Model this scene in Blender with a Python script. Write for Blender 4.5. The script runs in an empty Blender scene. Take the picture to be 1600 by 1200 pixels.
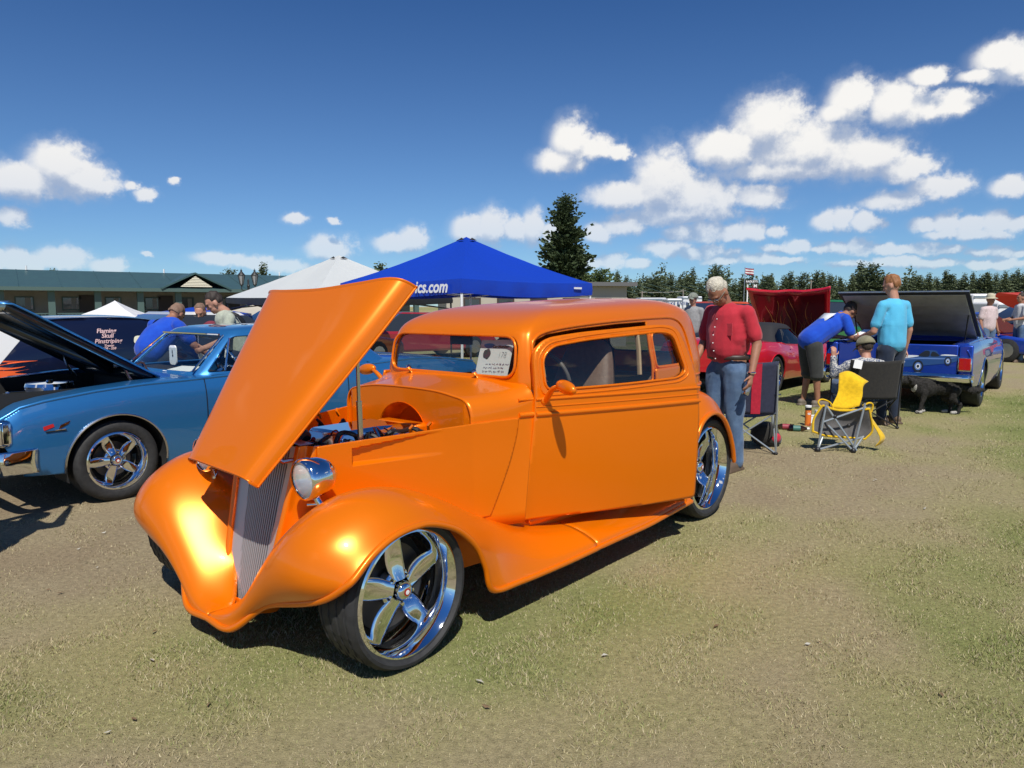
import bpy, bmesh, math, random
import numpy as np
from mathutils import Vector, Matrix
R = math.radians
scene = bpy.context.scene
col = scene.collection
# ------------------------------------------------------------------ camera
cam_d = bpy.data.cameras.new('camera'); cam = bpy.data.objects.new('camera', cam_d); col.objects.link(cam)
cam.location = (0, 0, 1.475); cam.rotation_euler = (R(90 - 6.056), 0, 0)
cam_d.sensor_width = 36; cam_d.lens = 25.875; cam_d.clip_start = .05; cam_d.clip_end = 3000
scene.camera = cam
# ------------------------------------------------------------------ sun
SUN_EL = R(54); SUN_H = (-.105, .9945)                      # elevation, horizontal travel of the light
sun_d = bpy.data.lights.new('sun', 'SUN'); sun_d.energy = 4.6; sun_d.angle = R(.53); sun_d.color = (1, .955, .88)
sun = bpy.data.objects.new('sun', sun_d); col.objects.link(sun)
ldir = Vector((SUN_H[0] * math.cos(SUN_EL), SUN_H[1] * math.cos(SUN_EL), -math.sin(SUN_EL))).normalized()
sun.rotation_euler = ldir.to_track_quat('-Z', 'Y').to_euler(); sun.location = (0, -10, 20)
# ------------------------------------------------------------------ exposure
vs_ = scene.view_settings
scene.display_settings.display_device = 'sRGB'
vs_.view_transform = 'Standard'; vs_.look = 'None'; vs_.gamma = 1; vs_.use_curve_mapping = False; vs_.exposure = 0.1
scene.cycles.use_denoising = True
scene.cycles.max_bounces = 8; scene.cycles.transparent_max_bounces = 24
scene.cycles.sample_clamp_indirect = 6
# ------------------------------------------------------------------ world: Nishita sky with fair-weather cumulus
world = bpy.data.worlds.new('World'); scene.world = world; world.use_nodes = True
try: world.cycles.sampling_method = 'MANUAL'; world.cycles.sample_map_resolution = 512
except Exception: pass
def N(nt, typ, **kw):
    n = nt.nodes.new(typ)
    for k, v in kw.items():
        if k.startswith('i_'):
            key = k[2:]; key = int(key) if key.isdigit() else key.replace('_', ' ')
            n.inputs[key].default_value = v
        else: setattr(n, k, v)
    return n
def px_dir(px, py):                                       # sky direction (azimuth, elevation) of a cloud seen in the photograph
    p = R(6.056); X = (px - 800) / 1150; U = (600 - py) / 1150
    d = (X, math.cos(p) + U * math.sin(p), -math.sin(p) + U * math.cos(p))
    return math.atan2(d[0], d[1]), math.atan2(d[2], math.hypot(d[0], d[1]))
CL = [(95,258,46,30),(40,282,60,26),(130,282,50,24),(205,290,12,7),(228,304,16,8),(18,338,24,14),(273,285,9,4),(460,343,17,7),(521,343,9,4),
 (95,405,42,17),(25,410,50,16),(170,415,30,9),(228,396,9,4),(345,404,40,9),(400,409,30,8),(450,416,40,9),(515,388,36,16),
 (618,380,34,12),(645,372,22,14),(770,355,60,17),(735,362,28,13),(835,358,45,17),
 (893,222,30,27),(876,252,36,15),(930,232,36,14),(966,236,20,9),
 (1040,287,48,42),(985,306,62,18),(1085,310,80,28),(1190,308,42,15),(1060,336,80,14),
 (1205,196,56,36),(1140,232,58,26),(1255,232,90,36),(1350,246,70,28),(1412,264,42,18),(1230,266,100,14),
 (1332,158,36,28),(1310,176,28,15),(1400,164,42,28),(1452,166,44,18),(1496,158,36,14),(1450,118,28,11),
 (1568,88,42,20),(1592,104,30,22),(1535,118,34,9),
 (1400,313,50,13),(1465,292,44,17),(1580,292,30,13),
 (972,352,36,13),(936,364,24,13),(1180,360,56,12),(1105,364,66,12),(1320,344,48,13),(1356,350,20,11),
 (1480,350,56,11),(1560,348,55,13),(1520,366,70,8),(1250,388,60,6),(1345,386,58,8),(1112,394,50,8),(1450,390,60,7),(1562,394,50,7),
 (1045,388,42,10),(1180,406,80,6),(1400,410,100,6),(960,410,60,7),(1570,412,60,6)]
BL = []; rs = random.Random(7)
CL = [q for (x, y, a, b) in CL for q in ([(x - .62 * a, y + 1, a * .42, b * .95), (x - .02 * a, y - .35 * b * rs.random(), a * .40, b * 1.35), (x + .6 * a, y + .2 * b, a * rs.uniform(.3, .45), b * rs.uniform(.7, 1.1))] if y > 338 and a > 44 else [(x, y, a, b)])]
for (x, y, a, b) in CL:
    A = px_dir(x, y); f_ = 1150 * (1 + ((x - 800) / 1150) ** 2) ** .75
    BL.append((A[0], A[1], a / f_ * 1.1, b / f_ * 1.3))
def field_group(blobs, k):
    """signed cloud field of some cumulus heads (or, with none, of a broken cloud layer)"""
    g = bpy.data.node_groups.new('cloud_field_%d' % k, 'ShaderNodeTree')
    g.interface.new_socket('P', in_out='INPUT', socket_type='NodeSocketVector'); g.interface.new_socket('D', in_out='OUTPUT', socket_type='NodeSocketFloat')
    gi = g.nodes.new('NodeGroupInput'); go = g.nodes.new('NodeGroupOutput'); L = g.links.new
    nz = N(g, 'ShaderNodeTexNoise', i_Scale=46.0, i_Detail=6.0, i_Roughness=.60); L(gi.outputs[0], nz.inputs['Vector'])
    sb = N(g, 'ShaderNodeVectorMath', operation='SUBTRACT'); sb.inputs[1].default_value = (.5, .5, .5); L(nz.outputs['Color'], sb.inputs[0])
    sc = N(g, 'ShaderNodeVectorMath', operation='MULTIPLY'); sc.inputs[1].default_value = (.026, .017, 0); L(sb.outputs[0], sc.inputs[0])
    ad = N(g, 'ShaderNodeVectorMath', operation='ADD'); L(gi.outputs[0], ad.inputs[0]); L(sc.outputs[0], ad.inputs[1]); prev = None
    for (az, el, a, b) in blobs:
        s = N(g, 'ShaderNodeVectorMath', operation='MULTIPLY_ADD'); s.inputs[1].default_value = (1 / a, 1 / b, 0); s.inputs[2].default_value = (-az / a, -el / b, 0); L(ad.outputs[0], s.inputs[0])
        d = N(g, 'ShaderNodeVectorMath', operation='LENGTH'); L(s.outputs[0], d.inputs[0])
        if prev is None: prev = d.outputs['Value']
        else:
            mn = N(g, 'ShaderNodeMath', operation='SMOOTH_MIN'); mn.inputs[2].default_value = .22; L(prev, mn.inputs[0]); L(d.outputs['Value'], mn.inputs[1]); prev = mn.outputs[0]
    ma = N(g, 'ShaderNodeMath', operation='MULTIPLY_ADD'); ma.inputs[1].default_value = -1.1; ma.inputs[2].default_value = 1.72; L(nz.outputs['Fac'], ma.inputs[0])
    su = N(g, 'ShaderNodeMath', operation='SUBTRACT'); L(ma.outputs[0], su.inputs[0]); L(prev, su.inputs[1]); L(su.outputs[0], go.inputs[0]); return g
def build_world():
    nt = world.node_tree; nt.nodes.clear(); L = nt.links.new; STR = .088
    out = N(nt, 'ShaderNodeOutputWorld')
    sky = N(nt, 'ShaderNodeTexSky', sky_type='NISHITA', sun_disc=False, sun_elevation=SUN_EL, sun_rotation=math.atan2(-SUN_H[0], -SUN_H[1]),
            altitude=1900, air_density=1.0, dust_density=.35, ozone_density=1.6)
    tint = N(nt, 'ShaderNodeMix', data_type='RGBA', blend_type='MULTIPLY'); tint.inputs[0].default_value = 1; L(sky.outputs[0], tint.inputs[6]); tint.inputs[7].default_value = (.50, .74, 1.0, 1)
    tc = N(nt, 'ShaderNodeTexCoord'); sx = N(nt, 'ShaderNodeSeparateXYZ'); L(tc.outputs['Generated'], sx.inputs[0])
    az = N(nt, 'ShaderNodeMath', operation='ARCTAN2'); L(sx.outputs[0], az.inputs[0]); L(sx.outputs[1], az.inputs[1])
    el = N(nt, 'ShaderNodeMath', operation='ARCSINE'); L(sx.outputs[2], el.inputs[0])
    cp = N(nt, 'ShaderNodeCombineXYZ'); L(az.outputs[0], cp.inputs[0]); L(el.outputs[0], cp.inputs[1])
    zen = N(nt, 'ShaderNodeMapRange', interpolation_type='SMOOTHSTEP'); L(el.outputs[0], zen.inputs['Value']); zen.inputs['From Min'].default_value = .12; zen.inputs['From Max'].default_value = .60
    zc = N(nt, 'ShaderNodeMix', data_type='RGBA'); L(zen.outputs['Result'], zc.inputs['Factor']); zc.inputs[6].default_value = (.52, .75, 1.0, 1); zc.inputs[7].default_value = (.20, .50, .90, 1); L(zc.outputs[2], tint.inputs[7])   # thin mountain air: deeper overhead
    def rng(v, a, b, c, d):
        m = N(nt, 'ShaderNodeMapRange', interpolation_type='SMOOTHSTEP'); L(v, m.inputs['Value'])
        for k, x in zip(('From Min', 'From Max', 'To Min', 'To Max'), (a, b, c, d)): m.inputs[k].default_value = x
        return m.outputs['Result']
    fa = rng(el.outputs[0], .0, .22, .42, 1.0)            # low clouds are seen through more air
    def bgnode(colour):
        bg = N(nt, 'ShaderNodeBackground'); bg.inputs['Strength'].default_value = STR; L(colour, bg.inputs['Color']); return bg.outputs[0]
    def clouded(d0, d1):
        core = rng(d0, .0, .55, 0, 1); soft = rng(d0, -.40, .45, 1, .80); ic = N(nt, 'ShaderNodeMath', operation='SUBTRACT'); ic.inputs[0].default_value = 1; L(core, ic.inputs[1]); ms = N(nt, 'ShaderNodeMath', operation='MULTIPLY'); L(ic.outputs[0], ms.inputs[0]); L(soft, ms.inputs[1]); oa = N(nt, 'ShaderNodeMath', operation='SUBTRACT'); oa.inputs[0].default_value = 1; L(ms.outputs[0], oa.inputs[1]); alpha = oa.outputs[0]; df = N(nt, 'ShaderNodeMath', operation='SUBTRACT'); L(d1, df.inputs[0]); L(d0, df.inputs[1]); sh = rng(df.outputs[0], -.50, .45, 1, 0)
        cm = N(nt, 'ShaderNodeMix', data_type='RGBA'); L(sh, cm.inputs['Factor']); cm.inputs[6].default_value = (4.2, 5.0, 6.6, 1); cm.inputs[7].default_value = (9.9, 9.75, 9.5, 1)
        al = N(nt, 'ShaderNodeMath', operation='MULTIPLY'); L(alpha, al.inputs[0]); L(fa, al.inputs[1])
        mx = N(nt, 'ShaderNodeMix', data_type='RGBA'); L(al.outputs[0], mx.inputs['Factor']); L(tint.outputs[2], mx.inputs[6]); L(cm.outputs[2], mx.inputs[7]); return bgnode(mx.outputs[2])
    cnt = [0]
    def leaf(blobs):
        if not blobs: return bgnode(tint.outputs[2])
        cnt[0] += 1; G = field_group(blobs, cnt[0]); D = []
        for off in ((0, 0, 0), (0, .026, 0)):
            a = N(nt, 'ShaderNodeVectorMath', operation='ADD'); a.inputs[1].default_value = off; L(cp.outputs[0], a.inputs[0])
            n = nt.nodes.new('ShaderNodeGroup'); n.node_tree = G; L(a.outputs[0], n.inputs[0]); D.append(n.outputs[0])
        return clouded(*D)
    def layer():                                          # the rest of the sky: the same broken cumulus, as a layer
        z = N(nt, 'ShaderNodeMath', operation='ADD'); z.inputs[1].default_value = .12; L(sx.outputs[2], z.inputs[0])
        pr = N(nt, 'ShaderNodeVectorMath', operation='DIVIDE'); L(tc.outputs['Generated'], pr.inputs[0]); L(z.outputs[0], pr.inputs[1])
        n = N(nt, 'ShaderNodeTexNoise', i_Scale=1.7, i_Detail=3.0, i_Roughness=.55); L(pr.outputs[0], n.inputs['Vector'])
        a = rng(n.outputs['Fac'], .60, .68, 0, 1); s = rng(n.outputs['Fac'], .62, .80, 1, 0)
        cm = N(nt, 'ShaderNodeMix', data_type='RGBA'); L(s, cm.inputs['Factor']); cm.inputs[6].default_value = (4.4, 5.0, 6.2, 1); cm.inputs[7].default_value = (9.2, 9.0, 8.8, 1)
        al = N(nt, 'ShaderNodeMath', operation='MULTIPLY'); L(a, al.inputs[0]); L(fa, al.inputs[1])
        mx = N(nt, 'ShaderNodeMix', data_type='RGBA'); L(al.outputs[0], mx.inputs['Factor']); L(tint.outputs[2], mx.inputs[6]); L(cm.outputs[2], mx.inputs[7]); return bgnode(mx.outputs[2])
    def split(sock, at, lo, hi):
        c = N(nt, 'ShaderNodeMath', operation='GREATER_THAN'); c.inputs[1].default_value = at; L(sock, c.inputs[0])
        m = N(nt, 'ShaderNodeMixShader'); L(c.outputs[0], m.inputs[0]); L(lo, m.inputs[1]); L(hi, m.inputs[2]); return m.outputs[0]
    def tree(blobs, r, depth):
        mg = .045; bl = [b for b in blobs if b[0] + b[2] * 1.45 + mg > r[0] and b[0] - b[2] * 1.45 - mg < r[1] and b[1] + b[3] * 1.5 + .03 > r[2] and b[1] - b[3] * 1.5 - .05 < r[3]]
        if len(bl) <= 5 or depth == 0: return leaf(bl)
        best = None
        for ax in (0, 1):
            for q in np.linspace(r[2 * ax], r[2 * ax + 1], 9)[1:-1]:
                n0 = sum(b[ax] - b[2 + ax] * 1.45 - mg < q for b in bl); n1 = sum(b[ax] + b[2 + ax] * 1.45 + mg > q for b in bl); c = max(n0, n1) + .2 * (n0 + n1)
                if best is None or c < best[0]: best = (c, ax, float(q))
        _, ax, q = best; ra, rb = list(r), list(r); ra[2 * ax + 1] = q; rb[2 * ax] = q
        return split((az, el)[ax].outputs[0], q, tree(bl, ra, depth - 1), tree(bl, rb, depth - 1))
    front = split(el.outputs[0], .0, bgnode(tint.outputs[2]), split(el.outputs[0], .46, tree(BL, (-.78, .78, 0, .46), 5), bgnode(tint.outputs[2])))
    ab = N(nt, 'ShaderNodeMath', operation='ABSOLUTE'); L(az.outputs[0], ab.inputs[0])
    L(split(ab.outputs[0], .78, front, layer()), out.inputs['Surface'])
build_world()
# ------------------------------------------------------------------ materials
MATS = {}
def mat(name, c, rough=.5, metal=0., coat=0., c2=None, scale=20., bump=0., bscale=None, spec=.5, contrast=(.35, .65), sheen=0., trans=0., emit=0.):
    if name in MATS: return MATS[name]
    m = bpy.data.materials.new(name); m.use_nodes = True; nt = m.node_tree; b = nt.nodes['Principled BSDF']; L = nt.links.new
    b.inputs['Base Color'].default_value = (*c, 1); b.inputs['Roughness'].default_value = rough; b.inputs['Metallic'].default_value = metal
    b.inputs['Coat Weight'].default_value = coat; b.inputs['Coat Roughness'].default_value = .03; b.inputs['Specular IOR Level'].default_value = spec
    b.inputs['Sheen Weight'].default_value = sheen; b.inputs['Transmission Weight'].default_value = trans
    if emit: b.inputs['Emission Color'].default_value = (*c, 1); b.inputs['Emission Strength'].default_value = emit
    m.diffuse_color = (*c, 1)
    if c2 is not None or bump:
        tc = N(nt, 'ShaderNodeTexCoord'); nz = N(nt, 'ShaderNodeTexNoise', i_Scale=scale, i_Detail=5.0, i_Roughness=.6); L(tc.outputs['Object'], nz.inputs['Vector'])
        if c2 is not None:
            r = N(nt, 'ShaderNodeValToRGB'); r.color_ramp.elements[0].position = contrast[0]; r.color_ramp.elements[1].position = contrast[1]
            r.color_ramp.elements[0].color = (*c, 1); r.color_ramp.elements[1].color = (*c2, 1); L(nz.outputs['Fac'], r.inputs[0]); L(r.outputs[0], b.inputs['Base Color'])
        if bump:
            n2 = N(nt, 'ShaderNodeTexNoise', i_Scale=bscale or scale, i_Detail=6.0); L(tc.outputs['Object'], n2.inputs['Vector'])
            bp = N(nt, 'ShaderNodeBump', i_Strength=bump, i_Distance=.02); L(n2.outputs['Fac'], bp.inputs['Height']); L(bp.outputs[0], b.inputs['Normal'])
    MATS[name] = m; return m
def glass(name, tint, refl=.06, rough=.0):
    if name in MATS: return MATS[name]
    m = bpy.data.materials.new(name); m.use_nodes = True; nt = m.node_tree; nt.nodes.clear(); L = nt.links.new
    o = N(nt, 'ShaderNodeOutputMaterial'); t = N(nt, 'ShaderNodeBsdfTransparent'); t.inputs[0].default_value = (*tint, 1)
    g = N(nt, 'ShaderNodeBsdfGlossy'); g.inputs['Roughness'].default_value = rough
    lw = N(nt, 'ShaderNodeLayerWeight', i_Blend=.5); pw = N(nt, 'ShaderNodeMath', operation='POWER'); pw.inputs[1].default_value = 5; L(lw.outputs['Facing'], pw.inputs[0]); f = N(nt, 'ShaderNodeMath', operation='MULTIPLY_ADD'); f.inputs[1].default_value = .94; f.inputs[2].default_value = refl; L(pw.outputs[0], f.inputs[0])   # the same from both sides of a thin pane
    mx = N(nt, 'ShaderNodeMixShader'); L(f.outputs[0], mx.inputs[0]); L(t.outputs[0], mx.inputs[1]); L(g.outputs[0], mx.inputs[2]); L(mx.outputs[0], o.inputs[0])
    m.diffuse_color = (*tint, .3); MATS[name] = m; return m
# ------------------------------------------------------------------ mesh tools
def cr(pts, n, closed=False):
    """Catmull-Rom through pts: n samples"""
    P = np.asarray(pts, float); m = len(P)
    t = np.linspace(0, m if closed else m - 1, n, endpoint=not closed); return cr_at(P, t, closed)
def cr_at(P, t, closed=False):
    P = np.asarray(P, float); m = len(P); t = np.asarray(t, float)
    i = np.floor(t).astype(int)
    if not closed: i = np.clip(i, 0, m - 2)
    f = (t - i)
    f = f.reshape(f.shape + (1,) * (P.ndim - 1))
    def g(k):
        if closed: return P[k % m]
        lo = k < 0; hi = k > m - 1; q = P[np.clip(k, 0, m - 1)]
        if np.any(lo): q = np.where(lo.reshape(lo.shape + (1,) * (P.ndim - 1)), 2 * P[0] - P[1], q)
        if np.any(hi): q = np.where(hi.reshape(hi.shape + (1,) * (P.ndim - 1)), 2 * P[-1] - P[-2], q)
        return q
    a, b, c, d = g(i - 1), g(i), g(i + 1), g(i + 2)
    return .5 * (2 * b + (c - a) * f + (2 * a - 5 * b + 4 * c - d) * f ** 2 + (3 * b - a - 3 * c + d) * f ** 3)
def net(ctrl, nu, nv):
    C = np.asarray(ctrl, float); A = cr(C, nu); B = cr(np.swapaxes(A, 0, 1), nv); return np.swapaxes(B, 0, 1)
def lin(x, xs, ys): return np.interp(x, xs, ys)
def smi(x, xs, ys):
    """smooth interpolation through a table"""
    xs = np.asarray(xs, float); x = np.clip(x, xs[0], xs[-1]); i = np.clip(np.searchsorted(xs, x, side='right') - 1, 0, len(xs) - 2)
    ys = np.asarray(ys, float); d = np.gradient(ys, xs); h = xs[i + 1] - xs[i]; t = (x - xs[i]) / h
    return (2*t**3 - 3*t**2 + 1) * ys[i] + (t**3 - 2*t**2 + t) * h * d[i] + (-2*t**3 + 3*t**2) * ys[i+1] + (t**3 - t**2) * h * d[i+1]
class MB:
    def __init__(s): s.v = []; s.f = []; s.m = []; s.n = 0
    def add(s, V, F, mi=0):
        V = np.asarray(V, float).reshape(-1, 3); s.v.append(V)
        for q in F: s.f.append(tuple(int(k) + s.n for k in q)); s.m.append(mi)
        s.n += len(V); return s
    def grid(s, P, cu=False, cv=False, flip=False, mi=0, keep=None):
        P = np.asarray(P, float); nu, nv = P.shape[:2]; F = []
        for i in range(nu if cu else nu - 1):
            for j in range(nv if cv else nv - 1):
                if keep is not None and not keep[i, j]: continue
                a, b = i, (i + 1) % nu; c, d = j, (j + 1) % nv
                q = (a * nv + c, b * nv + c, b * nv + d, a * nv + d); F.append(q[::-1] if flip else q)
        return s.add(P, F, mi)
    def box(s, c, d, rz=0., mi=0, rot=None, taper=1.):
        x, y, z = d[0] / 2, d[1] / 2, d[2] / 2
        V = np.array([(sx * x * (taper if sz > 0 else 1), sy * y * (taper if sz > 0 else 1), sz * z) for sz in (-1, 1) for sy in (-1, 1) for sx in (-1, 1)])
        if rot is not None: V = V @ np.array(rot.to_3x3()).T if hasattr(rot, 'to_3x3') else V @ np.array(rot).T
        elif rz: cc, ss = math.cos(rz), math.sin(rz); V = V @ np.array([[cc, -ss, 0], [ss, cc, 0], [0, 0, 1]]).T
        return s.add(V + np.array(c), [(0, 2, 3, 1), (4, 5, 7, 6), (0, 1, 5, 4), (2, 6, 7, 3), (0, 4, 6, 2), (1, 3, 7, 5)], mi)
    def tube(s, pts, r, n=8, mi=0, cap=True, closed=False, flat=1., up=(0, 0, 1)):
        P = np.asarray(pts, float); m = len(P); rr = np.broadcast_to(np.asarray(r, float), (m,))
        T = np.roll(P, -1, 0) - np.roll(P, 1, 0) if closed else np.gradient(P, axis=0)
        T /= np.linalg.norm(T, axis=1)[:, None] + 1e-12
        u = np.array(up, float); u = u - T[0] * (u @ T[0])
        if np.linalg.norm(u) < 1e-3: u = np.array([1., 0, 0]); u = u - T[0] * (u @ T[0])
        u /= np.linalg.norm(u); ang = np.linspace(0, 2 * math.pi, n, endpoint=False); V = []
        for k in range(m):
            u = u - T[k] * (u @ T[k]); u /= np.linalg.norm(u) + 1e-12; w = np.cross(T[k], u)
            V.append(P[k] + rr[k] * (np.cos(ang)[:, None] * u + flat * np.sin(ang)[:, None] * w))
        V = np.array(V); s.grid(V, cu=closed, cv=True, mi=mi, flip=False)
        if cap and not closed:
            b = s.n - m * n; s.f.append(tuple(b + k for k in range(n))[::1]); s.m.append(mi); s.f.append(tuple(b + (m - 1) * n + k for k in range(n))[::-1]); s.m.append(mi)
        return s
    def lathe(s, prof, n=32, o=(0, 0, 0), axis='z', mi=0, caps=(False, False)):
        P = np.asarray(prof, float); a = np.linspace(0, 2 * math.pi, n, endpoint=False)
        V = np.zeros((len(P), n, 3)); c, d = np.cos(a), np.sin(a)
        for k, (r, h) in enumerate(P):
            if axis == 'z': V[k] = np.c_[r * c, r * d, np.full(n, h)]
            elif axis == 'y': V[k] = np.c_[r * d, np.full(n, h), r * c]
            else: V[k] = np.c_[np.full(n, h), r * c, r * d]
        b = s.n; s.grid(V + np.array(o), cv=True, mi=mi, flip=True)
        if caps[0]: s.f.append(tuple(b + k for k in range(n))); s.m.append(mi)
        if caps[1]: s.f.append(tuple(b + (len(P) - 1) * n + k for k in range(n))[::-1]); s.m.append(mi)
        return s
    def ell(s, c, r, nu=12, nv=8, mi=0, rot=None):
        th = np.linspace(0, math.pi, nv + 1)[1:-1]; a = np.linspace(0, 2 * math.pi, nu, endpoint=False)
        V = [(0, 0, 1)] + [(math.sin(t) * math.cos(p), math.sin(t) * math.sin(p), math.cos(t)) for t in th for p in a] + [(0, 0, -1)]
        V = np.array(V) * np.array(r)
        if rot is not None: V = V @ np.array(rot.to_3x3() if hasattr(rot, 'to_3x3') else rot).T
        F = [(0, 1 + k, 1 + (k + 1) % nu) for k in range(nu)]; m = len(th)
        for i in range(m - 1):
            for k in range(nu):
                a_ = 1 + i * nu + k; b_ = 1 + i * nu + (k + 1) % nu; F.append((a_, a_ + nu, b_ + nu, b_))
        e = len(V) - 1; b0 = 1 + (m - 1) * nu; F += [(e, b0 + (k + 1) % nu, b0 + k) for k in range(nu)]
        return s.add(V + np.array(c), F, mi)
    def poly(s, pts, mi=0, flip=False):
        V = np.asarray(pts, float); q = tuple(range(len(V))); return s.add(V, [q[::-1] if flip else q], mi)
    def prism(s, pts2, h0, h1, f, mi=0):
        """extrude a 2-D polygon between h0 and h1; f(a,b,h)->xyz"""
        n = len(pts2); V = [f(a, b, h0) for a, b in pts2] + [f(a, b, h1) for a, b in pts2]
        F = [tuple(range(n))[::-1], tuple(range(n, 2 * n))] + [(k, (k + 1) % n, n + (k + 1) % n, n + k) for k in range(n)]
        return s.add(V, F, mi)
    def xf(s, M):
        M = np.array(M); s.v = [v @ M[:3, :3].T + M[:3, 3] for v in s.v]; return s
    def mirror_y(s):
        s.v = [v * np.array([1, -1, 1]) for v in s.v]; s.f = [q[::-1] for q in s.f]; return s
    def mesh(s, name, mats, smooth=35):
        me = bpy.data.meshes.new(name); V = np.concatenate(s.v) if s.v else np.zeros((0, 3)); me.from_pydata(V.tolist(), [], s.f)
        for m in (mats if isinstance(mats, (list, tuple)) else [mats]): me.materials.append(m)
        if len(me.polygons) == len(s.m): me.polygons.foreach_set('material_index', s.m)
        if smooth:
            me.polygons.foreach_set('use_smooth', [True] * len(me.polygons))
            if smooth < 180: me.set_sharp_from_angle(angle=R(smooth))
        me.update(); return me
    def build(s, name, mats, parent=None, smooth=35, bevel=0, solid=0, sub=0, fix=False, off=-1, out=None):
        me = s.mesh(name, mats, smooth)
        if out is not None:                                # turn the faces away from a point
            nf = len(me.polygons); nn = np.empty(nf * 3); cc = np.empty(nf * 3); aa = np.empty(nf); me.polygons.foreach_get('normal', nn); me.polygons.foreach_get('center', cc); me.polygons.foreach_get('area', aa)
            if (((nn * (cc.reshape(-1, 3) - np.array(out)).ravel()).reshape(-1, 3).sum(1)) * aa).sum() < 0: me.flip_normals()
        if fix:
            bm = bmesh.new(); bm.from_mesh(me); bmesh.ops.remove_doubles(bm, verts=bm.verts, dist=1e-5); bmesh.ops.recalc_face_normals(bm, faces=bm.faces); bm.to_mesh(me); bm.free()
        o = link(name, me, parent)
        if sub: m = o.modifiers.new('sub', 'SUBSURF'); m.levels = m.render_levels = sub
        if solid: m = o.modifiers.new('solid', 'SOLIDIFY'); m.thickness = solid; m.offset = off; m.use_even_offset = False
        if bevel: m = o.modifiers.new('bev', 'BEVEL'); m.width = bevel; m.segments = 2; m.limit_method = 'ANGLE'; m.angle_limit = R(40)
        return o
def link(name, data, parent=None):
    o = bpy.data.objects.new(name, data); col.objects.link(o)
    if parent is not None: o.parent = parent
    return o
def thing(name, label, cat, loc=(0, 0, 0), rz=0., group=None):
    o = link(name, None); o.location = loc; o.rotation_euler = (0, 0, rz); o.empty_display_size = .2; return tag(o, label, cat, group)
def tag(o, label, cat, group=None):
    o['label'] = label; o['category'] = cat
    if group: o['group'] = group
    return o
def struct(o): o['kind'] = 'structure'; return o
def stuff(o): o['kind'] = 'stuff'; return o
def copy_tree(o, parent=None):
    c = o.copy(); col.objects.link(c); c.parent = parent
    for ch in list(o.children): copy_tree(ch, c)
    return c
def psdf(poly):
    """signed distance to a closed 2-D polygon (negative inside), vectorised"""
    P = np.asarray(poly, float); Q = np.roll(P, -1, 0)
    def f(a, b):
        a = np.asarray(a, float); b = np.asarray(b, float); sh = a.shape; a = a.ravel(); b = b.ravel(); best = np.full(a.shape, 1e9); ins = np.zeros(a.shape, bool)
        for (x0, y0), (x1, y1) in zip(P, Q):
            dx, dy = x1 - x0, y1 - y0; t = np.clip(((a - x0) * dx + (b - y0) * dy) / (dx * dx + dy * dy + 1e-12), 0, 1)
            best = np.minimum(best, (a - x0 - t * dx) ** 2 + (b - y0 - t * dy) ** 2)
            c = ((y0 > b) != (y1 > b)) & (a < dx * (b - y0) / (dy if abs(dy) > 1e-12 else 1e-12) + x0); ins ^= c
        d = np.sqrt(best); return np.where(ins, -d, d).reshape(sh)
    return f
def rrect(a0, a1, b0, b1, r, n=5):
    out = []
    for cx, cy, s in ((a1 - r, b0 + r, -90), (a1 - r, b1 - r, 0), (a0 + r, b1 - r, 90), (a0 + r, b0 + r, 180)):
        for k in range(n + 1): t = R(s + 90 * k / n); out.append((cx + r * math.cos(t), cy + r * math.sin(t)))
    return out
def rpoly(pts, r, n=4):
    """polygon with rounded corners; r may be a list"""
    P = np.asarray(pts, float); m = len(P); out = []; rr = r if hasattr(r, '__len__') else [r] * m
    for i in range(m):
        a, b, c = P[i - 1], P[i], P[(i + 1) % m]; u = a - b; v = c - b; lu, lv = np.linalg.norm(u), np.linalg.norm(v); k = min(rr[i], lu * .49, lv * .49)
        if k < 1e-4: out.append(tuple(b)); continue
        p, q = b + u / lu * k, b + v / lv * k
        for t in np.linspace(0, 1, n + 1): out.append(tuple((1 - t) ** 2 * p + 2 * t * (1 - t) * b + t * t * q))
    return out
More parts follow.
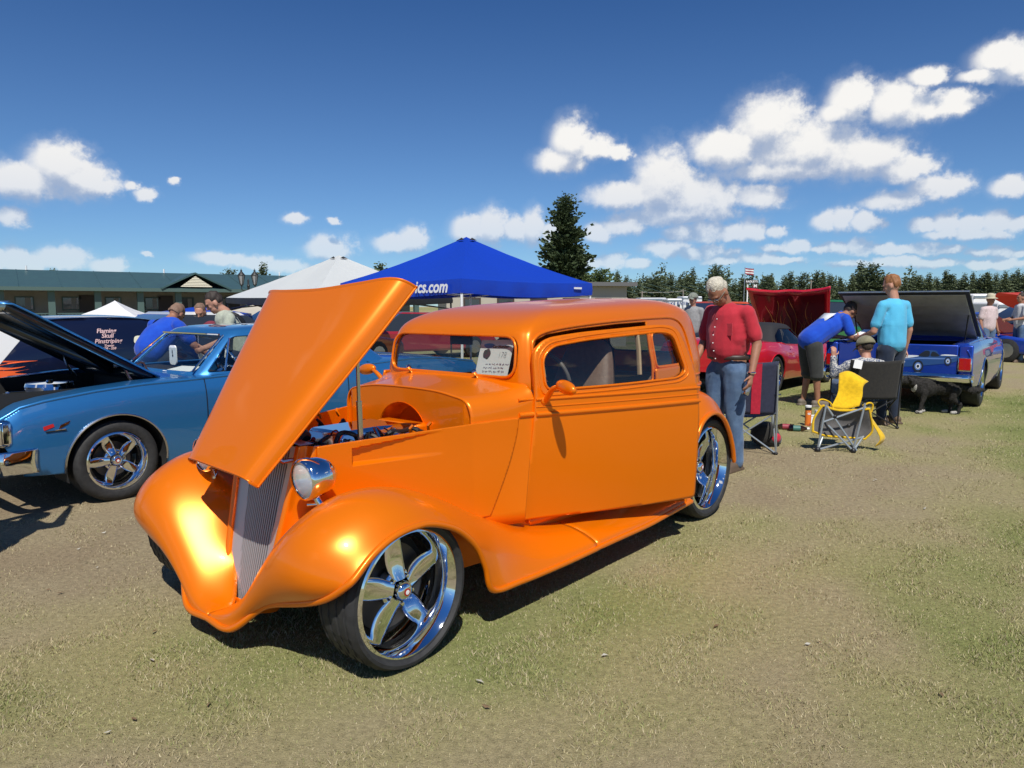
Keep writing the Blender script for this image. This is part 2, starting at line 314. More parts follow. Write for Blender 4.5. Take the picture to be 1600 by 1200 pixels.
def cutgrid(S, us, vs, sdf, mb=None, flip=False, mi=0, it=4):
    """surface S(u,v)->xyz kept where sdf(P)<0, its border vertices slid onto sdf=0"""
    U, V = np.meshgrid(us, vs, indexing='ij'); U = U.astype(float); V = V.astype(float)
    uc = (U[:-1, :-1] + U[1:, 1:]) / 2; vc = (V[:-1, :-1] + V[1:, 1:]) / 2
    keep = sdf(S(uc, vc)) < 0
    k4 = np.zeros(U.shape, int); k4[:-1, :-1] += keep; k4[1:, :-1] += keep; k4[:-1, 1:] += keep; k4[1:, 1:] += keep
    full = np.full(U.shape, 4); full[0, :] = full[-1, :] = 2; full[:, 0] = full[:, -1] = 2
    for a in (0, -1):
        for b in (0, -1): full[a, b] = 1
    bd = (k4 > 0) & (k4 < full)
    du = np.min(np.abs(np.diff(us))) * .05; dv = np.min(np.abs(np.diff(vs))) * .05
    u, v = U[bd], V[bd]; mu = np.max(np.abs(np.diff(us))) * 1.15; mv = np.max(np.abs(np.diff(vs))) * 1.15; u0, v0 = u.copy(), v.copy()
    if len(u):
        for _ in range(it):
            d = sdf(S(u, v)); P0 = S(u, v)
            gu = (sdf(S(u + du, v)) - d) / du; gv = (sdf(S(u, v + dv)) - d) / dv
            # metric: prefer steps that are short in space
            su = np.linalg.norm(S(u + du, v) - P0, axis=-1) / du + 1e-9; sv = np.linalg.norm(S(u, v + dv) - P0, axis=-1) / dv + 1e-9
            a, b = gu / su, gv / sv; k = d / (a * a + b * b + 1e-6)
            u = np.clip(u - k * a / su, u0 - mu, u0 + mu); v = np.clip(v - k * b / sv, v0 - mv, v0 + mv)
        u = np.clip(u, min(us[0], us[-1]), max(us[0], us[-1])); v = np.clip(v, min(vs[0], vs[-1]), max(vs[0], vs[-1]))
        U[bd] = u; V[bd] = v
    mb = mb or MB(); P = S(U, V); used = k4 > 0; idx = -np.ones(U.shape, int); idx[used] = np.arange(used.sum()); F = []
    for i, j in zip(*np.nonzero(keep)):
        q = (idx[i, j], idx[i + 1, j], idx[i + 1, j + 1], idx[i, j + 1]); F.append(q[::-1] if flip else q)
    return mb.add(P[used], F, mi)
tmp_scene = bpy.data.scenes.new('workshop')                # shapes are evaluated here, away from the finished objects
def evaluate(o):
    tmp_scene.collection.objects.link(o); vl = tmp_scene.view_layers[0]; vl.update(); me = bpy.data.meshes.new_from_object(o.evaluated_get(vl.depsgraph)); tmp_scene.collection.objects.unlink(o); return me
def text_mb(s, size, f, depth=.002, align='CENTER', bold=0., shear=0., mb=None, mi=0):
    """lettering as a mesh; f(a,b,h)->xyz places it"""
    cu = bpy.data.curves.new('t', 'FONT'); cu.body = s; cu.size = size; cu.align_x = align; cu.align_y = 'CENTER'; cu.offset = bold; cu.shear = shear; cu.resolution_u = 3
    o = bpy.data.objects.new('t', cu); me = evaluate(o)
    V = [f(v.co.x, v.co.y, depth) for v in me.vertices]; F = [tuple(p.vertices) for p in me.polygons]
    bpy.data.objects.remove(o); bpy.data.curves.remove(cu); bpy.data.meshes.remove(me); mb = mb or MB(); return mb.add(V, F, mi)
def quat_rows(d, up=(0, 0, 1)):
    """3x3 with local x along d"""
    d = np.array(d, float); d /= np.linalg.norm(d); u = np.array(up, float); y = np.cross(u, d); y /= np.linalg.norm(y); z = np.cross(d, y); return np.array([d, y, z]).T
# ------------------------------------------------------------------ shared materials
chrome = mat('chrome', (.83, .85, .87), .04, 1.); chrome_d = mat('satin_steel', (.55, .56, .57), .25, 1.); rubber = mat('tyre_rubber', (.018, .018, .019), .72, c2=(.03, .03, .03), scale=30, bump=.15)
black = mat('black_plastic', (.012, .012, .013), .45); blackm = mat('matt_black', (.015, .015, .015), .85); alu = mat('aluminium', (.6, .6, .6), .35, 1.)
white = mat('white_paint', (.78, .78, .77), .45); paper = mat('paper', (.85, .85, .84), .7); ink = mat('black_ink', (.03, .03, .035), .7)
winglass = glass('window_glass', (.84, .88, .86)); darkglass = glass('tinted_glass', (.22, .24, .25))
disc_m = mat('brake_iron', (.12, .11, .10), .5, .8); redm = mat('red_lens', (.42, .008, .01), .12, 0, 1.); lens_m = mat('headlight_glass', (.75, .78, .78), .06, .65, 1.)
# ------------------------------------------------------------------ wheel: outer face on y = 0 of its own frame, hub on the y axis, +y outwards
def make_wheel(parent, rr, tr, w, loc, side=1, tread=True, depth=.06, rz=0., proto=None, spin=.2, simple=False, bolts=False):
    """rr lip radius, tr tyre radius; side=+1 left, -1 right"""
    if proto is not None:
        o = copy_tree(proto, parent)
    else:
        m = MB(); pr = [(rr, .0), (rr + .004, -.006), (rr + .004, -.014), (rr - .004, -.012), (rr - .006, .004), (rr - .013, .006), (rr - .02, -.004), (rr - .028, -.02), (rr - .040, -.04), (rr - .046, -w * .5), (rr - .03, -w * .8), (rr - .01, -w + .01), (rr + .004, -w)]
        m.lathe(pr[4:], 56, axis='y')
        m.lathe([(rr - .006, .004), (rr + .004, -.002), (rr + .005, -.014)], 56, axis='y')
        o = m.build('wheel', chrome, parent, smooth=50)
        hy = -depth
        for k in range(5):
            s = MB(); a = k * 2 * math.pi / 5 + spin; rs_ = np.linspace(.045, rr - .036, 9); t = np.linspace(0, 1, 9); sec = []
            for r_, tt in zip(rs_, t):
                wd = (.033 + .015 * math.sin(math.pi * min(1, tt * 1.1)) + .010 * tt ** 4 - .004 * (tt > .85)) * (rr / .27); th = .030 - .012 * tt; y0 = hy + .020 * (1 - tt) ** 2 - .022 * tt * (1 - tt) * 2
                th_ = np.linspace(0, 2 * math.pi, 12, endpoint=False); c_, s_ = np.cos(th_), np.sin(th_)
                sq = lambda q: np.sign(q) * np.abs(q) ** .8
                lx = wd * sq(c_); ly = y0 + th * (.5 * sq(s_) - .5)
                sec.append(np.c_[r_ * math.sin(a) + lx * math.cos(a), ly, r_ * math.cos(a) - lx * math.sin(a)])
            s.grid(np.array(sec), cv=True, flip=True); s.build('spoke', chrome, o, smooth=60)
        c = MB(); c.lathe([(.0001, hy + .052), (.02, hy + .051), (.035, hy + .044), (.041, hy + .03), (.042, hy - .01)], 24, axis='y'); c.build('hub_cap', chrome, o, smooth=50)
        c = MB(); c.lathe([(.08, hy - .05), (.083, hy - .008), (.074, hy + .0), (.03, hy + .002)], 30, axis='y')
        for k in range(5):
            a = k * 2 * math.pi / 5 + spin + .63; c.lathe([(.0001, hy + .022), (.008, hy + .02), (.0095, hy + .0), (.0095, hy - .01)], 8, o=(.061 * math.sin(a), 0, .061 * math.cos(a)), axis='y')
        c.build('wheel_hub', chrome, o, smooth=40)
        e = MB(); e.lathe([(.0001, hy + .0535), (.016, hy + .0525)], 16, axis='y', mi=0); e.lathe([(.0001, hy + .0545), (.010, hy + .054)], 12, axis='y', mi=1); e.build('hub_emblem', [redm, white], o)
        d = MB(); d.lathe([(.0001, hy - .062), (rr - .085, hy - .062), (rr - .085, hy - .085)], 32, axis='y'); d.build('brake_disc', disc_m, o)
        d = MB(); d.lathe([(rr - .05, -w * .82), (.0001, -w * .82)], 32, axis='y'); d.build('back_plate', blackm, o)
        # tyre
        T = MB(); hh = tr - rr; n = 72
        prof = [(rr - .002, -.012), (rr + .008, .006), (rr + hh * .35, .014), (rr + hh * .65, .012), (tr - .014, .001), (tr - .005, -.010)]
        back = [(r_, -w - (h_ if h_ > -.02 else -.0) - .0) for r_, h_ in prof[::-1]]
        grooves = []
        if tread and not simple:
            for q in np.linspace(-.028, -w + .028, 4): grooves += [(tr, q + .007), (tr - .007, q + .005), (tr - .007, q - .005), (tr, q - .007)]
        ring = prof + [(tr, -.018)] + grooves + [(tr, -w + .018)] + back
        T.lathe(ring, n, axis='y')
        if tread and not simple:
            V = T.v[-1].reshape(len(ring), n, 3)                       # sipes across the shoulder
            for j in range(0, n, 2):
                for i, (r_, h_) in enumerate(ring):
                    if r_ > tr - .003: V[i, j, 0] *= 1 - .006 / tr; V[i, j, 2] *= 1 - .006 / tr
        T.build('tyre', rubber, o, smooth=30)
    o.location = loc; o.rotation_euler = (0, 0, rz + (0 if side > 0 else math.pi)); return o
# ================================================================== ground: worn summer lawn
def lawn_patch(x, y):
    """0 bare and brown ... .5 straw ... 1 green"""
    g = .46 + 0 * x
    for k, (a, b, p, w) in enumerate(((.9, .4, .3, .10), (-.5, 1.1, 1.7, .09), (1.7, -1.3, .9, .08), (2.6, 1.9, 2.2, .06), (-3.7, 2.8, .4, .06), (5.1, 4.4, 1.1, .05), (-7.3, 6.1, 2.8, .04), (11., -9., .7, .035))): g = g + w * np.sin(a * x + b * y + p + 1.3 * np.sin(b * .7 * x - a * .6 * y + k))
    for cx, cy, r, w in ((7.0, 10.2, 2.0, .45), (4.2, 6.4, 1.5, .28), (3.2, 4.6, 1.2, .16), (5.0, 12.5, 1.6, .40), (-.7, 2.9, .8, .24), (-1.9, 3.2, .7, .22), (1.6, 2.9, 1., .10), (-3.4, 4.8, 1.5, -.34), (2.9, 7.0, 1.3, -.36), (4.6, 7.6, .9, -.25), (-1.5, 4.4, 1.2, -.2), (-4.5, 7, 2, -.2)): g = g + w * np.exp(-((x - cx) ** 2 + (y - cy) ** 2) / r ** 2)
    return np.clip(g, 0, 1)
def lawn_col(g):
    return np.stack([np.interp(g, [0, .3, .5, .75, 1], v) for v in ([.295, .375, .365, .255, .17], [.225, .31, .325, .275, .21], [.145, .19, .16, .10, .062])], -1)
def lawn_mat(blade=False):
    m = bpy.data.materials.new('grass_blades' if blade else 'dry_lawn'); m.use_nodes = True; nt = m.node_tree; L = nt.links.new; b = nt.nodes['Principled BSDF']; b.inputs['Roughness'].default_value = .8 if blade else .95; b.inputs['Specular IOR Level'].default_value = .25 if blade else .05
    at_ = N(nt, 'ShaderNodeAttribute', attribute_name='lawn')
    if blade: L(at_.outputs['Color'], b.inputs['Base Color']); return m
    tc = N(nt, 'ShaderNodeTexCoord')
    def nz(s, d=4.0, r=.6): n = N(nt, 'ShaderNodeTexNoise', i_Scale=s, i_Detail=d, i_Roughness=r); L(tc.outputs['Object'], n.inputs['Vector']); return n
    n2 = nz(34., 6.0, .75); mp = N(nt, 'ShaderNodeMapRange'); L(n2.outputs['Fac'], mp.inputs['Value']); mp.inputs['From Min'].default_value = .3; mp.inputs['From Max'].default_value = .7; mp.inputs['To Min'].default_value = .58; mp.inputs['To Max'].default_value = 1.2
    mx = N(nt, 'ShaderNodeVectorMath', operation='SCALE'); L(at_.outputs['Color'], mx.inputs[0]); L(mp.outputs[0], mx.inputs['Scale']); L(mx.outputs[0], b.inputs['Base Color'])
    n3 = nz(120., 5.0, .7); bp = N(nt, 'ShaderNodeBump', i_Strength=.7, i_Distance=.02); L(n3.outputs['Fac'], bp.inputs['Height']); L(bp.outputs[0], b.inputs['Normal']); return m
def lawn_attr(me, C):
    at_ = me.color_attributes.new('lawn', 'FLOAT_COLOR', 'POINT'); at_.data.foreach_set('color', np.c_[C, np.ones(len(C))].ravel())
m = MB(); xs_ = np.concatenate([np.linspace(-900, -40, 8), np.linspace(-30, 30, 200), np.linspace(40, 900, 8)]); ys_ = np.concatenate([np.linspace(-300, -10, 6), np.linspace(-4, 40, 150), np.linspace(50, 1500, 10)])
X, Y = np.meshgrid(xs_, ys_, indexing='ij'); m.grid(np.stack([X, Y, 0 * X], -1)); gnd = struct(m.build('ground', lawn_mat(), smooth=0)); lawn_attr(gnd.data, lawn_col(lawn_patch(X.ravel(), Y.ravel())))
# ================================================================== the orange street rod (+x forward, +y its left side, origin under the front axle)
def car_paint(name, c, metal=.4, rough=.34, fl=None):
    if name in MATS: return MATS[name]
    m = mat(name, c, rough, metal, 1.0); nt = m.node_tree; b = nt.nodes['Principled BSDF']
    b.inputs['Coat Roughness'].default_value = .02; b.inputs['Coat IOR'].default_value = 1.5
    if fl:                                                # pearl: a lighter flake when seen square on
        lw = N(nt, 'ShaderNodeLayerWeight', i_Blend=.35); mx = N(nt, 'ShaderNodeMix', data_type='RGBA'); nt.links.new(lw.outputs['Facing'], mx.inputs['Factor'])
        mx.inputs[6].default_value = (*fl, 1); mx.inputs[7].default_value = (*c, 1); nt.links.new(mx.outputs[2], b.inputs['Base Color'])
    return m
ORG = car_paint('pearl_orange_paint', (.82, .180, .0), .30, .30)
ORG.node_tree.nodes['Principled BSDF'].inputs['Coat Weight'].default_value = .4; ORG.node_tree.nodes['Principled BSDF'].inputs['Specular IOR Level'].default_value = .3
ORG_IN = mat('orange_inner', (.5, .07, .004), .5)
tan = mat('tan_leather', (.15, .09, .055), .6, c2=(.12, .07, .042), scale=40, bump=.1); tan_l = mat('tan_trim', (.42, .30, .17), .6); dark_in = mat('dark_interior', (.02, .018, .017), .8)
ROD_LOC = (-1.092, 3.384, 0.0); ROD_RZ = math.atan2(-math.cos(R(40)), -math.sin(R(40)))
rod = thing('hot_rod', 'orange 1930s style street rod with raised hood and chrome five-spoke wheels', 'car', ROD_LOC, ROD_RZ)
PLAN = np.array([(-.78, .495), (-1.0, .568), (-1.14, .618), (-1.4, .660), (-1.8, .688), (-2.2, .695), (-2.6, .68), (-2.9, .65), (-3.12, .605), (-3.28, .49), (-3.36, .26), (-3.38, 0)])
def plan_u(x):                                            # parameter of the plan curve at a given x
    t = np.linspace(0, 9, 400); X = cr_at(PLAN, t)[:, 0]; return float(np.interp(-x, -X, t))
def S_low(sgn):
    def S(u, z):
        p = cr_at(PLAN, np.clip(u, 0, 11)); x, y = p[..., 0], p[..., 1]
        kz = smi(z, [.2, .33, .6, .9, 1.06, 1.2], [1.02, 1.04, 1.06, 1.02, .985, .96]); x = np.where(x < -2.6, -2.6 + (x + 2.6) * kz, x)
        y = y * smi(z, [.2, .33, .6, .9, 1.07, 1.2], [.955, .98, 1.0, 1.0, .985, .96])
        return np.stack([x, sgn * y, z + 0 * x], -1)
    return S
def xz_sdf(f): return lambda P: f(P[..., 0], P[..., 2])
DOOR_X0, DOOR_X1 = -1.14, -2.335
arch_r = psdf([(-2.83 + .435 * math.cos(t), .36 + .435 * math.sin(t)) for t in np.linspace(0, 2 * math.pi, 40, endpoint=False)])
door_hole = psdf(rpoly([(-1.055, .335), (DOOR_X0, .90), (-1.155, 1.2), (-1.155, 2), (DOOR_X1, 2), (DOOR_X1, .32)], 0))
def cowl_cut(P): return P[..., 2] - np.interp(-P[..., 0], [.7, 1.0, 1.12, 1.145, 1.2], [.2, .2, .2, 1.02, 1.2])
pas_cut = psdf(rpoly([(-1.25, .99), (-1.25, 1.3), (-2.28, 1.3), (-2.28, .99)], .03))
lowb = MB(); us = np.linspace(0, 11, 190); vz = np.linspace(.30, 1.07, 46)
cutgrid(S_low(1), us, vz, lambda P: np.maximum(np.maximum(-arch_r(P[..., 0], P[..., 2]), -door_hole(P[..., 0], P[..., 2])), cowl_cut(P)), lowb, flip=False)
cutgrid(S_low(-1), us, vz, lambda P: np.maximum(np.maximum(-arch_r(P[..., 0], P[..., 2]), cowl_cut(P)), -pas_cut(P[..., 0], P[..., 2])), lowb, flip=True)
# cowl top between firewall and windscreen
cw = []
for x, yw, zs, zt, sh in ((-.78, .499, .86, 1.04, .455), (-.9, .540, .87, 1.052, .49), (-1.02, .579, .885, 1.066, .52), (-1.10, .606, .91, 1.08, .55), (-1.14, .62, .93, 1.09, .57)):
    h = [(yw + .012, .34), (yw + .006, .62), (yw + .002, zs), (yw - .004, zs + (zt - zs) * .45), (sh, zs + (zt - zs) * .76), (sh * .80, zt - .022), (sh * .5, zt - .005), (0, zt)]
    cw.append([(x, y, z) for y, z in h] + [(x, -y, z) for y, z in h[-2::-1]])
body = lowb.build('body', ORG, rod, smooth=60, solid=.012, fix=True, out=(-2, 0, .6))
cwP = net(cw, 26, 61); cwP[..., 0] += .088 * np.clip((.90 - cwP[..., 2]) / .56, 0, 1) * np.clip((-.78 - cwP[..., 0]) / .36, 0, 1)
MB().grid(cwP).build('cowl', ORG, rod, smooth=60, solid=.008, out=(-1, 0, .4))
# belt mouldings on the body sides (behind the door and on the cowl)
def belt(z, sgn, x0, x1, r):
    S = S_low(sgn); u0, u1 = plan_u(x0), (11 if x1 is None else plan_u(x1)); uu = np.linspace(u0, u1, 40); return S(uu, np.full(40, z))
mb = MB()
for z, r_ in ((.905, .013), (.985, .008)):
    mb.tube(belt(z, 1, -2.345, None, r_), r_, 10); mb.tube(belt(z, -1, -1.05, None, r_), r_, 10); mb.tube([(x, float(np.interp(-x, [1.02, 1.10, 1.14], [.579, .606, .62])) + (.002 if z < .95 else -.004), z) for x in (-1.052, -1.08, -1.11, -1.137)], r_, 10)
mb.build('belt_moulding', ORG, body, smooth=60)
# greenhouse: rings from the belt to the roof
HALF = np.array([(0, 0), (-.004, .30), (-.014, .45), (-.038, .545), (-.095, .593), (-.3, .622), (-.75, .652), (-1.15, .66), (-1.58, .65), (-1.84, .605), (-1.985, .49), (-2.05, .25), (-2.06, 0)])
RZ_ = [.98, 1.09, 1.20, 1.31, 1.365, 1.405, 1.44, 1.466, 1.484, 1.492, 1.495]; RF = [-1.11, -1.113, -1.125, -1.15, -1.178, -1.23, -1.33, -1.46, -1.66, -1.88, -2.0]
RW = [1.0, .995, .96, .925, .90, .865, .80, .70, .52, .28, .02]; RR = [-3.36, -3.36, -3.345, -3.31, -3.275, -3.22, -3.12, -2.98, -2.78, -2.5, -2.2]
def S_top(sgn):
    def S(u, v):
        z = cr_at(np.array(RZ_)[:, None], v)[..., 0]; xf = cr_at(np.array(RF)[:, None], v)[..., 0]; w = cr_at(np.array(RW)[:, None], v)[..., 0]; xr = cr_at(np.array(RR)[:, None], v)[..., 0]
        p = cr_at(HALF, np.clip(u, 0, 12)); x = xf + p[..., 0] * (xf - xr) / 2.06; y = p[..., 1] * w
        k = np.clip((z - 1.2) / .2, 0, 1); tilt = (-1.75 - x) * .045 * k; tilt = np.where(x < -2.6, tilt - .10 * (x + 2.6) ** 2 * k, tilt)
        return np.stack([x, sgn * y, z + tilt], -1)
    return S
ws_poly = rpoly([(-.50, 1.09), (.50, 1.09), (.487, 1.312), (-.487, 1.312)], .085, 6)
wsf = psdf(ws_poly)
drop = [(-1.21, 1.0), (-1.212, 1.235), (-1.245, 1.29), (-1.33, 1.32), (-1.6, 1.345), (-2.0, 1.366), (-2.335, 1.374), (DOOR_X1, 1.0)]
door_top = psdf(drop)
qw = rpoly([(-2.385, 1.085), (-2.38, 1.295), (-2.68, 1.305), (-2.745, 1.085)], [.04, .05, .08, .05]); qwf = psdf(qw)
pwf = psdf(rpoly([(-1.24, 1.0), (-1.25, 1.29), (-1.6, 1.325), (-2.29, 1.34), (-2.29, 1.0)], .05))
def sdf_top(sgn):
    def f(P):
        x, y, z = P[..., 0], P[..., 1], P[..., 2]
        fr = np.where(x > -1.30, wsf(y, z), 9); fr = np.where(np.abs(y) > .56, 9, fr); sd = np.where((x < -1.14) & (np.abs(y) > .3), np.minimum(door_top(x, z) if sgn > 0 else pwf(x, z), qwf(x, z)), 9)
        rw = np.where(x < -2.7, rwf(y, z), 9)
        return -np.minimum(np.minimum(fr, sd), rw)
    return f
rwf = psdf(rrect(-.30, .30, 1.12, 1.28, .06))
top = MB(); ug = np.concatenate([np.linspace(0, 4.2, 70), np.linspace(4.25, 8.5, 110), np.linspace(8.55, 12, 50)]); vg = np.concatenate([np.linspace(0, 4, 44), np.linspace(4.1, 10, 30)])
cutgrid(S_top(1), ug, vg, sdf_top(1), top, flip=True); cutgrid(S_top(-1), ug, vg, sdf_top(-1), top, flip=False)
roof = top.build('roof', ORG, rod, smooth=70, solid=.014, fix=True, out=(-2.1, 0, .9))
def side_pt(x, z, sgn=1):
    S = S_top(sgn); u = 5.5 + (-x - 1.5) * 1.9; v = float(np.interp(z, RZ_[:6], range(6)))
    for _ in range(12):
        p = S(np.array([u]), np.array([v]))[0]; e = np.array([x - p[0], z - p[2]])
        a = (S(np.array([u + .01]), np.array([v]))[0] - p) / .01; b = (S(np.array([u]), np.array([v + .01]))[0] - p) / .01
        d = np.linalg.lstsq(np.array([[a[0], b[0]], [a[2], b[2]]]), e, rcond=None)[0]; u = float(np.clip(u + np.clip(d[0], -.6, .6), 3.2, 9.6)); v = float(np.clip(v + np.clip(d[1], -.5, .5), 0, 6))
    return S(np.array([u]), np.array([v]))[0]
m = MB()
wl = np.array([(float(smi(z, [1.04, 1.09, 1.2, 1.31, 1.365], [-1.11, -1.113, -1.125, -1.15, -1.178])) - .004 - .010 * (abs(y) / .5) ** 3, y, z) for y, z in ws_poly])
m.tube(wl + np.array([.0, 0, 0]), .008, 8, closed=True)
def scale2(poly, k):
    P = np.asarray(poly); c = P.mean(0); d = P - c; return c + d * (1 + k / (np.abs(d).max(0) + 1e-9))
m.build('windshield_frame', ORG, roof, smooth=60)
# glass
g = MB(); yy = np.linspace(-.53, .53, 40); zz = np.linspace(1.08, 1.33, 24)
def S_ws(y, z): return np.stack([smi(z, [1.04, 1.09, 1.2, 1.31, 1.365], [-1.11, -1.113, -1.125, -1.15, -1.178]) - .016 - .010 * (np.abs(y) / .5) ** 3, y, z], -1)
cutgrid(S_ws, yy, zz, lambda P: wsf(P[..., 1], P[..., 2]) - .006, g); g.build('windshield_glass', glass('clear_windshield', (.70, .74, .72), .07), rod, smooth=60)
for sgn in (1, -1):
    def S_q(x, z, sgn=sgn): return np.stack([x, sgn * (.66 * smi(z, [.98, 1.09, 1.2, 1.31], [1, .995, .96, .925]) * smi(-x, [1.1, 1.4, 1.9, 2.3, 2.75], [.90, .945, .99, 1.0, .965]) - .014), z], -1)
    g = MB(); cutgrid(S_q, np.linspace(-2.78, -2.35, 30), np.linspace(1.07, 1.32, 20), lambda P: qwf(P[..., 0], P[..., 2]) - .004, g); g.build('quarter_window_glass', winglass, rod, smooth=60)
    if sgn < 0:
        g = MB(); cutgrid(S_q, np.linspace(-2.32, -1.22, 50), np.linspace(.99, 1.35, 24), lambda P: pwf(P[..., 0], P[..., 2]) - .004, g); g.build('door_window_glass', winglass, rod, smooth=60)
g = MB(); cutgrid(lambda y, z: np.stack([-3.335 + (z - 1.1) * .14 + .20 * y * y, y, z], -1), np.linspace(-.33, .33, 20), np.linspace(1.1, 1.3, 12), lambda P: rwf(P[..., 1], P[..., 2]) - .01, g); g.build('rear_window_glass', darkglass, rod, smooth=60)
# window mouldings along the side
m = MB()
edge = cr([(-1.205, 1.06), (-1.207, 1.235), (-1.24, 1.30), (-1.34, 1.336), (-1.6, 1.362), (-2.0, 1.384), (-2.5, 1.398), (-2.72, 1.39), (-2.84, 1.33), (-2.905, 1.2), (-2.93, 1.06)], 60)
m.tube(np.array([side_pt(x, z) for x, z in edge]) + np.array([0, .002, 0]), .009, 8)
m.tube(np.array([side_pt(x, z) for x, z in scale2(qw, .012)]) + np.array([0, .003, 0]), .007, 8, closed=True); m.tube(np.array([side_pt(x, z) for x, z in scale2(qw, .035)]), .006, 8, closed=True)
m.build('window_moulding', ORG, roof, smooth=60)
# B-pillar lining in tan
m = MB(); m.tube([(-2.31, .575, 1.03), (-2.315, .56, 1.2), (-2.32, .535, 1.34)], .02, 8, flat=.6); m.build('pillar_trim', tan_l, rod)
# ------------------------------------------------------------------ door, front hinged, swung open
DA = R(20); hinge = (DOOR_X0, .628)
dgrp = link('door', None)                                 # replaced by the mesh below
bpy.data.objects.remove(dgrp)
def S_door(s, z): return np.stack([-s, smi(z, [.2, .33, .6, .9, 1.05, 1.2, 1.38], [-.018, -.008, .008, .012, .004, -.022, -.062]) + .02 * np.sin(np.clip(s / 1.17, 0, 1) * math.pi) * (z < 9), z], -1)
d_out = rpoly([(-.085, .338), (-.002, .90), (.004, 1.235), (.085, 1.305), (.30, 1.332), (.88, 1.368), (1.035, 1.352), (1.12, 1.15), (1.165, .90), (1.168, .30)], [.02, .25, .1, .08, .2, .15, .09, .3, .2, .03])
d_win = rpoly([(.06, 1.03), (.055, 1.20), (.125, 1.262), (.35, 1.292), (.885, 1.327), (.985, 1.31), (1.06, 1.085), (.98, 1.052), (.5, 1.035)], [.05, .09, .08, .1, .05, .06, .06, .06, .2])
dof, dwf = psdf(d_out), psdf(d_win)
m = MB(); cutgrid(S_door, np.linspace(-.09, 1.18, 88), np.linspace(.28, 1.39, 84), lambda P: np.maximum(dof(-P[..., 0], P[..., 2]), -dwf(-P[..., 0], P[..., 2])), m, flip=True)
door = m.build('door', ORG, rod, smooth=60, solid=.04, out=(-.5, -3, .8))
door.location = (hinge[0], hinge[1], 0); door.rotation_euler = (0, 0, -DA)
m = MB(); ss = np.linspace(.0, 1.163, 30)
for z, r_ in ((.905, .013), (.985, .008), (.945, .004)): m.tube(S_door(ss - (.0 if z < .93 else 0), np.full(30, z)), r_, 10)
def loop_on(S, poly, k=0): P = np.asarray(poly); return S(P[:, 0], P[:, 1])
wl2 = loop_on(S_door, d_win); m.tube(wl2 + np.array([0, .001, 0]), .007, 8, closed=True)
m.tube(loop_on(S_door, scale2(d_win, .028)) + np.array([0, -.001, 0]), .0055, 8, closed=True)
m.build('door_moulding', ORG, door, smooth=60)
m = MB(); cutgrid(lambda s, z: S_door(s, z) + np.array([0, -.022, 0]), np.linspace(.04, 1.08, 40), np.linspace(1.02, 1.34, 16), lambda P: dwf(-P[..., 0], P[..., 2]) - .004, m); m.build('window_glass', winglass, door, smooth=60)
m = MB(); m.grid(S_door(*np.meshgrid(np.linspace(-.02, 1.14, 20), np.linspace(.34, 1.03, 10), indexing='ij')) + np.array([0, -.045, 0])); m.build('door_lining', tan, door)
def make_mirror(parent, sgn, M=None):
    m = MB(); base = np.array([-.055, .014, .975])
    arm = cr([base, base + (.0, .045, .045), base + (.004, .085, .075), base + (-.002, .125, .088)], 12); m.tube(arm, np.linspace(.018, .011, 12), 10)
    m.ell(base + np.array([-.006, .185, .088]), (.030, .085, .036), 18, 12, rot=Matrix.Rotation(R(-8), 3, 'X')); m.ell(base + np.array([0, .0, 0]), (.026, .012, .024), 12, 8)
    if sgn < 0: m.mirror_y()
    return m.build('side_mirror', ORG, parent, smooth=70)
mr = make_mirror(door, 1)
mr2 = make_mirror(rod, -1); mr2.location = (-1.12, -.605, 0)
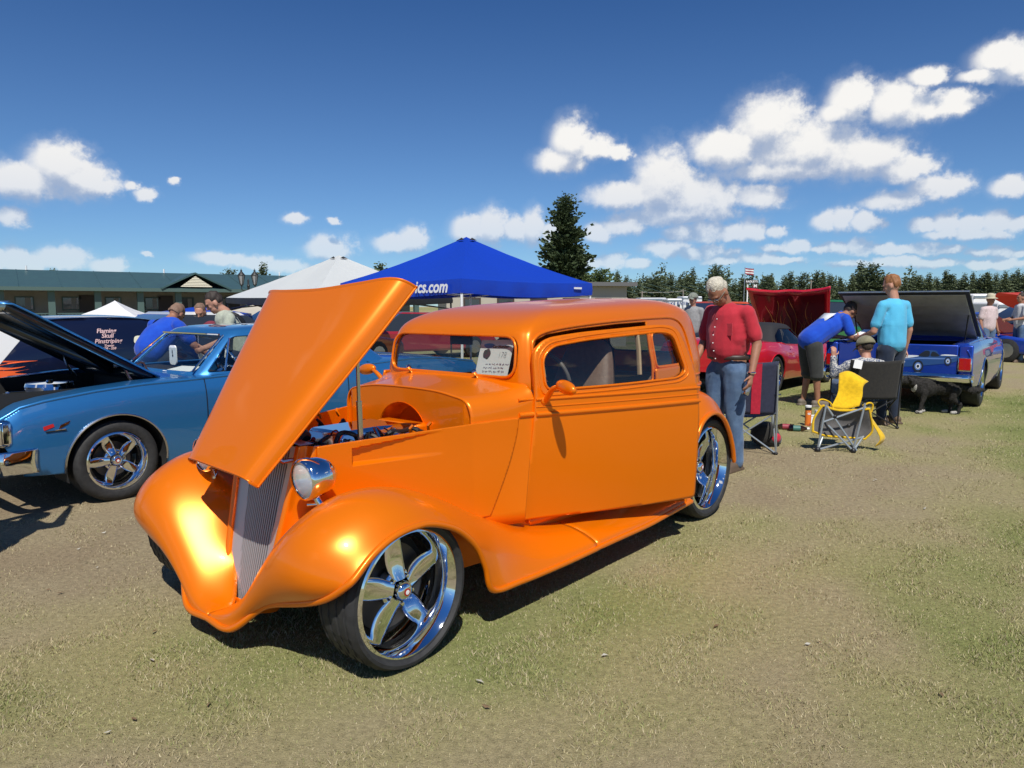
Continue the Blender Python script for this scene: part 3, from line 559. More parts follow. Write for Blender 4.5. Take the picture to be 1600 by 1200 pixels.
# ------------------------------------------------------------------ fenders and running boards
FEN = [
 [(.375,0,.115),(.372,.19,.12),(.312,.36,.245),(.305,.6,.318),(.312,.78,.372),(.285,.868,.452),(.275,.884,.462)],
 [(.362,0,.138),(.375,.2,.155),(.365,.37,.305),(.385,.6,.395),(.375,.765,.43),(.262,.878,.478),(.245,.888,.487)],
 [(.25,.0,.140),(.315,.20,.225),(.368,.39,.42),(.402,.6,.515),(.355,.775,.515),(.215,.884,.522),(.2,.89,.531)],
 [(.165,.11,.25),(.235,.27,.37),(.308,.45,.56),(.345,.62,.628),(.275,.80,.605),(.135,.888,.572),(.12,.892,.579)],
 [(.10,.19,.46),(.14,.33,.54),(.16,.51,.685),(.17,.655,.726),(.12,.815,.683),(.032,.89,.602),(.02,.893,.606)],
 [(.01,.25,.56),(.01,.39,.61),(0,.54,.715),(0,.675,.748),(-.01,.825,.695),(-.085,.89,.603),(-.09,.893,.604)],
 [(-.15,.335,.575),(-.15,.44,.605),(-.15,.57,.695),(-.15,.695,.722),(-.17,.835,.658),(-.2,.89,.573),(-.2,.893,.573)],
 [(-.3,.375,.565),(-.3,.475,.585),(-.3,.6,.645),(-.3,.71,.660),(-.305,.84,.597),(-.305,.89,.522),(-.3,.893,.52)],
 [(-.46,.42,.53),(-.46,.51,.54),(-.46,.62,.575),(-.45,.72,.582),(-.43,.845,.505),(-.405,.89,.432),(-.395,.893,.43)],
 [(-.62,.465,.48),(-.62,.55,.485),(-.61,.64,.498),(-.59,.735,.488),(-.525,.855,.402),(-.462,.89,.328),(-.452,.893,.325)],
 [(-.78,.44,.43),(-.78,.59,.415),(-.77,.665,.41),(-.73,.75,.383),(-.61,.862,.292),(-.512,.89,.213),(-.502,.893,.205)],
 [(-.95,.48,.36),(-.95,.63,.335),(-.93,.70,.318),(-.885,.775,.285),(-.77,.866,.225),(-.71,.89,.19),(-.705,.893,.184)],
 [(-1.14,.50,.30),(-1.14,.66,.28),(-1.13,.73,.262),(-1.10,.80,.235),(-1.06,.872,.206),(-1.04,.89,.182),(-1.04,.893,.176)],
 [(-1.36,.50,.275),(-1.36,.69,.264),(-1.36,.75,.254),(-1.36,.81,.238),(-1.36,.873,.21),(-1.36,.89,.184),(-1.36,.893,.178)],
]
for sgn in (1, -1):
    P = net(FEN, 118, 46)
    for _ in range(50): P[1:-1, 1:-1] = .5 * P[1:-1, 1:-1] + .125 * (P[2:, 1:-1] + P[:-2, 1:-1] + P[1:-1, 2:] + P[1:-1, :-2])   # fair the panel
    rim_ = np.vstack([P[0, 18:], P[1:46, -1]])
    for _ in range(50): rim_[1:-1] = .5 * rim_[1:-1] + .25 * (rim_[2:] + rim_[:-2])
    P[0, 18:] = rim_[:28]; P[1:46, -1] = rim_[28:]
    for _ in range(25): P[1:-1, 1:-1] = .5 * P[1:-1, 1:-1] + .125 * (P[2:, 1:-1] + P[:-2, 1:-1] + P[1:-1, 2:] + P[1:-1, :-2])
    m = MB().grid(P, flip=True)
    bead = np.vstack([P[0, :-1], P[:, -1]]); m.tube(bead, .005, 6)
    if sgn < 0: m.mirror_y()
    m.build('front_fender', ORG, rod, smooth=80, solid=.010, out=(-.3, sgn * .6, .1))
    RB = [[(x, y, z + (x < -1.9) * (-1.9 - x) * .05) for y, z in ((.50, .275), (.69, .264), (.75, .254), (.81, .238), (.873, .21), (.89, .184), (.893, .178))] for x in (-1.362, -1.6, -1.9, -2.15, -2.40, -2.46)]
    Pb = net(RB, 30, 46); m = MB().grid(Pb, flip=True); m.tube(Pb[:, -1] + np.array([0, -.004, 0]), .0065, 6)
    if sgn < 0: m.mirror_y()
    m.build('running_board', ORG, rod, smooth=80, solid=.010, out=(-1.9, sgn * .6, -.5))
    RF_ = [
     [(-2.33,.62,.27),(-2.34,.72,.262),(-2.35,.80,.245),(-2.37,.86,.22),(-2.385,.875,.20)],
     [(-2.35,.62,.46),(-2.37,.72,.45),(-2.385,.80,.43),(-2.405,.86,.40),(-2.42,.877,.385)],
     [(-2.42,.62,.70),(-2.44,.72,.69),(-2.46,.80,.66),(-2.49,.86,.60),(-2.51,.878,.57)],
     [(-2.56,.62,.85),(-2.57,.72,.845),(-2.585,.80,.815),(-2.61,.86,.745),(-2.62,.879,.71)],
     [(-2.76,.62,.90),(-2.76,.72,.895),(-2.77,.80,.862),(-2.78,.86,.79),(-2.785,.88,.752)],
     [(-2.98,.60,.865),(-2.98,.71,.855),(-2.965,.80,.81),(-2.945,.86,.735),(-2.935,.878,.70)],
     [(-3.14,.54,.75),(-3.13,.68,.735),(-3.10,.79,.69),(-3.065,.86,.615),(-3.05,.878,.585)],
     [(-3.24,.50,.58),(-3.22,.66,.565),(-3.18,.79,.53),(-3.14,.86,.48),(-3.125,.876,.46)],
     [(-3.29,.48,.38),(-3.27,.65,.375),(-3.23,.79,.37),(-3.185,.855,.36),(-3.17,.87,.355)]]
    Pr = net(RF_, 60, 34); m = MB().grid(Pr, flip=True); m.tube(Pr[:, -1], .0065, 6)
    if sgn < 0: m.mirror_y()
    m.build('rear_fender', ORG, rod, smooth=80, solid=.010, out=(-2.8, sgn * .5, .2))
# ------------------------------------------------------------------ hood sides with the pressed wedge
seam = cr([(-1.044, .893), (-1.03, .80), (-.985, .66), (-.90, .46), (-.85, .36)], 14)
hs_poly = [(.0, .40), (-.001, .858)] + [(x, .859 + (-x) * .034) for x in np.linspace(-.05, -1.0, 8)] + list(map(tuple, seam))
hsf = psdf(hs_poly)
wedge = psdf([(-.155, .752), (-.155, .833), (-.60, .868), (-.60, .752)])
def S_hs(sgn):
    def S(x, z):
        y = np.interp(-x, [-.1, 0, .78, 1.0, 1.06], [.275, .298, .502, .574, .592]) * smi(z, [.3, .6, .8, .92], [1.02, 1.01, 1.0, 1.0]) + .012
        top_l = .833 + (-.155 - x) * .085; a = np.clip((-x - .155) / .003, 0, 1) * np.clip((.62 + x) / .46, 0, 1) * np.clip((top_l - z) / .006, 0, 1) * np.clip((z - .752) / .012, 0, 1)
        return np.stack([x, sgn * (y - .030 * a), z], -1)
    return S
for sgn in (1, -1):
    xs_ = np.unique(np.concatenate([np.linspace(.0, -1.05, 130), [-.1545, -.1555, -.158, -.160]]))[::-1]; zs_ = np.unique(np.concatenate([np.linspace(.40, .90, 110), [.750, .756, .762]]))
    m = MB(); cutgrid(S_hs(sgn), xs_, zs_, xz_sdf(hsf), m, flip=sgn > 0, it=3); m.build('hood_side', ORG, rod, smooth=30, solid=.014, out=(-.5, -sgn * 3, .6))
# ------------------------------------------------------------------ firewall
m = MB(); fw = psdf([(y * .985, z) for _, y, z in net(cw, 2, 61)[0]][::-1])
tunf = psdf([(-.02 + .19 * math.cos(q), .78 + .17 * math.sin(q)) for q in np.linspace(0, 2 * math.pi, 40, endpoint=False)])
def S_fw(y, z): return np.stack([-.782 - .012 * (np.abs(y) > .46), y, z], -1)
cutgrid(S_fw, np.linspace(-.5, .5, 70), np.linspace(.5, 1.05, 60), lambda P: np.maximum(fw(P[..., 1], P[..., 2]), -tunf(P[..., 1], P[..., 2])), m)
q = np.linspace(0, 2 * math.pi, 41); m.grid(np.array([[(x, -.02 + .19 * k * math.cos(t), .78 + .17 * k * math.sin(t)) for t in q] for x, k in ((-.778, 1.02), (-.786, 1.0), (-.85, .97), (-.89, .85), (-.90, .5), (-.90, .01))]))
m.build('firewall', ORG, rod, smooth=40)
m = MB()
for sgn in (1, -1): m.grid(np.array([[(x, sgn * y, z) for z in (.16, .42)] for x, y in ((-.6, .50), (-1.0, .55), (-1.15, .585), (-1.6, .625), (-2.42, .63))]))
m.build('sill', ORG, rod)
m = MB(); m.box((-.38, 0, .46), (.84, .62, .02)); m.box((-2.1, 0, .36), (1.8, 1.1, .02)); m.box((-1.5, 0, .34), (3.1, .5, .08)); m.box((-2.95, 0, .42), (.5, .85, .3)); m.build('floor_pan', blackm, rod)
# ------------------------------------------------------------------ radiator shell, grille
def gw(z): return smi(z, [.11, .14, .2, .3, .5, .7, .9], [.07, .105, .135, .165, .195, .215, .225])
def gx(z): return .10 + (.67 - z) * .235
sh = MB(); zs = np.concatenate([np.linspace(.105, .2, 8), np.linspace(.24, .86, 16)]); secs = []
for z in zs:
    w, x = float(gw(z)), float(gx(z)); xb = min(x - .05, .02) if z > .4 else x - .08; wb = max(w + .05, .26 * min(1, (z - .05) / .45))
    secs.append([(x - .055, w - .012, z), (x - .012, w - .006, z), (x - .002, w, z), (x, w + .012, z), (x - .008, w + .026, z), (x - .04, w + .034, z), (xb, wb + .02, z), (xb - .03, wb + .026, z)])
for sgn in (1, -1):
    P = net(secs, 60, 22); P = P * np.array([1, sgn, 1]); sh.grid(P, flip=sgn > 0)
bt = []
for y in np.linspace(-.085, .085, 12): bt.append([(.225, y, .16), (.232, y, .128), (.24, y, .115), (.248, y, .112), (.25, y, .098), (.2, y, .09)])
sh.grid(net(bt, 12, 14), flip=True)
tp = []                                                   # crown of the shell under the hood line
for x in (-.02, .01, .035, .045): tp.append([(x, y, .862 + .012 * math.cos(y / .26 * 1.5)) for y in np.linspace(-.25, .25, 14)])
sh.grid(np.array(tp))
shell = sh.build('radiator_shell', ORG, rod, smooth=60)
m = MB()
for sgn in (1, -1): m.grid(np.array([[(gx(z) - .02, sgn * (gw(z) - .005), z), (gx(z) - .032, sgn * (gw(z) - .075), z)] for z in np.linspace(.13, .85, 20)]), flip=sgn < 0)
m.build('grille_surround', mat('brushed_silver', (.50, .49, .50), .42, .6), rod)
m = MB(); m.grid(np.array([[(gx(z) - .06, s * (gw(z) - .03), z) for s in (-1, 1)] for z in (.12, .5, .86)])); m.build('grille_backing', blackm, rod)
bar_m = mat('grille_bar_alloy', (.40, .37, .37), .42, .55)
for k in range(21):
    y = -.16 + k * .016; zb = .135
    while gw(zb) - .060 < abs(y) and zb < .8: zb += .005
    if zb > .78: continue
    zz_ = np.linspace(zb, .855, 12); MB().tube(np.array([(gx(z) - .030 - .015 * (y / .2) ** 2, y * (.92 + .08 * (z - .13) / .7), z) for z in zz_]), .0052, 6).build('grille_bar', bar_m, rod, smooth=80)
# ------------------------------------------------------------------ headlights
lamp_lens = mat('fluted_lamp_glass', (.72, .75, .74), .12, 0, 1.); lamp_lens.node_tree.nodes['Principled BSDF'].inputs['Alpha'].default_value = .5
for sgn in (1, -1):
    c = np.array([.15, sgn * .42, .755]); m = MB()
    m.lathe([(.083, .0), (.088, -.006), (.089, -.03), (.084, -.034), (.0845, -.04), (.083, -.07), (.07, -.11), (.045, -.14), (.0001, -.152)], 36, axis='x')
    o = m.build('headlight', chrome, rod, smooth=40); o.location = c; o.rotation_euler = (0, R(3), 0)
    m = MB(); m.lathe([(.0001, .018), (.03, .016), (.055, .01), (.075, .002), (.083, -.006)], 32, axis='x'); m.build('lens', lamp_lens, o, smooth=80)
    m = MB(); m.lathe([(.0001, -.075), (.03, -.068), (.055, -.045), (.075, -.015), (.083, -.004)], 32, axis='x'); m.ell((-.04, 0, 0), (.02, .012, .012)); m.build('reflector', mat('reflector', (.85, .86, .86), .12, 1.), o, smooth=80)
    m = MB(); m.lathe([(.078, .012), (.086, .006), (.089, -.004)], 36, axis='x'); m.build('headlight_rim', chrome, o, smooth=60)
    m = MB(); m.tube([(-.05, 0, -.07), (-.055, sgn * .01, -.10), (-.06, sgn * .03, -.12), (-.1, sgn * .07, -.135)], [.016, .014, .013, .02], 10); m.ell((-.05, 0, -.078), (.028, .018, .02)); m.tube([(-.03, -sgn * .03, -.12), (-.09, sgn * .05, -.115)], .007, 8); m.build('headlight_stalk', chrome, o, smooth=60)
# ------------------------------------------------------------------ hood, tipped forward on its front hinge
HF, HRr = np.array([.275, 0, .745]), np.array([-.36, 0, 1.535]); hd_ = (HRr - HF); hl = np.linalg.norm(hd_); hd_ /= hl; hn = np.array([hd_[2], 0, -hd_[0]])
rows = []
for t, hw, cr_, c2 in ((0, .285, .055, .0), (.02, .288, .06, .0), (.25, .345, .07, .004), (.5, .41, .08, .006), (.75, .475, .085, .006), (.985, .53, .09, .004), (1, .532, .09, 0)):
    row = []
    for q, hgt in ((-1.0, -.03), (-.995, .10), (-.965, .42), (-.90, .72), (-.78, .90), (-.5, .985), (0, 1.0), (.5, .985), (.78, .90), (.90, .72), (.965, .42), (.995, .10), (1.0, -.03)):
        row.append(HF + hd_ * (hl * t - .055 * (1 - q * q) * t ** 6 + .035 * q * t ** 3 - .012 * q * (1 - t)) + np.array([0, q * hw, 0]) + hn * (hgt * cr_ * 1.1 - .004))
    rows.append(row)
P = net(rows, 60, 73); m = MB().grid(P, flip=False)
for a in (P[:, 0], P[:, -1]): m.tube(a - hn * .003, .0055, 8)
hood = m.build('hood', ORG, rod, smooth=70, solid=.006, out=(-1, 0, .8))
m = MB()
for y in (-.3, 0, .3): m.tube([HF + hd_ * hl * .12 + (0, y * .6, 0) + hn * .02, HF + hd_ * hl * .92 + (0, y, 0) + hn * .045], .02, 6)
for t, w in ((.12, .26), (.5, .36), (.92, .46)): m.tube([HF + hd_ * hl * t + (0, s * w, 0) + hn * (.045 - .05 * abs(s) ** 4) for s in np.linspace(-1, 1, 9)], .02, 6)
m.build('hood_bracing', ORG_IN, hood)
for sgn in (1, -1):
    m = MB(); m.tube([(-.235, sgn * .315, .80), (-.225, sgn * .32, 1.0), (-.205, sgn * .34, 1.27)], .009, 8); m.tube([(-.235, sgn * .315, .80), (-.225, sgn * .32, 1.04)], .014, 8); m.build('hood_strut', chrome_d, rod)
    m = MB(); m.tube([(-.02, sgn * .2, .82), (.05, sgn * .22, .80), (.12, sgn * .22, .80), (.17, sgn * .22, .83)], .011, 8); m.build('hood_hinge', chrome_d, rod)
    m = MB()
    for xx in (-.5, -.62): m.tube([(xx, sgn * .36, .86), (xx + .01, sgn * .37, .885), (xx, sgn * .38, .90)], .008, 6)
    m.build('hood_latch', ORG, rod)
# ------------------------------------------------------------------ engine
eng = MB().box((-.42, 0, .60), (.60, .46, .30)).build('engine', mat('engine_black', (.03, .03, .032), .4, .3), rod, bevel=.02)
MB().box((-.46, .0, .83), (.46, .30, .075), taper=.86).build('engine_cover', chrome, eng, bevel=.018)
MB().box((-.735, .03, .80), (.10, .32, .12)).build('distributor_cover', ORG, eng, bevel=.02)
m = MB()
for sgn in (1, -1):
    m.box((-.42, sgn * .235, .74), (.5, .10, .08), taper=.9)
m.build('valve_cover', chrome, eng, bevel=.015)
m = MB(); rr_ = random.Random(3)
for k in range(9):
    x = -.12 - .07 * k; s = 1 if k % 2 else -1
    m.tube(cr([(x, s * .17, .76), (x - .02, s * (.22 + rr_.random() * .05), .83 + rr_.random() * .03), (x - .06, s * .30, .80), (x - .05, s * .33, .70)], 12), .009 + .006 * rr_.random(), 7)
m.build('hose', black, eng)
for k in range(16):
    x = rr_.uniform(-.70, -.10); y = rr_.choice((1, 1, -1)) * rr_.uniform(.17, .30); p_ = [(x, y, .74)]
    for _ in range(3): x += rr_.uniform(-.12, .12); y += rr_.uniform(-.06, .06); y = max(-.32, min(.32, y)); p_.append((max(-.74, min(-.06, x)), y, rr_.uniform(.78, .885)))
    MB().tube(cr(p_, 16), rr_.choice((.004, .006, .011)), 6).build('wire', [black, black, mat('red_wire', (.4, .02, .02), .5), chrome_d][k % 4], eng)
MB().tube(cr([(-.12, .05, .86), (-.06, .10, .885), (.0, .10, .84)], 12), .026, 10).build('radiator_hose', black, eng)
for k in range(4): MB().lathe([(.03, 0), (.032, .03), (.02, .05), (.02, .08), (.0001, .085)], 14, o=(-.18 - .15 * k, .285, .77)).build('filler_cap', [chrome, black][k % 2], eng)
m = MB(); m.lathe([(.0001, .05), (.06, .05), (.065, .03), (.065, -.03), (.05, -.05)], 18, o=(-.12, .14, .76), axis='x'); m.lathe([(.0001, .04), (.045, .04), (.05, -.03)], 16, o=(-.1, -.13, .72), axis='x'); m.build('alternator', alu, eng)
m = MB()
for k in range(12): m.ell((-.2 - rr_.random() * .5, rr_.choice((-1, 1)) * (.2 + rr_.random() * .12), .76 + rr_.random() * .05), (.02, .016, .016), 8, 6)
for k in range(3): m.box((-.16 - .16 * k, .30, .78), (.06, .05, .07))
m.build('engine_fitting', mat('fitting_steel', (.35, .35, .36), .3, .9), eng, bevel=.004)
MB().box((-.02, 0, .62), (.05, .46, .46)).build('radiator', blackm, rod, bevel=.01)
# ------------------------------------------------------------------ wheels
w1 = make_wheel(rod, .268, .315, .20, (-.055, .845, .313), 1, depth=.075, spin=.06)
make_wheel(rod, .268, .315, .20, (-.055, -.845, .313), -1, proto=w1)
w2 = make_wheel(rod, .292, .356, .27, (-2.84, .83, .354), 1, depth=.10, spin=.3)
make_wheel(rod, .292, .356, .27, (-2.84, -.83, .354), -1, proto=w2)
for sgn in (1, -1): MB().lathe([(.42, -.30), (.42, .0)], 24, axis='y').build('wheel_well', blackm, rod).location = (-2.84, sgn * .6 + (.3 if sgn < 0 else 0), .36)
m = MB(); m.tube([(-.055, -.7, .30), (-.055, .7, .30)], .03, 8); m.tube([(-2.84, -.7, .34), (-2.84, .7, .34)], .04, 8); m.build('axle', blackm, rod)
# ------------------------------------------------------------------ interior
for y in (-.33, .33):
    m = MB(); S_ = []
    for z, hw, x, th in ((.55, .22, -1.92, .09), (.75, .235, -1.96, .10), (.95, .225, -2.02, .09), (1.12, .19, -2.07, .075), (1.22, .15, -2.10, .065), (1.265, .07, -2.115, .04)):
        a = np.linspace(0, 2 * math.pi, 20, endpoint=False); S_.append(np.c_[x + th * np.sign(np.sin(a)) * np.abs(np.sin(a)) ** .7, y + hw * np.sign(np.cos(a)) * np.abs(np.cos(a)) ** .6, np.full(20, z)])
    m.grid(net(np.array(S_), 20, 40), cv=False); seat = m.build('seat', tan, rod, smooth=80); MB().box((-1.72, y, .53), (.48, .46, .14)).build('seat_cushion', tan, seat, bevel=.05)
m = MB(); m.box((-2.75, 0, .7), (.2, 1.1, .6)); m.box((-2.55, 0, .52), (.4, 1.1, .16)); m.build('rear_seat', tan, rod, bevel=.05)
m = MB(); m.grid(net([[(-1.2, -.55, .9), (-1.2, 0, .9), (-1.2, .55, .9)], [(-1.24, -.56, 1.05), (-1.24, 0, 1.06), (-1.24, .56, 1.05)], [(-1.42, -.58, 1.03), (-1.40, 0, 1.045), (-1.42, .58, 1.03)], [(-1.45, -.58, .85), (-1.43, 0, .85), (-1.45, .58, .85)]], 12, 12)); m.build('dashboard', dark_in, rod, smooth=50)
a = np.linspace(0, 2 * math.pi, 40, endpoint=False); m = MB(); m.tube(np.c_[.18 * .25 * np.cos(a), .18 * np.sin(a), .18 * np.cos(a)], .013, 8, closed=True); stw = m.build('steering_wheel', mat('wheel_grip', (.09, .08, .07), .5), rod, smooth=80); stw.location = (-1.62, .33, 1.02)
m = MB()
for t in (0, 2.1, 4.2): m.tube([(0, 0, 0), (.18 * .25 * math.cos(t), .18 * math.sin(t), .18 * math.cos(t))], .009, 6)
m.tube([(0, 0, 0), (.25, 0, -.1)], .02, 8); m.build('steering_spoke', chrome, stw)
m = MB(); m.tube([(-1.2, .0, 1.325), (-1.23, 0, 1.29)], .008, 6); m.box((-1.235, 0, 1.275), (.02, .17, .05)); m.build('rear_view_mirror', black, rod, bevel=.01)
for y, z in ((-.30, 1.083), (.24, 1.083)):
    m = MB(); m.lathe([(.0001, .022), (.014, .018), (.015, 0), (.008, -.012), (.008, -.03)], 12, axis='x'); o = m.build('wiper_post', chrome, rod); o.location = (-1.095, y, z + .02); o.rotation_euler = (0, R(-50), 0)
# ------------------------------------------------------------------ show card leaning inside the glass
card_z, cy0 = 1.2, .30
card = tag(MB().box((0, 0, 0), (.002, .24, .205)).build('show_card', paper), 'white entry card numbered 178 behind the orange windshield', 'card')
def on_card(a, b, h): return (.001 + h, a, b)
m = MB(); text_mb('Car Number:', .022, lambda a, b, h: on_card(a + .035, b + .062, h), mb=m, bold=.0006, align='CENTER')
m.build('printed_heading', ink, card, smooth=0)
m = MB(); text_mb('178', .052, lambda a, b, h: on_card(a * .8 + .055, b + .012, h), mb=m, bold=-.0012, shear=.1); m.build('number', mat('pencil', (.25, .25, .27), .8), card, smooth=0)
m = MB(); m.poly([on_card(-.055 + .038 * math.cos(t) * (1 + .15 * math.sin(3 * t)), .068 + .014 * math.sin(t), .0015) for t in np.linspace(0, 6.28, 20)[:-1]]); m.build('card_logo', mat('logo_blue', (.12, .3, .62), .6), card, smooth=0)
m = MB(); m.poly([on_card(-.06 + .028 * math.cos(t), .02 + .03 * math.sin(t) * (1 + .1 * math.cos(5 * t)), .0015) for t in np.linspace(0, 6.28, 24)[:-1]]); m.build('card_picture', mat('picture_green', (.04, .10, .09), .6, c2=(.12, .06, .10), scale=60), card, smooth=0)
m = MB(); rr_ = random.Random(9)
for row, (a0, a1) in enumerate(((-.055, .1), (-.065, .085), (-.07, .07))):
    x = a0; z = -.04 - row * .021
    while x < a1:
        wd = rr_.uniform(.012, .03); pts = [on_card(x + wd * k / 8, z + rr_.uniform(-.005, .006) + .003 * math.sin(k * 2.3), .0018) for k in range(9)]; m.tube(pts, .0011, 4); x += wd + .008
m.build('handwriting', mat('pen_purple', (.16, .08, .16), .8), card, smooth=0)
Mw = Matrix.Translation(Vector(ROD_LOC)) @ Matrix.Rotation(ROD_RZ, 4, 'Z') @ Matrix.Translation((-1.172, .315, 1.190)) @ Matrix.Rotation(R(2), 4, 'X') @ Matrix.Rotation(R(-20), 4, 'Y')
card.matrix_world = Mw
# ================================================================== shared body tools for the other cars (+x forward, +y left, origin under the front axle)
NH = np.array([(0, 0), (-.006, .45), (-.022, .78), (-.055, .92), (-.13, .975), (-.35, 1.0), (-.65, 1.0), (-.85, .965), (-.94, .90), (-.98, .74), (-.995, .42), (-1, 0)])
def gh(RZ, RF, RW, RR, H=NH):
    A = np.array([RZ, RF, RW, RR], float).T
    def mk(sgn):
        def S(u, v):
            q = cr_at(A, v); p = cr_at(H, np.clip(u, 0, len(H) - 1)); return np.stack([q[..., 1] + p[..., 0] * (q[..., 1] - q[..., 3]), sgn * p[..., 1] * q[..., 2], q[..., 0] + 0 * p[..., 0]], -1)
        return S
    return mk
def greenhouse(parent, mk, nv, paint, wsp, sides, rear, vsplit, gl, H=NH, xs_front=None, x_rear=None, name='roof', ymin=.35, glass_sides=(1, -1)):
    """shell with windscreen (y,z), side (x,z) and rear (y,z) openings, and the panes in them"""
    wf = psdf(wsp); sf = [psdf(p) for p in sides]; rf = psdf(rear) if rear is not None else None; n = len(H) - 1
    def hole(P):
        x, y, z = P[..., 0], P[..., 1], P[..., 2]; d = np.where((x > xs_front) & (np.abs(y) < .9), wf(y, z), 9.)
        for f in sf: d = np.minimum(d, np.where(np.abs(y) > ymin, f(x, z), 9.))
        if rf is not None: d = np.minimum(d, np.where(x < x_rear, rf(y, z), 9.))
        return d
    ug = np.linspace(0, n, 150); vg = np.concatenate([np.linspace(0, vsplit, 34), np.linspace(vsplit + .1, nv, 16)]); m = MB()
    cutgrid(mk(1), ug, vg, lambda P: -hole(P), m, flip=True); cutgrid(mk(-1), ug, vg, lambda P: -hole(P), m); o = m.build(name, paint, parent, smooth=60, solid=.012, fix=True)
    def pane(nm, f, sgns):
        for s in sgns:
            S0 = mk(s); S = lambda u, v: S0(u, v) * np.array([1, .985, 1]) + np.array([0, 0, -.004]); m = MB(); cutgrid(S, ug, vg[:34], lambda P: f(P) - .004, m)
            if len(m.f): m.build(nm, gl, parent, smooth=60)
    m = MB()
    for s in (1, -1): S0 = mk(s); cutgrid(lambda u, v: S0(u, v) + np.array([-.012, 0, -.004]), ug[:80], vg[:34], lambda P: np.where(P[..., 0] > xs_front - .012, wf(P[..., 1], P[..., 2]), 9.) - .004, m)
    m.build('windshield_glass', gl, parent, smooth=60, fix=True)
    for f in sf: pane('side_window_glass', lambda P, f=f: np.where(np.abs(P[..., 1]) > ymin * .98, f(P[..., 0], P[..., 2]), 9.), glass_sides)
    if rf is not None:
        m = MB()
        for s in (1, -1): S0 = mk(s); cutgrid(lambda u, v: S0(u, v) + np.array([.012, 0, -.004]), ug[70:], vg[:34], lambda P: np.where(P[..., 0] < x_rear + .012, rf(P[..., 1], P[..., 2]), 9.) - .004, m)
        if len(m.f): m.build('rear_window_glass', gl, parent, smooth=60, fix=True)
    return o
def body_sides(parent, paint, poly, arches, yf, nx=150, nz=64, sgns=(1, -1), solid=.012, lip=None, name='body_side'):
    f = psdf(poly); P = np.asarray(poly); res = []
    sd = lambda Q: np.max([f(Q[..., 0], Q[..., 2])] + [r - np.hypot(Q[..., 0] - x, Q[..., 2] - z) for x, z, r in arches], axis=0)
    for s in sgns:
        S = lambda x, z: np.stack([x, s * yf(x, z), z], -1); m = MB()
        cutgrid(S, np.linspace(P[:, 0].min() - .005, P[:, 0].max() + .005, nx), np.linspace(P[:, 1].min() - .005, P[:, 1].max() + .005, nz), sd, m, flip=s < 0)
        o = m.build(name, paint, parent, smooth=50, solid=solid, out=(P[:, 0].mean(), 0, P[:, 1].mean())); res.append(o)
        for k, (x, z, r) in enumerate(arches):
            t = np.linspace(-.2, math.pi + .2, 30); q = np.array([(x + r * math.cos(a), 0, z + r * math.sin(a)) for a in t]); q = q[f(q[:, 0], q[:, 2]) < .002]
            if len(q) > 3:
                q[:, 1] = s * (yf(q[:, 0], q[:, 2]) + .002); MB().tube(q, .009, 6).build('wheel_lip', lip or paint, o)
                w = MB(); w.grid(np.array([[(x + (r - .004) * math.cos(a), s * (yf(np.array(x), np.array(.5)) - dy), z + (r - .004) * math.sin(a)) for dy in (.015, .30)] for a in np.linspace(-.3, math.pi + .3, 20)])); w.build('wheel_well', blackm, o)
    return res
def place(o, loc, hdg, fw=1):
    """heading in degrees clockwise from the view direction"""
    h = R(hdg); o.location = loc; o.rotation_euler = (0, 0, math.atan2(fw * math.cos(h), fw * math.sin(h)))
# ------------------------------------------------------------------ blue coupe with its hood up
BLU = car_paint('marina_blue_paint', (.028, .19, .47), .5, .34)
chev = thing('muscle_car', 'metallic blue 1960s coupe with hood raised, parked left of the orange rod', 'car'); place(chev, (-3.695, 6.065, 0), 40, -1)
ctop = np.array([(.80, .66), (.70, .705), (.60, .772), (.435, .808), (.119, .848), (-.228, .874), (-.59, .882), (-.88, .893), (-1.8, .90), (-2.5, .905), (-3.0, .925), (-3.5, .905), (-4.0, .84), (-4.08, .78)])
cpoly = list(map(tuple, ctop)) + [(-4.07, .42), (-3.9, .34), (-3.3, .26), (-2.4, .215), (-.45, .215), (-.40, .23), (.36, .27), (.60, .29), (.70, .50)]
def cz(x): return np.interp(-x, -ctop[:, 0], ctop[:, 1])
def cyf(x, z):
    W = smi(-x, [-.85, -.6, 0, .8, 2, 3, 3.7, 4.1], [.885, .91, .935, .945, .95, .95, .93, .90]); t = z / cz(x)
    return W * smi(t, [.2, .35, .55, .75, .90, 1.0], [.945, .975, .995, 1.0, .985, .955])
body_sides(chev, BLU, cpoly, [(-.02, .30, .365), (-2.93, .30, .36)], cyf, lip=chrome_d, nx=330, nz=80)
m = MB()                                                  # fender tops, cowl, rear deck
for s in (1, -1):
    xs_ = np.linspace(.72, -.62, 30); m.grid(np.array([[(x, s * (cyf(np.array(x), np.array(cz(x))) * (1 - k) + .70 * k), cz(x) + .012 * math.sin(k * 1.6) + .004) for k in (0, .15, .4, .7, 1)] for x in xs_]), flip=s > 0)
m.grid(np.array([[(x, y, .885 + .012 * (1 - (y / .9) ** 2)) for y in np.linspace(-.905, .905, 14)] for x in (-.47, -.55, -.7, -.86)]))
m.grid(net([[(x, q * w, z - .05 * abs(q) ** 3 + .012) for q in np.linspace(-1, 1, 11)] for x, z, w in ((-2.55, .925, .905), (-3.0, .935, .905), (-3.5, .915, .89), (-3.95, .86, .875), (-4.08, .80, .865), (-4.10, .60, .865), (-4.07, .42, .85))], 30, 30))
for s in (1, -1): m.tube([(x, s * (float(cyf(np.array(x), np.array(cz(x)))) - .004), cz(x) - .004) for x in np.linspace(.80, -4.0, 70)], .013, 8)
m.build('fender_top', BLU, chev, smooth=50)
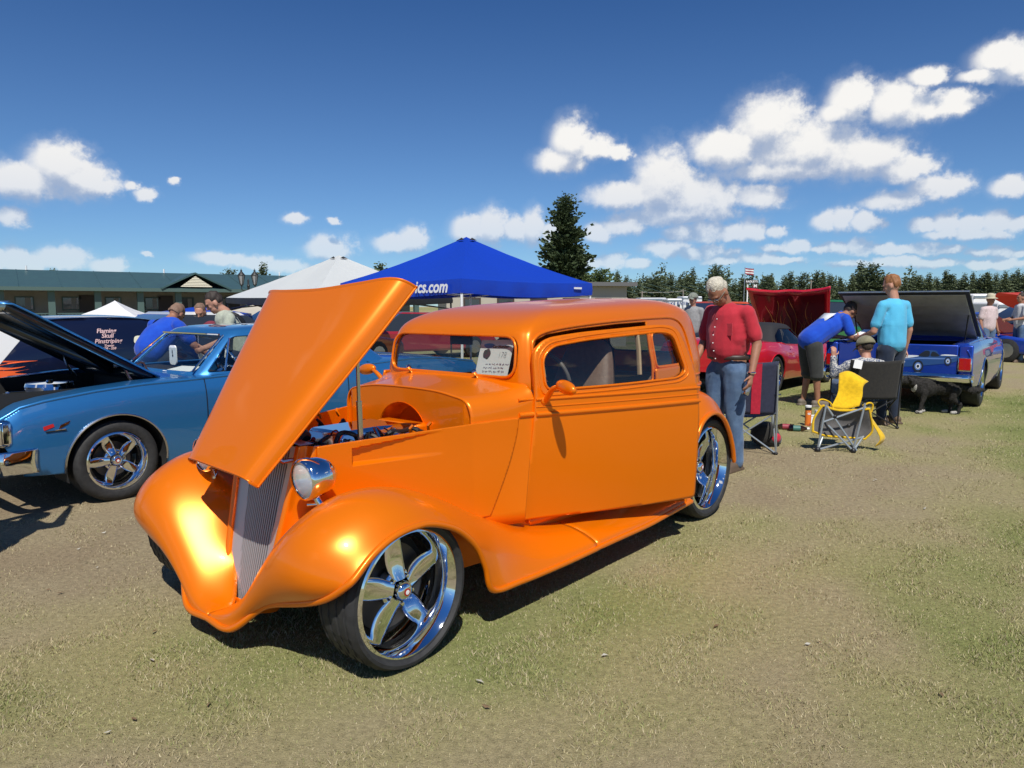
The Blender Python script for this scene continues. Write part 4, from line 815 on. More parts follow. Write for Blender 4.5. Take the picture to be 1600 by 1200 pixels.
ckm = gh([.885, .93, 1.05, 1.18, 1.235, 1.268, 1.288, 1.298, 1.302], [-.70, -.745, -.88, -1.03, -1.10, -1.17, -1.32, -1.55, -1.8], [.76, .745, .70, .645, .61, .565, .47, .30, .05], [-3.0, -2.93, -2.74, -2.53, -2.43, -2.33, -2.2, -2.05, -1.95])
cws = rpoly([(-.63, .915), (.63, .915), (.535, 1.215), (-.535, 1.215)], .06)
cside = rpoly([(-.86, .91), (-1.145, 1.205), (-1.75, 1.225), (-1.75, .91)], [.03, .05, .03, .03]); cside2 = rpoly([(-1.80, .91), (-1.80, 1.225), (-2.15, 1.205), (-2.38, .97), (-2.38, .91)], .04)
croof = greenhouse(chev, ckm, 8, BLU, cws, [cside, cside2], rrect(-.50, .50, .98, 1.17, .05), 4.3, winglass, xs_front=-1.16, x_rear=-2.42)
S1 = ckm(1); m = MB()
zz_ = np.linspace(.915, 1.215, 12); xf_ = np.interp(zz_, [.885, .93, 1.05, 1.18, 1.235], [-.70, -.745, -.88, -1.03, -1.10])
for s in (1, -1): m.tube(np.array([(x - .03, s * np.interp(z, [.915, 1.215], [.64, .545]), z) for x, z in zip(xf_, zz_)]) + np.array([.006, 0, 0]), .010, 6)
m.tube([(-1.075 + .006, y, 1.222) for y in np.linspace(-.53, .53, 12)], .010, 6); m.build('windshield_trim', chrome, croof)
m = MB(); m.tube([(-1.02, .705, .915), (-1.10, .645, 1.195)], .009, 6); m.build('vent_window_post', chrome, croof)
# hood, hinged at the cowl
ha = R(31); hx0, hz0 = -.46, .905; hoodP = []
for t in np.linspace(0, 1.24, 14):
    hw = np.interp(t, [0, .9, 1.24], [.70, .69, .64]); rowp = []
    for q in np.linspace(-1, 1, 15):
        c_ = .03 * (1 - q * q) - .05 * max(0, (t - 1.12) / .12) ** 2; rowp.append((hx0 + t * math.cos(ha) - c_ * math.sin(ha), q * hw, hz0 + t * math.sin(ha) + c_ * math.cos(ha)))
    hoodP.append(rowp)
hoodP = np.array(hoodP); chood = MB().grid(hoodP).build('hood', BLU, chev, smooth=60, solid=.012)
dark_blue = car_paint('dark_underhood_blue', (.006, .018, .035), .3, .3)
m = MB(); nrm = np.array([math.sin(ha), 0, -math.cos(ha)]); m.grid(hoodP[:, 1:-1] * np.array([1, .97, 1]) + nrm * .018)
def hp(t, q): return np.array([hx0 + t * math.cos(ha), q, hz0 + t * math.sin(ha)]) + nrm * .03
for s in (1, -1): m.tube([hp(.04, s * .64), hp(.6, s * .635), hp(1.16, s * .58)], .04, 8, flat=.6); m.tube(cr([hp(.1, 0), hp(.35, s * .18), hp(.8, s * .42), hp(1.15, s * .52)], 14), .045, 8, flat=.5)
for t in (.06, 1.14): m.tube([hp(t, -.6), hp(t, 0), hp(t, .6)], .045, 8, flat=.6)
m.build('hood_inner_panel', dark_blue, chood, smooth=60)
for s in (1, -1):
    m = MB(); m.tube(cr([(-.52, s * .60, .86), (-.40, s * .60, .95), (-.36, s * .60, 1.02), (-.30, s * .60, 1.0)], 12), .014, 6, flat=1.8); m.tube(cr([(-.30, s * .62, .84), (-.24, s * .62, .92), (-.2, s * .62, 1.04)], 10), .012, 6, flat=1.6); m.build('hood_hinge', chrome_d, chev)
m = MB(); m.box((.1, 0, .45), (1.1, 1.36, .02)); m.grid(np.array([[(x, s * .69, z) for z in (.3, .86)] for s in (1,) for x in (.72, -.47)])); m.grid(np.array([[(x, -.69, z) for z in (.3, .86)] for x in (.72, -.47)])); m.box((-.48, 0, .65), (.02, 1.38, .46)); m.box((.66, 0, .6), (.03, 1.36, .4)); m.build('engine_bay', blackm, chev)
eng2 = MB().box((.12, 0, .62), (.6, .5, .3)).build('engine', mat('engine_black', (.03, .03, .032), .4, .3), chev, bevel=.03)
m = MB(); m.lathe([(.0001, .07), (.02, .075), (.03, .06), (.17, .055), (.18, .03), (.17, -.01)], 28, o=(.12, 0, .80)); m.build('air_cleaner', chrome, eng2)
m = MB(); m.box((.12, .24, .74), (.5, .12, .08)); m.build('valve_cover', chrome, eng2, bevel=.02); m = MB(); m.box((.12, -.24, .74), (.5, .12, .08)); m.build('valve_cover', chrome, eng2, bevel=.02)
MB().box((-.3, .52, .78), (.22, .16, .14)).build('battery', black, chev, bevel=.01); MB().box((.50, -.45, .74), (.2, .2, .2)).build('reservoir', mat('tank_plastic', (.5, .5, .47), .5), chev, bevel=.02)
# front end: bumper, lamps, grille
def bumper(parent, x, w, z0, z1, wrap, depth, nm, m_=chrome, bulge=.05):
    P = []
    for k in np.linspace(0, 1, 9):
        z = z0 + (z1 - z0) * k; o_ = bulge * math.sin(math.pi * (k * .9 + .05)); row = [(x - depth * wrap + o_ * .2, w + .012, z), (x - depth * .35, w + .022 + o_ * .3, z), (x - depth * .05 + o_ * .4, w - .02, z), (x + o_, w - .14, z), (x + .05 * depth + o_, w * .5, z), (x + .06 * depth + o_, 0, z)]
        P.append(row + [(a, -b, c) for a, b, c in row[-2::-1]])
    return MB().grid(net(P, 14, 50)).build(nm, m_, parent, smooth=60, solid=.008)
bumper(chev, .78, .915, .315, .485, 1.9, .14, 'front_bumper')
m = MB(); m.box((.70, 0, .60), (.04, 1.1, .14)); gr = m.build('front_grille', blackm, chev)
for k in range(5): MB().box((.725, 0, .545 + k * .027), (.012, 1.1, .008)).build('grille_slat', chrome_d, gr)
for s in (1, -1):
    hb = MB().box((.70, s * .74, .605), (.09, .36, .19)).build('headlight_bezel', chrome, chev, bevel=.03)
    for dy in (-.085, .085): MB().lathe([(.0001, .058), (.04, .054), (.068, .045), (.072, .03)], 20, o=(.70, s * .74 + dy, .605), axis='x').build('headlight', lens_m, hb)
# crossed-flags badge, trim
m = MB(); yb = .935
def badge(x, z): return (x, float(cyf(np.array(x), np.array(z))) + .004, z)
m.poly([badge(.47, .60), badge(.405, .622), badge(.41, .645), badge(.475, .628)], mi=0); m.poly([badge(.38, .60), badge(.315, .632), badge(.30, .655), badge(.365, .63)], mi=1); m.tube([badge(.40, .598), badge(.335, .60)], .004, 5, mi=1); m.tube([badge(.46, .59), badge(.33, .592)], .005, 5, mi=2)
m.build('fender_badge', [mat('badge_red', (.5, .02, .02), .3), chrome, black], chev, smooth=0)
m = MB(); m.tube([(x, float(cyf(np.array(x), np.array(.235))) + .006, .235) for x in np.linspace(-.47, -2.5, 20)], .014, 6, flat=1.4); m.build('rocker_trim', chrome_d, chev)
m = MB(); m.tube([badge(-.72, z) for z in np.linspace(.24, .88, 14)], .0035, 5); m.tube([badge(-2.15, z) for z in np.linspace(.24, .88, 14)], .0035, 5); m.build('door_seam', black, chev)
m = MB(); m.box((-1.95, float(cyf(np.array(-1.95), np.array(.78))) + .02, .78), (.14, .02, .025)); m.build('door_handle', chrome, chev, bevel=.008)
wc = make_wheel(chev, .222, .308, .21, (-.02, .905, .305), 1, depth=.06, spin=.35, tread=False)
for x, s in ((-.02, -1), (-2.93, 1), (-2.93, -1)): make_wheel(chev, .222, .308, .21, (x, s * .905, .305), s, proto=wc)
MB().box((-1.8, 0, .3), (3.0, 1.5, .05)).build('floor_pan', blackm, chev)
bumper(chev, -4.12, .90, .40, .54, -1.2, .14, 'rear_bumper')
for y in (-.38, .38):
    st = MB().box((-1.75, y, .66), (.14, .55, .55)).build('seat', dark_in, chev, bevel=.06); MB().box((-1.5, y, .48), (.5, .52, .16)).build('seat_cushion', dark_in, st, bevel=.05)
m = MB(); m.box((-.95, 0, .84), (.3, 1.4, .12)); m.build('dashboard', dark_in, chev, bevel=.04)
a = np.linspace(0, 2 * math.pi, 32, endpoint=False); m = MB(); m.tube(np.c_[.19 * .35 * np.cos(a), .19 * np.sin(a), .19 * np.cos(a)], .012, 6, closed=True); sw = m.build('steering_wheel', chrome, chev); sw.location = (-1.22, .38, .93)
m = MB(); m.tube([(0, -.17, 0), (0, .17, 0)], .012, 6); m.tube([(0, 0, 0), (.2, 0, -.1)], .03, 8); m.build('steering_column', chrome, sw)
m = MB(); m.prism(rrect(-.065, .065, -.09, .09, .035), -.006, .006, lambda a, b, h: (h, a, b)); tg = m.build('hanging_sign', paper, chev); tg.location = (-.95, -.10, 1.02); m = MB(); m.ell((.008, 0, .03), (.002, .008, .022)); m.ell((.008, .005, -.005), (.002, .012, .012)); m.build('sign_mark', ink, tg)
tag(MB().box((0, 0, 0), (.22, .30, .003)).build('paper_sheet', paper), 'white sheet of paper on the blue coupe dashboard', 'paper').matrix_world = chev.matrix_basis @ Matrix.Translation((-.86, .30, .918)) @ Matrix.Rotation(.3, 4, 'Z') @ Matrix.Rotation(.12, 4, 'Y')
# ------------------------------------------------------------------ navy van with flames
NAVY = car_paint('navy_paint', (.006, .010, .035), .3, .3); FLM = mat('flame_orange', (.85, .13, .03), .4); FLY = mat('flame_yellow', (.8, .5, .03), .4)
van = thing('panel_van', 'dark navy rounded panel van with flames and lettering beyond the blue coupe', 'van'); place(van, (-7.35, 8.55, 0), 40, -1); van.scale = (1, 1, .915)
vtop = np.array([(.78, .72), (.70, .86), (.5, .93), (0, .99), (-.5, 1.03), (-.75, 1.08), (-1.1, 1.30), (-1.5, 1.405), (-2.1, 1.435), (-2.7, 1.41), (-3.15, 1.30), (-3.42, 1.10), (-3.52, .8)])
vpoly = list(map(tuple, vtop)) + [(-3.5, .4), (-3.3, .26), (.55, .26), (.76, .45)]
def vz(x): return np.interp(-x, -vtop[:, 0], vtop[:, 1])
def vyf(x, z): W = smi(-x, [-.9, -.6, 0, 1, 2.5, 3.2, 3.6], [.62, .76, .85, .88, .88, .84, .74]); t = z / vz(x); return W * smi(t, [.15, .35, .6, .75, .88, .96, 1.0], [.94, .99, 1.0, .97, .90, .82, .74])
vs_b = body_sides(van, NAVY, vpoly, [(0, .33, .38), (-2.65, .33, .38)], vyf, nx=120, nz=50)
m = MB(); m.grid(net([[(x, q * float(vyf(np.array(x), np.array(vz(x)))), vz(x) + .035 * (1 - q * q)) for q in np.linspace(-1, 1, 11)] for x in vtop[:, 0]], 60, 24)); m.build('roof', NAVY, van, smooth=60, solid=.01)
m = MB(); m.box((.76, 0, .55), (.04, 1.2, .5)); m.build('front_panel', NAVY, van, bevel=.02); m = MB(); m.box((-3.5, 0, .8), (.03, 1.3, .9)); m.build('rear_door', NAVY, van, bevel=.02)
wv = make_wheel(van, .22, .33, .2, (0, .80, .33), 1, tread=False, simple=True)
for x, s in ((0, -1), (-2.65, 1), (-2.65, -1)): make_wheel(van, .22, .33, .2, (x, s * .80, .33), s, proto=wv)
def on_van(x, z): return (x, float(vyf(np.array(x), np.array(z))) + .006, z)
def flame(pts, mt):
    if pts[0][0] > -2: pts = [(x * .8 - 1.0, (z - .75) * .75 + .80) for x, z in pts]
    else: pts = [(-2.50 + (x + 2.5) * .7, 1.11 + (z - 1.06) * .7) for x, z in pts]
    m = MB(); m.poly([on_van(x, z) for x, z in cr(pts, 60, closed=True)]); return m.build('flame_graphic', mt, van, smooth=0)
flame([(.55, .82), (.35, .88), (.1, .89), (-.2, .87), (-.42, .86), (-.15, .84), (.0, .82), (.1, .79), (-.05, .76), (-.25, .77), (-.05, .73), (.2, .74), (.3, .78)], FLM)
flame([(.30, .815), (.2, .85), (.05, .855), (-.02, .84), (.08, .82), (.2, .80)], NAVY)
flame([(.62, .66), (.4, .73), (.1, .72), (-.15, .70), (-.3, .72), (-.1, .67), (-.3, .63), (0, .62), (-.1, .58), (.2, .56), (.45, .58)], FLM)
skull = mat('skull_cream', (.75, .72, .55), .6)
m = MB(); m.poly([on_van(x, z) for x, z in cr([(-2.50 + (x + 2.5) * .7, 1.11 + (z - 1.06) * .7) for x, z in [(-2.5, 1.02), (-2.52, 1.12), (-2.58, 1.15), (-2.66, 1.14), (-2.68, 1.05), (-2.62, .99), (-2.55, .98)]], 30, closed=True)]); m.build('skull_graphic', skull, van, smooth=0)
flame([(-2.66, 1.14), (-2.8, 1.17), (-2.95, 1.15), (-3.1, 1.13), (-2.95, 1.11), (-3.14, 1.07), (-2.95, 1.06), (-3.08, 1.01), (-2.9, 1.02), (-2.95, .97), (-2.78, .99), (-2.68, .98)], FLM)
flame([(-2.68, 1.10), (-2.78, 1.12), (-2.9, 1.10), (-2.8, 1.07), (-2.92, 1.04), (-2.78, 1.03), (-2.7, 1.02)], FLY)
rose = mat('rose_lettering', (.62, .42, .42), .5)
for k, (t_, s_, z_) in enumerate((('Flaming', .085, 1.255), ('Skull', .085, 1.185), ('Pinstriping', .085, 1.11), ('Trevor', .045, 1.045), ('208 - 558', .045, 1.005))):
    m = MB(); text_mb(t_, s_, lambda a, b, h: on_van(-2.17 - a * .95, z_ + b), mb=m, shear=.3, bold=.002); m.build('lettering', rose, van, smooth=0)
m = MB(); m.tube([(-.55, .78, 1.03), (-.50, .80, 1.62)], .006, 5); m.build('antenna', chrome, van)

# ------------------------------------------------------------------ blue pickup coupe seen from its tailgate
EBL = car_paint('royal_blue_paint', (.012, .055, .40), .45, .32)
elc = thing('pickup_coupe', 'royal blue car-based pickup with painted tailgate and raised black bed cover', 'car'); place(elc, (8.01, 13.69, 0), 38)
etop = np.array([(.95, .62), (.9, .80), (.5, .88), (-.3, .93), (-.9, .95), (-2.4, .965), (-3.2, .975), (-4.1, .955), (-4.24, .90)])
epoly = list(map(tuple, etop)) + [(-4.25, .50), (-4.0, .38), (-2.5, .25), (.6, .25), (.92, .4)]
def ez(x): return np.interp(-x, -etop[:, 0], etop[:, 1])
def eyf(x, z): W = smi(-x, [-1, -.6, 0, 1, 2.5, 3.4, 4.3], [.86, .91, .945, .955, .96, .955, .935]); t = z / ez(x); return W * smi(t, [.2, .4, .6, .8, .93, 1.0], [.93, .975, 1.0, .99, .96, .92])
body_sides(elc, EBL, epoly, [(0, .33, .385), (-2.95, .33, .385)], eyf, lip=chrome)
m = MB()
for s in (1, -1): m.grid(np.array([[(x, s * (float(eyf(np.array(x), np.array(ez(x)))) * (1 - k) + .70 * k), ez(x) + .01 * math.sin(k * 3)) for k in (0, .3, .65, 1)] for x in np.linspace(-2.3, -4.22, 16)]), flip=s > 0)
m.grid(net([[(x, q * w, z - .05 * abs(q) ** 3) for q in np.linspace(-1, 1, 11)] for x, z, w in ((-.75, .965, .90), (-.3, .955, .89), (.4, .92, .875), (.85, .84, .86), (.97, .70, .85))], 20, 24)); m.build('body_top', EBL, elc, smooth=50, solid=.01)
m = MB(); m.box((-3.25, 0, .55), (1.8, 1.4, .02))
for s in (1, -1): m.box((-3.25, s * .69, .75), (1.85, .02, .42))
m.box((-2.34, 0, .76), (.02, 1.4, .4)); m.build('load_bed', blackm, elc)
tgt = MB().box((-4.215, 0, .75), (.05, 1.52, .40)).build('tailgate', EBL, elc, bevel=.015)
for s in (1, -1):
    MB().box((-4.215, s * .852, .74), (.055, .165, .42)).build('rear_corner', EBL, elc, bevel=.02)
    tl = MB().box((-4.25, s * .845, .695), (.03, .165, .19)).build('taillight', chrome, elc, bevel=.012); MB().box((-4.268, s * .845, .695), (.012, .135, .155)).build('tail_lens', redm, tl, bevel=.01)
bumper(elc, -4.27, .93, .455, .56, -1.1, .12, 'rear_bumper', bulge=-.04)
# the picture painted on the tailgate
pic = [mat('picture_blue', (.02, .07, .22), .4), mat('picture_white', (.7, .74, .8), .4), mat('picture_dark', (.015, .02, .03), .4), mat('picture_light_blue', (.12, .22, .5), .4)]
def tgp(a, b, h=0): return (-4.243 - h, -a, .75 + b)
def pp(pts, k, h, n=40): m = MB(); m.poly([tgp(a, b, h) for a, b in cr(pts, n, closed=True)]); return m.build('painted_picture', pic[k], tgt, smooth=0)
pp([(.02, -.05), (.05, .02), (.28, .03), (.36, .115), (.40, .12), (.50, .115), (.55, .06), (.72, .06), (.78, .04), (.77, -.0), (.66, -.045), (.30, -.10), (.10, -.12), (.02, -.09)], 0, .001)
pp([(.02, .0), (.06, .04), (.26, .045), (.28, .03), (.1, -.005)], 1, .002); pp([(.56, .055), (.6, .07), (.72, .068), (.74, .055)], 1, .002)
pp([(.29, .04), (.36, .105), (.42, .105), (.41, .035)], 2, .002); pp([(.44, .04), (.455, .10), (.50, .09), (.54, .045)], 2, .002); pp([(.10, -.02), (.3, .015), (.6, .02), (.75, .035), (.6, .005), (.3, -.005)], 3, .002)
for cx, cy, rx, ry in ((.29, -.105, .055, .07), (.645, -.02, .035, .05)):
    for k, f_, h in ((2, 1.2, .003), (3, .78, .004), (1, .5, .005), (2, .3, .006)): pp([(cx + rx * f_ * math.cos(t), cy + ry * f_ * math.sin(t)) for t in np.linspace(0, 6.28, 13)[:-1]], k, h, 24)
pp([(.03, -.05), (.03, -.02), (.11, -.03), (.12, -.06)], 1, .003); pp([(.04, -.05), (.045, -.03), (.10, -.037), (.10, -.055)], 2, .004)
# cab
ekm = gh([.945, .99, 1.12, 1.25, 1.30, 1.335, 1.352, 1.362, 1.366], [-.72, -.77, -.93, -1.08, -1.15, -1.22, -1.35, -1.5, -1.7], [.80, .785, .735, .685, .655, .61, .52, .34, .05], [-2.62, -2.55, -2.46, -2.38, -2.34, -2.28, -2.2, -2.0, -1.9])
greenhouse(elc, ekm, 8, EBL, rpoly([(-.67, .97), (.67, .97), (.58, 1.275), (-.58, 1.275)], .06), [rpoly([(-.9, .965), (-1.2, 1.27), (-2.02, 1.29), (-2.14, .965)], .04)], rrect(-.5, .5, 1.02, 1.24, .05), 4.3, darkglass, xs_front=-1.22, x_rear=-2.3)
m = MB()
for s in (1, -1): m.tube([(-2.18, s * .70, 1.28), (-2.5, s * .78, 1.05), (-2.62, s * .80, .97)], .01, 6)
m.build('cab_trim', chrome, elc)
# bed cover
ca = R(20.5); cx0, cz0 = -2.38, 1.0; cov = thing_part = MB()
def cvp(t, y, h=0.): return np.array([cx0 - t * math.cos(ca) + h * math.sin(ca), y, cz0 + t * math.sin(ca) + h * math.cos(ca)])
cov.add([cvp(0, -.83, .03), cvp(1.86, -.83, .03), cvp(1.86, .83, .03), cvp(0, .83, .03), cvp(0, -.83), cvp(1.86, -.83), cvp(1.86, .83), cvp(0, .83)], [(0, 1, 2, 3), (4, 7, 6, 5), (0, 4, 5, 1), (1, 5, 6, 2), (2, 6, 7, 3), (3, 7, 4, 0)])
cover = cov.build('bed_cover', mat('cover_vinyl', (.03, .03, .03), .55), elc, bevel=.008)
grv = mat('cover_underside', (.40, .385, .36), .6, c2=(.32, .31, .29), scale=6)
for k in range(5):
    t0, t1 = .06 + k * .352, .06 + k * .352 + .335; m = MB(); m.add([cvp(t0, -.78, -.004), cvp(t1, -.78, -.004), cvp(t1, .78, -.004), cvp(t0, .78, -.004), cvp(t0, -.78, -.050), cvp(t1, -.78, -.012), cvp(t1, .78, -.012), cvp(t0, .78, -.050)], [(0, 1, 2, 3), (4, 7, 6, 5), (0, 4, 5, 1), (1, 5, 6, 2), (2, 6, 7, 3), (3, 7, 4, 0)]); m.build('cover_panel', grv, cover, bevel=.004)
m = MB(); m.tube([cvp(1.865, -.83, .02), cvp(1.865, .83, .02)], .012, 6); m.build('cover_edge', alu, cover)
for s in (1, -1): m = MB(); m.tube([(-3.3, s * .72, .98), cvp(1.1, s * .76)], .010, 6); m.build('cover_strut', black, elc)
we = make_wheel(elc, .20, .335, .24, (0, .93, .335), 1, tread=False, depth=.05)
for x, s in ((0, -1), (-2.95, 1), (-2.95, -1)): make_wheel(elc, .20, .335, .24, (x, s * .93, .335), s, proto=we)
MB().box((-1.8, 0, .32), (4.2, 1.5, .06)).build('floor_pan', blackm, elc)
# ------------------------------------------------------------------ red sports car
RED = car_paint('torch_red_paint', (.62, .012, .022), .15, .34)
vet = thing('sports_car', 'red sports car with black soft top and its red hood tipped up', 'car'); place(vet, (5.44, 14.8, 0), 41)
rtop = np.array([(1.0, .42), (.9, .55), (.5, .69), (0, .745), (-.5, .735), (-1.2, .765), (-1.9, .80), (-2.5, .87), (-3.0, .89), (-3.35, .85), (-3.5, .78)])
rpol = list(map(tuple, rtop)) + [(-3.5, .40), (-3.3, .24), (.6, .17), (.95, .22)]
def rz_(x): return np.interp(-x, -rtop[:, 0], rtop[:, 1])
def ryf(x, z): W = smi(-x, [-1.05, -.7, 0, .9, 1.6, 2.6, 3.2, 3.6], [.62, .82, .925, .90, .90, .945, .90, .80]); t = z / rz_(x); return W * smi(t, [.15, .3, .5, .7, .88, 1.0], [.90, .955, .99, 1.0, .965, .90])
body_sides(vet, RED, rpol, [(0, .325, .36), (-2.65, .325, .36)], ryf)
m = MB(); m.grid(net([[(x, q * float(ryf(np.array(x), np.array(rz_(x)))), rz_(x) + c * (1 - q * q)) for q in np.linspace(-1, 1, 13)] for x, c in ((-2.2, .07), (-2.6, .06), (-3.0, .05), (-3.35, .04), (-3.5, .02))], 24, 24)); m.box((-3.5, 0, .58), (.03, 1.5, .38)); m.build('rear_deck', RED, vet, smooth=50)
m = MB()
for s in (1, -1): m.grid(np.array([[(x, s * (float(ryf(np.array(x), np.array(rz_(x)))) * (1 - k) + .66 * k), rz_(x) + .012 * math.sin(k * 3)) for k in (0, .3, .7, 1)] for x in np.linspace(.9, -2.2, 24)]), flip=s > 0)
m.build('fender_top', RED, vet, smooth=50, solid=.01)
stm = mat('soft_top_canvas', (.016, .016, .018), .8, bump=.2, scale=60)
vkm = gh([.74, .80, .92, 1.04, 1.10, 1.14, 1.165, 1.178, 1.182], [-.55, -.64, -.84, -1.02, -1.10, -1.18, -1.3, -1.45, -1.6], [.74, .725, .665, .60, .565, .52, .42, .28, .04], [-2.35, -2.28, -2.15, -2.03, -1.96, -1.9, -1.82, -1.75, -1.7])
greenhouse(vet, vkm, 8, stm, rpoly([(-.6, .80), (.6, .80), (.5, 1.06), (-.5, 1.06)], .05), [rpoly([(-.80, .79), (-1.10, 1.055), (-1.75, 1.075), (-2.0, .95), (-2.08, .79)], .05)], rrect(-.36, .36, .84, 1.02, .04), 4.3, darkglass, xs_front=-1.18, x_rear=-1.95)
va = R(64); vx0, vz0 = .74, .56
def vhp(t, y, h=0.): return np.array([vx0 - t * math.cos(va) + h * math.sin(va), y, vz0 + t * math.sin(va) + h * math.cos(va)])
P = []
for t in np.linspace(0, 1, 12):
    row = []
    for q in np.linspace(-1, 1, 17):
        L_ = 1.36 + .10 * abs(q) ** 3 - .02; w = .66 + .18 * t; row.append(vhp(t * L_, q * w, .07 * (1 - q * q) + .02 * math.cos(q * 9) * (abs(q) < .6)))
    P.append(row)
P = np.array(P); vh = MB().grid(P).build('hood', RED, vet, smooth=60, solid=.012)
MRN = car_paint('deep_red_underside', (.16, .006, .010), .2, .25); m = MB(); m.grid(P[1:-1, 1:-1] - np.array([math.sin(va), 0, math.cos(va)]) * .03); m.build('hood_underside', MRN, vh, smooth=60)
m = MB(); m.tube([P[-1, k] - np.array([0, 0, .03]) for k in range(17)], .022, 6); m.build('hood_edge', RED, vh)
rr_ = random.Random(4)
for k in range(16):
    y0 = -.6 + .08 * k + rr_.uniform(-.02, .02); L_ = rr_.uniform(.5, 1.05); pts = [vhp(.15 + L_ * q, y0 + .05 * math.sin(q * 7 + k) * (.3 + q), .07 * (1 - (y0 / .75) ** 2) - .048) for q in np.linspace(0, 1, 16)]
    MB().tube(pts, np.linspace(.012, .003, 16), 5).build('flame_stripe', mat('flame_gold', (.26, .09, .018), .4), vh)
m = MB(); m.box((.1, 0, .45), (1.2, 1.2, .2)); m.build('engine', black, vet, bevel=.04)
for k in range(2): MB().tube([(x, -(float(ryf(np.array(x), np.array(.48))) + .004), .50 - k * .06) for x in (-.52, -.62, -.75)], .008, 5).build('side_vent', MRN, vet)
m = MB(); m.ell((-1.95, -(float(ryf(np.array(-1.95), np.array(.72))) - .002), .72), (.035, .008, .016)); m.build('door_handle', MRN, vet)
wr = make_wheel(vet, .235, .325, .24, (0, .90, .325), 1, tread=False, depth=.04, spin=.5)
for x, s in ((0, -1), (-2.65, 1), (-2.65, -1)): make_wheel(vet, .235, .325, .24, (x, s * (.90 if x > -1 else .92), .325), s, proto=wr)
MB().box((-1.3, 0, .24), (4.2, 1.5, .05)).build('floor_pan', blackm, vet)
for s in (1, -1): tlr = MB().lathe([(.0001, .0), (.06, 0), (.07, .02)], 16, o=(-3.525, s * .45, .66), axis='x').build('taillight', redm, vet)
# ================================================================== the place around: motel, canopies, lamps, sign, trees
def at(px, py, Y):
    """world point at distance Y along the view seen at a photograph pixel"""
    p = R(6.056); X = (px - 800) / 1150; U = (600 - py) / 1150; d = (X, math.cos(p) + U * math.sin(p), -math.sin(p) + U * math.cos(p)); t = Y / d[1]
    return np.array([d[0] * t, Y, 1.475 + d[2] * t])
def gpt(px, py, z=0.):
    p = R(6.056); X = (px - 800) / 1150; U = (600 - py) / 1150; d = (X, math.cos(p) + U * math.sin(p), -math.sin(p) + U * math.cos(p)); t = (z - 1.475) / d[2]
    return np.array([d[0] * t, d[1] * t, z])
# ------------------------------------------------------------------ motel: local x along the front, local -y towards the lawn
mwall = mat('motel_siding', (.30, .275, .235), .8, c2=(.26, .24, .205), scale=3); mgreen = mat('motel_green_roof', (.055, .115, .115), .45, .2, c2=(.05, .10, .105), scale=2); mcol = mat('motel_green_post', (.07, .12, .11), .6); mdark = mat('motel_door', (.05, .035, .03), .6); mwin = mat('motel_window_glass', (.03, .035, .04), .08, 0, 1.); cream = mat('cream_siding', (.62, .58, .46), .7)
MA = R(34.5); motel = thing('motel_building', 'long single-storey motel with green metal roof, porch posts and cream gable', 'building', (-27.8, 40, 0), MA)
LEN = 26.
MB().box((LEN / 2 - 8, 2.6 + 3.5, 1.3), (LEN + 16, 7.0, 2.7)).build('wall', mwall, motel)
rf = MB(); x0, x1 = -18., LEN + 2
rf.add([(x0, -.5, 2.52), (x1, -.5, 2.52), (x1, 4.2, 3.62), (x0, 4.2, 3.62), (x0, 9.8, 2.5), (x1, 9.8, 2.5), (x0, -.5, 2.36), (x1, -.5, 2.36), (x0, 9.8, 2.36), (x1, 9.8, 2.36)], [(0, 1, 2, 3), (3, 2, 5, 4), (0, 6, 7, 1), (6, 8, 9, 7), (4, 5, 9, 8), (0, 3, 4, 8, 6), (1, 7, 9, 5, 2)])
roof_m = rf.build('roof', mgreen, motel, smooth=0)
for k in range(0, 40): MB().tube([(x0 + 1 + k * 2., -.5, 2.535), (x0 + 1 + k * 2., 4.2, 3.635)], .02, 4).build('roof_seam', mgreen, roof_m)
for k in range(5): MB().lathe([(.05, 0), (.05, .25)], 8, o=(-6 + k * 7.5, 4.0, 3.6)).build('roof_vent', white, roof_m)
MB().box((LEN / 2 - 8, -.52, 2.42), (LEN + 20, .05, .2)).build('fascia', mcol, motel); MB().box((LEN / 2 - 8, 1.0, 2.35), (LEN + 18, 3.0, .04)).build('porch_ceiling', mwall, motel)
MB().box((LEN / 2 - 8, .9, .08), (LEN + 18, 3.4, .16)).build('porch_floor', mat('concrete', (.33, .32, .30), .85, c2=(.28, .27, .25), scale=4), motel)
def m_t(px):
    k = (px - 800) / 1150; return (k * 40 + 27.8) / (math.cos(MA) - k * math.sin(MA))
def bay_window(x, w, z0=1.22, z1=2.02):
    f = MB().box((x, 2.57, (z0 + z1) / 2), (w, .08, z1 - z0)).build('window', mcol, motel); MB().box((x, 2.515, (z0 + z1) / 2), (w - .12, .02, z1 - z0 - .12)).build('pane', mwin, f); MB().box((x + w * .18, 2.50, (z0 + z1) / 2), (w * .3, .012, z1 - z0 - .14)).build('curtain', mat('curtain', (.25, .24, .23), .8), f); return f
cols = [m_t(p) for p in (6, 85, 157, 223, 282, 337, 390)]; step = 3.0
while cols[-1] < LEN - 2: cols.append(cols[-1] + step)
cols = [cols[0] - 3 * (3 - k) for k in range(3)] + cols
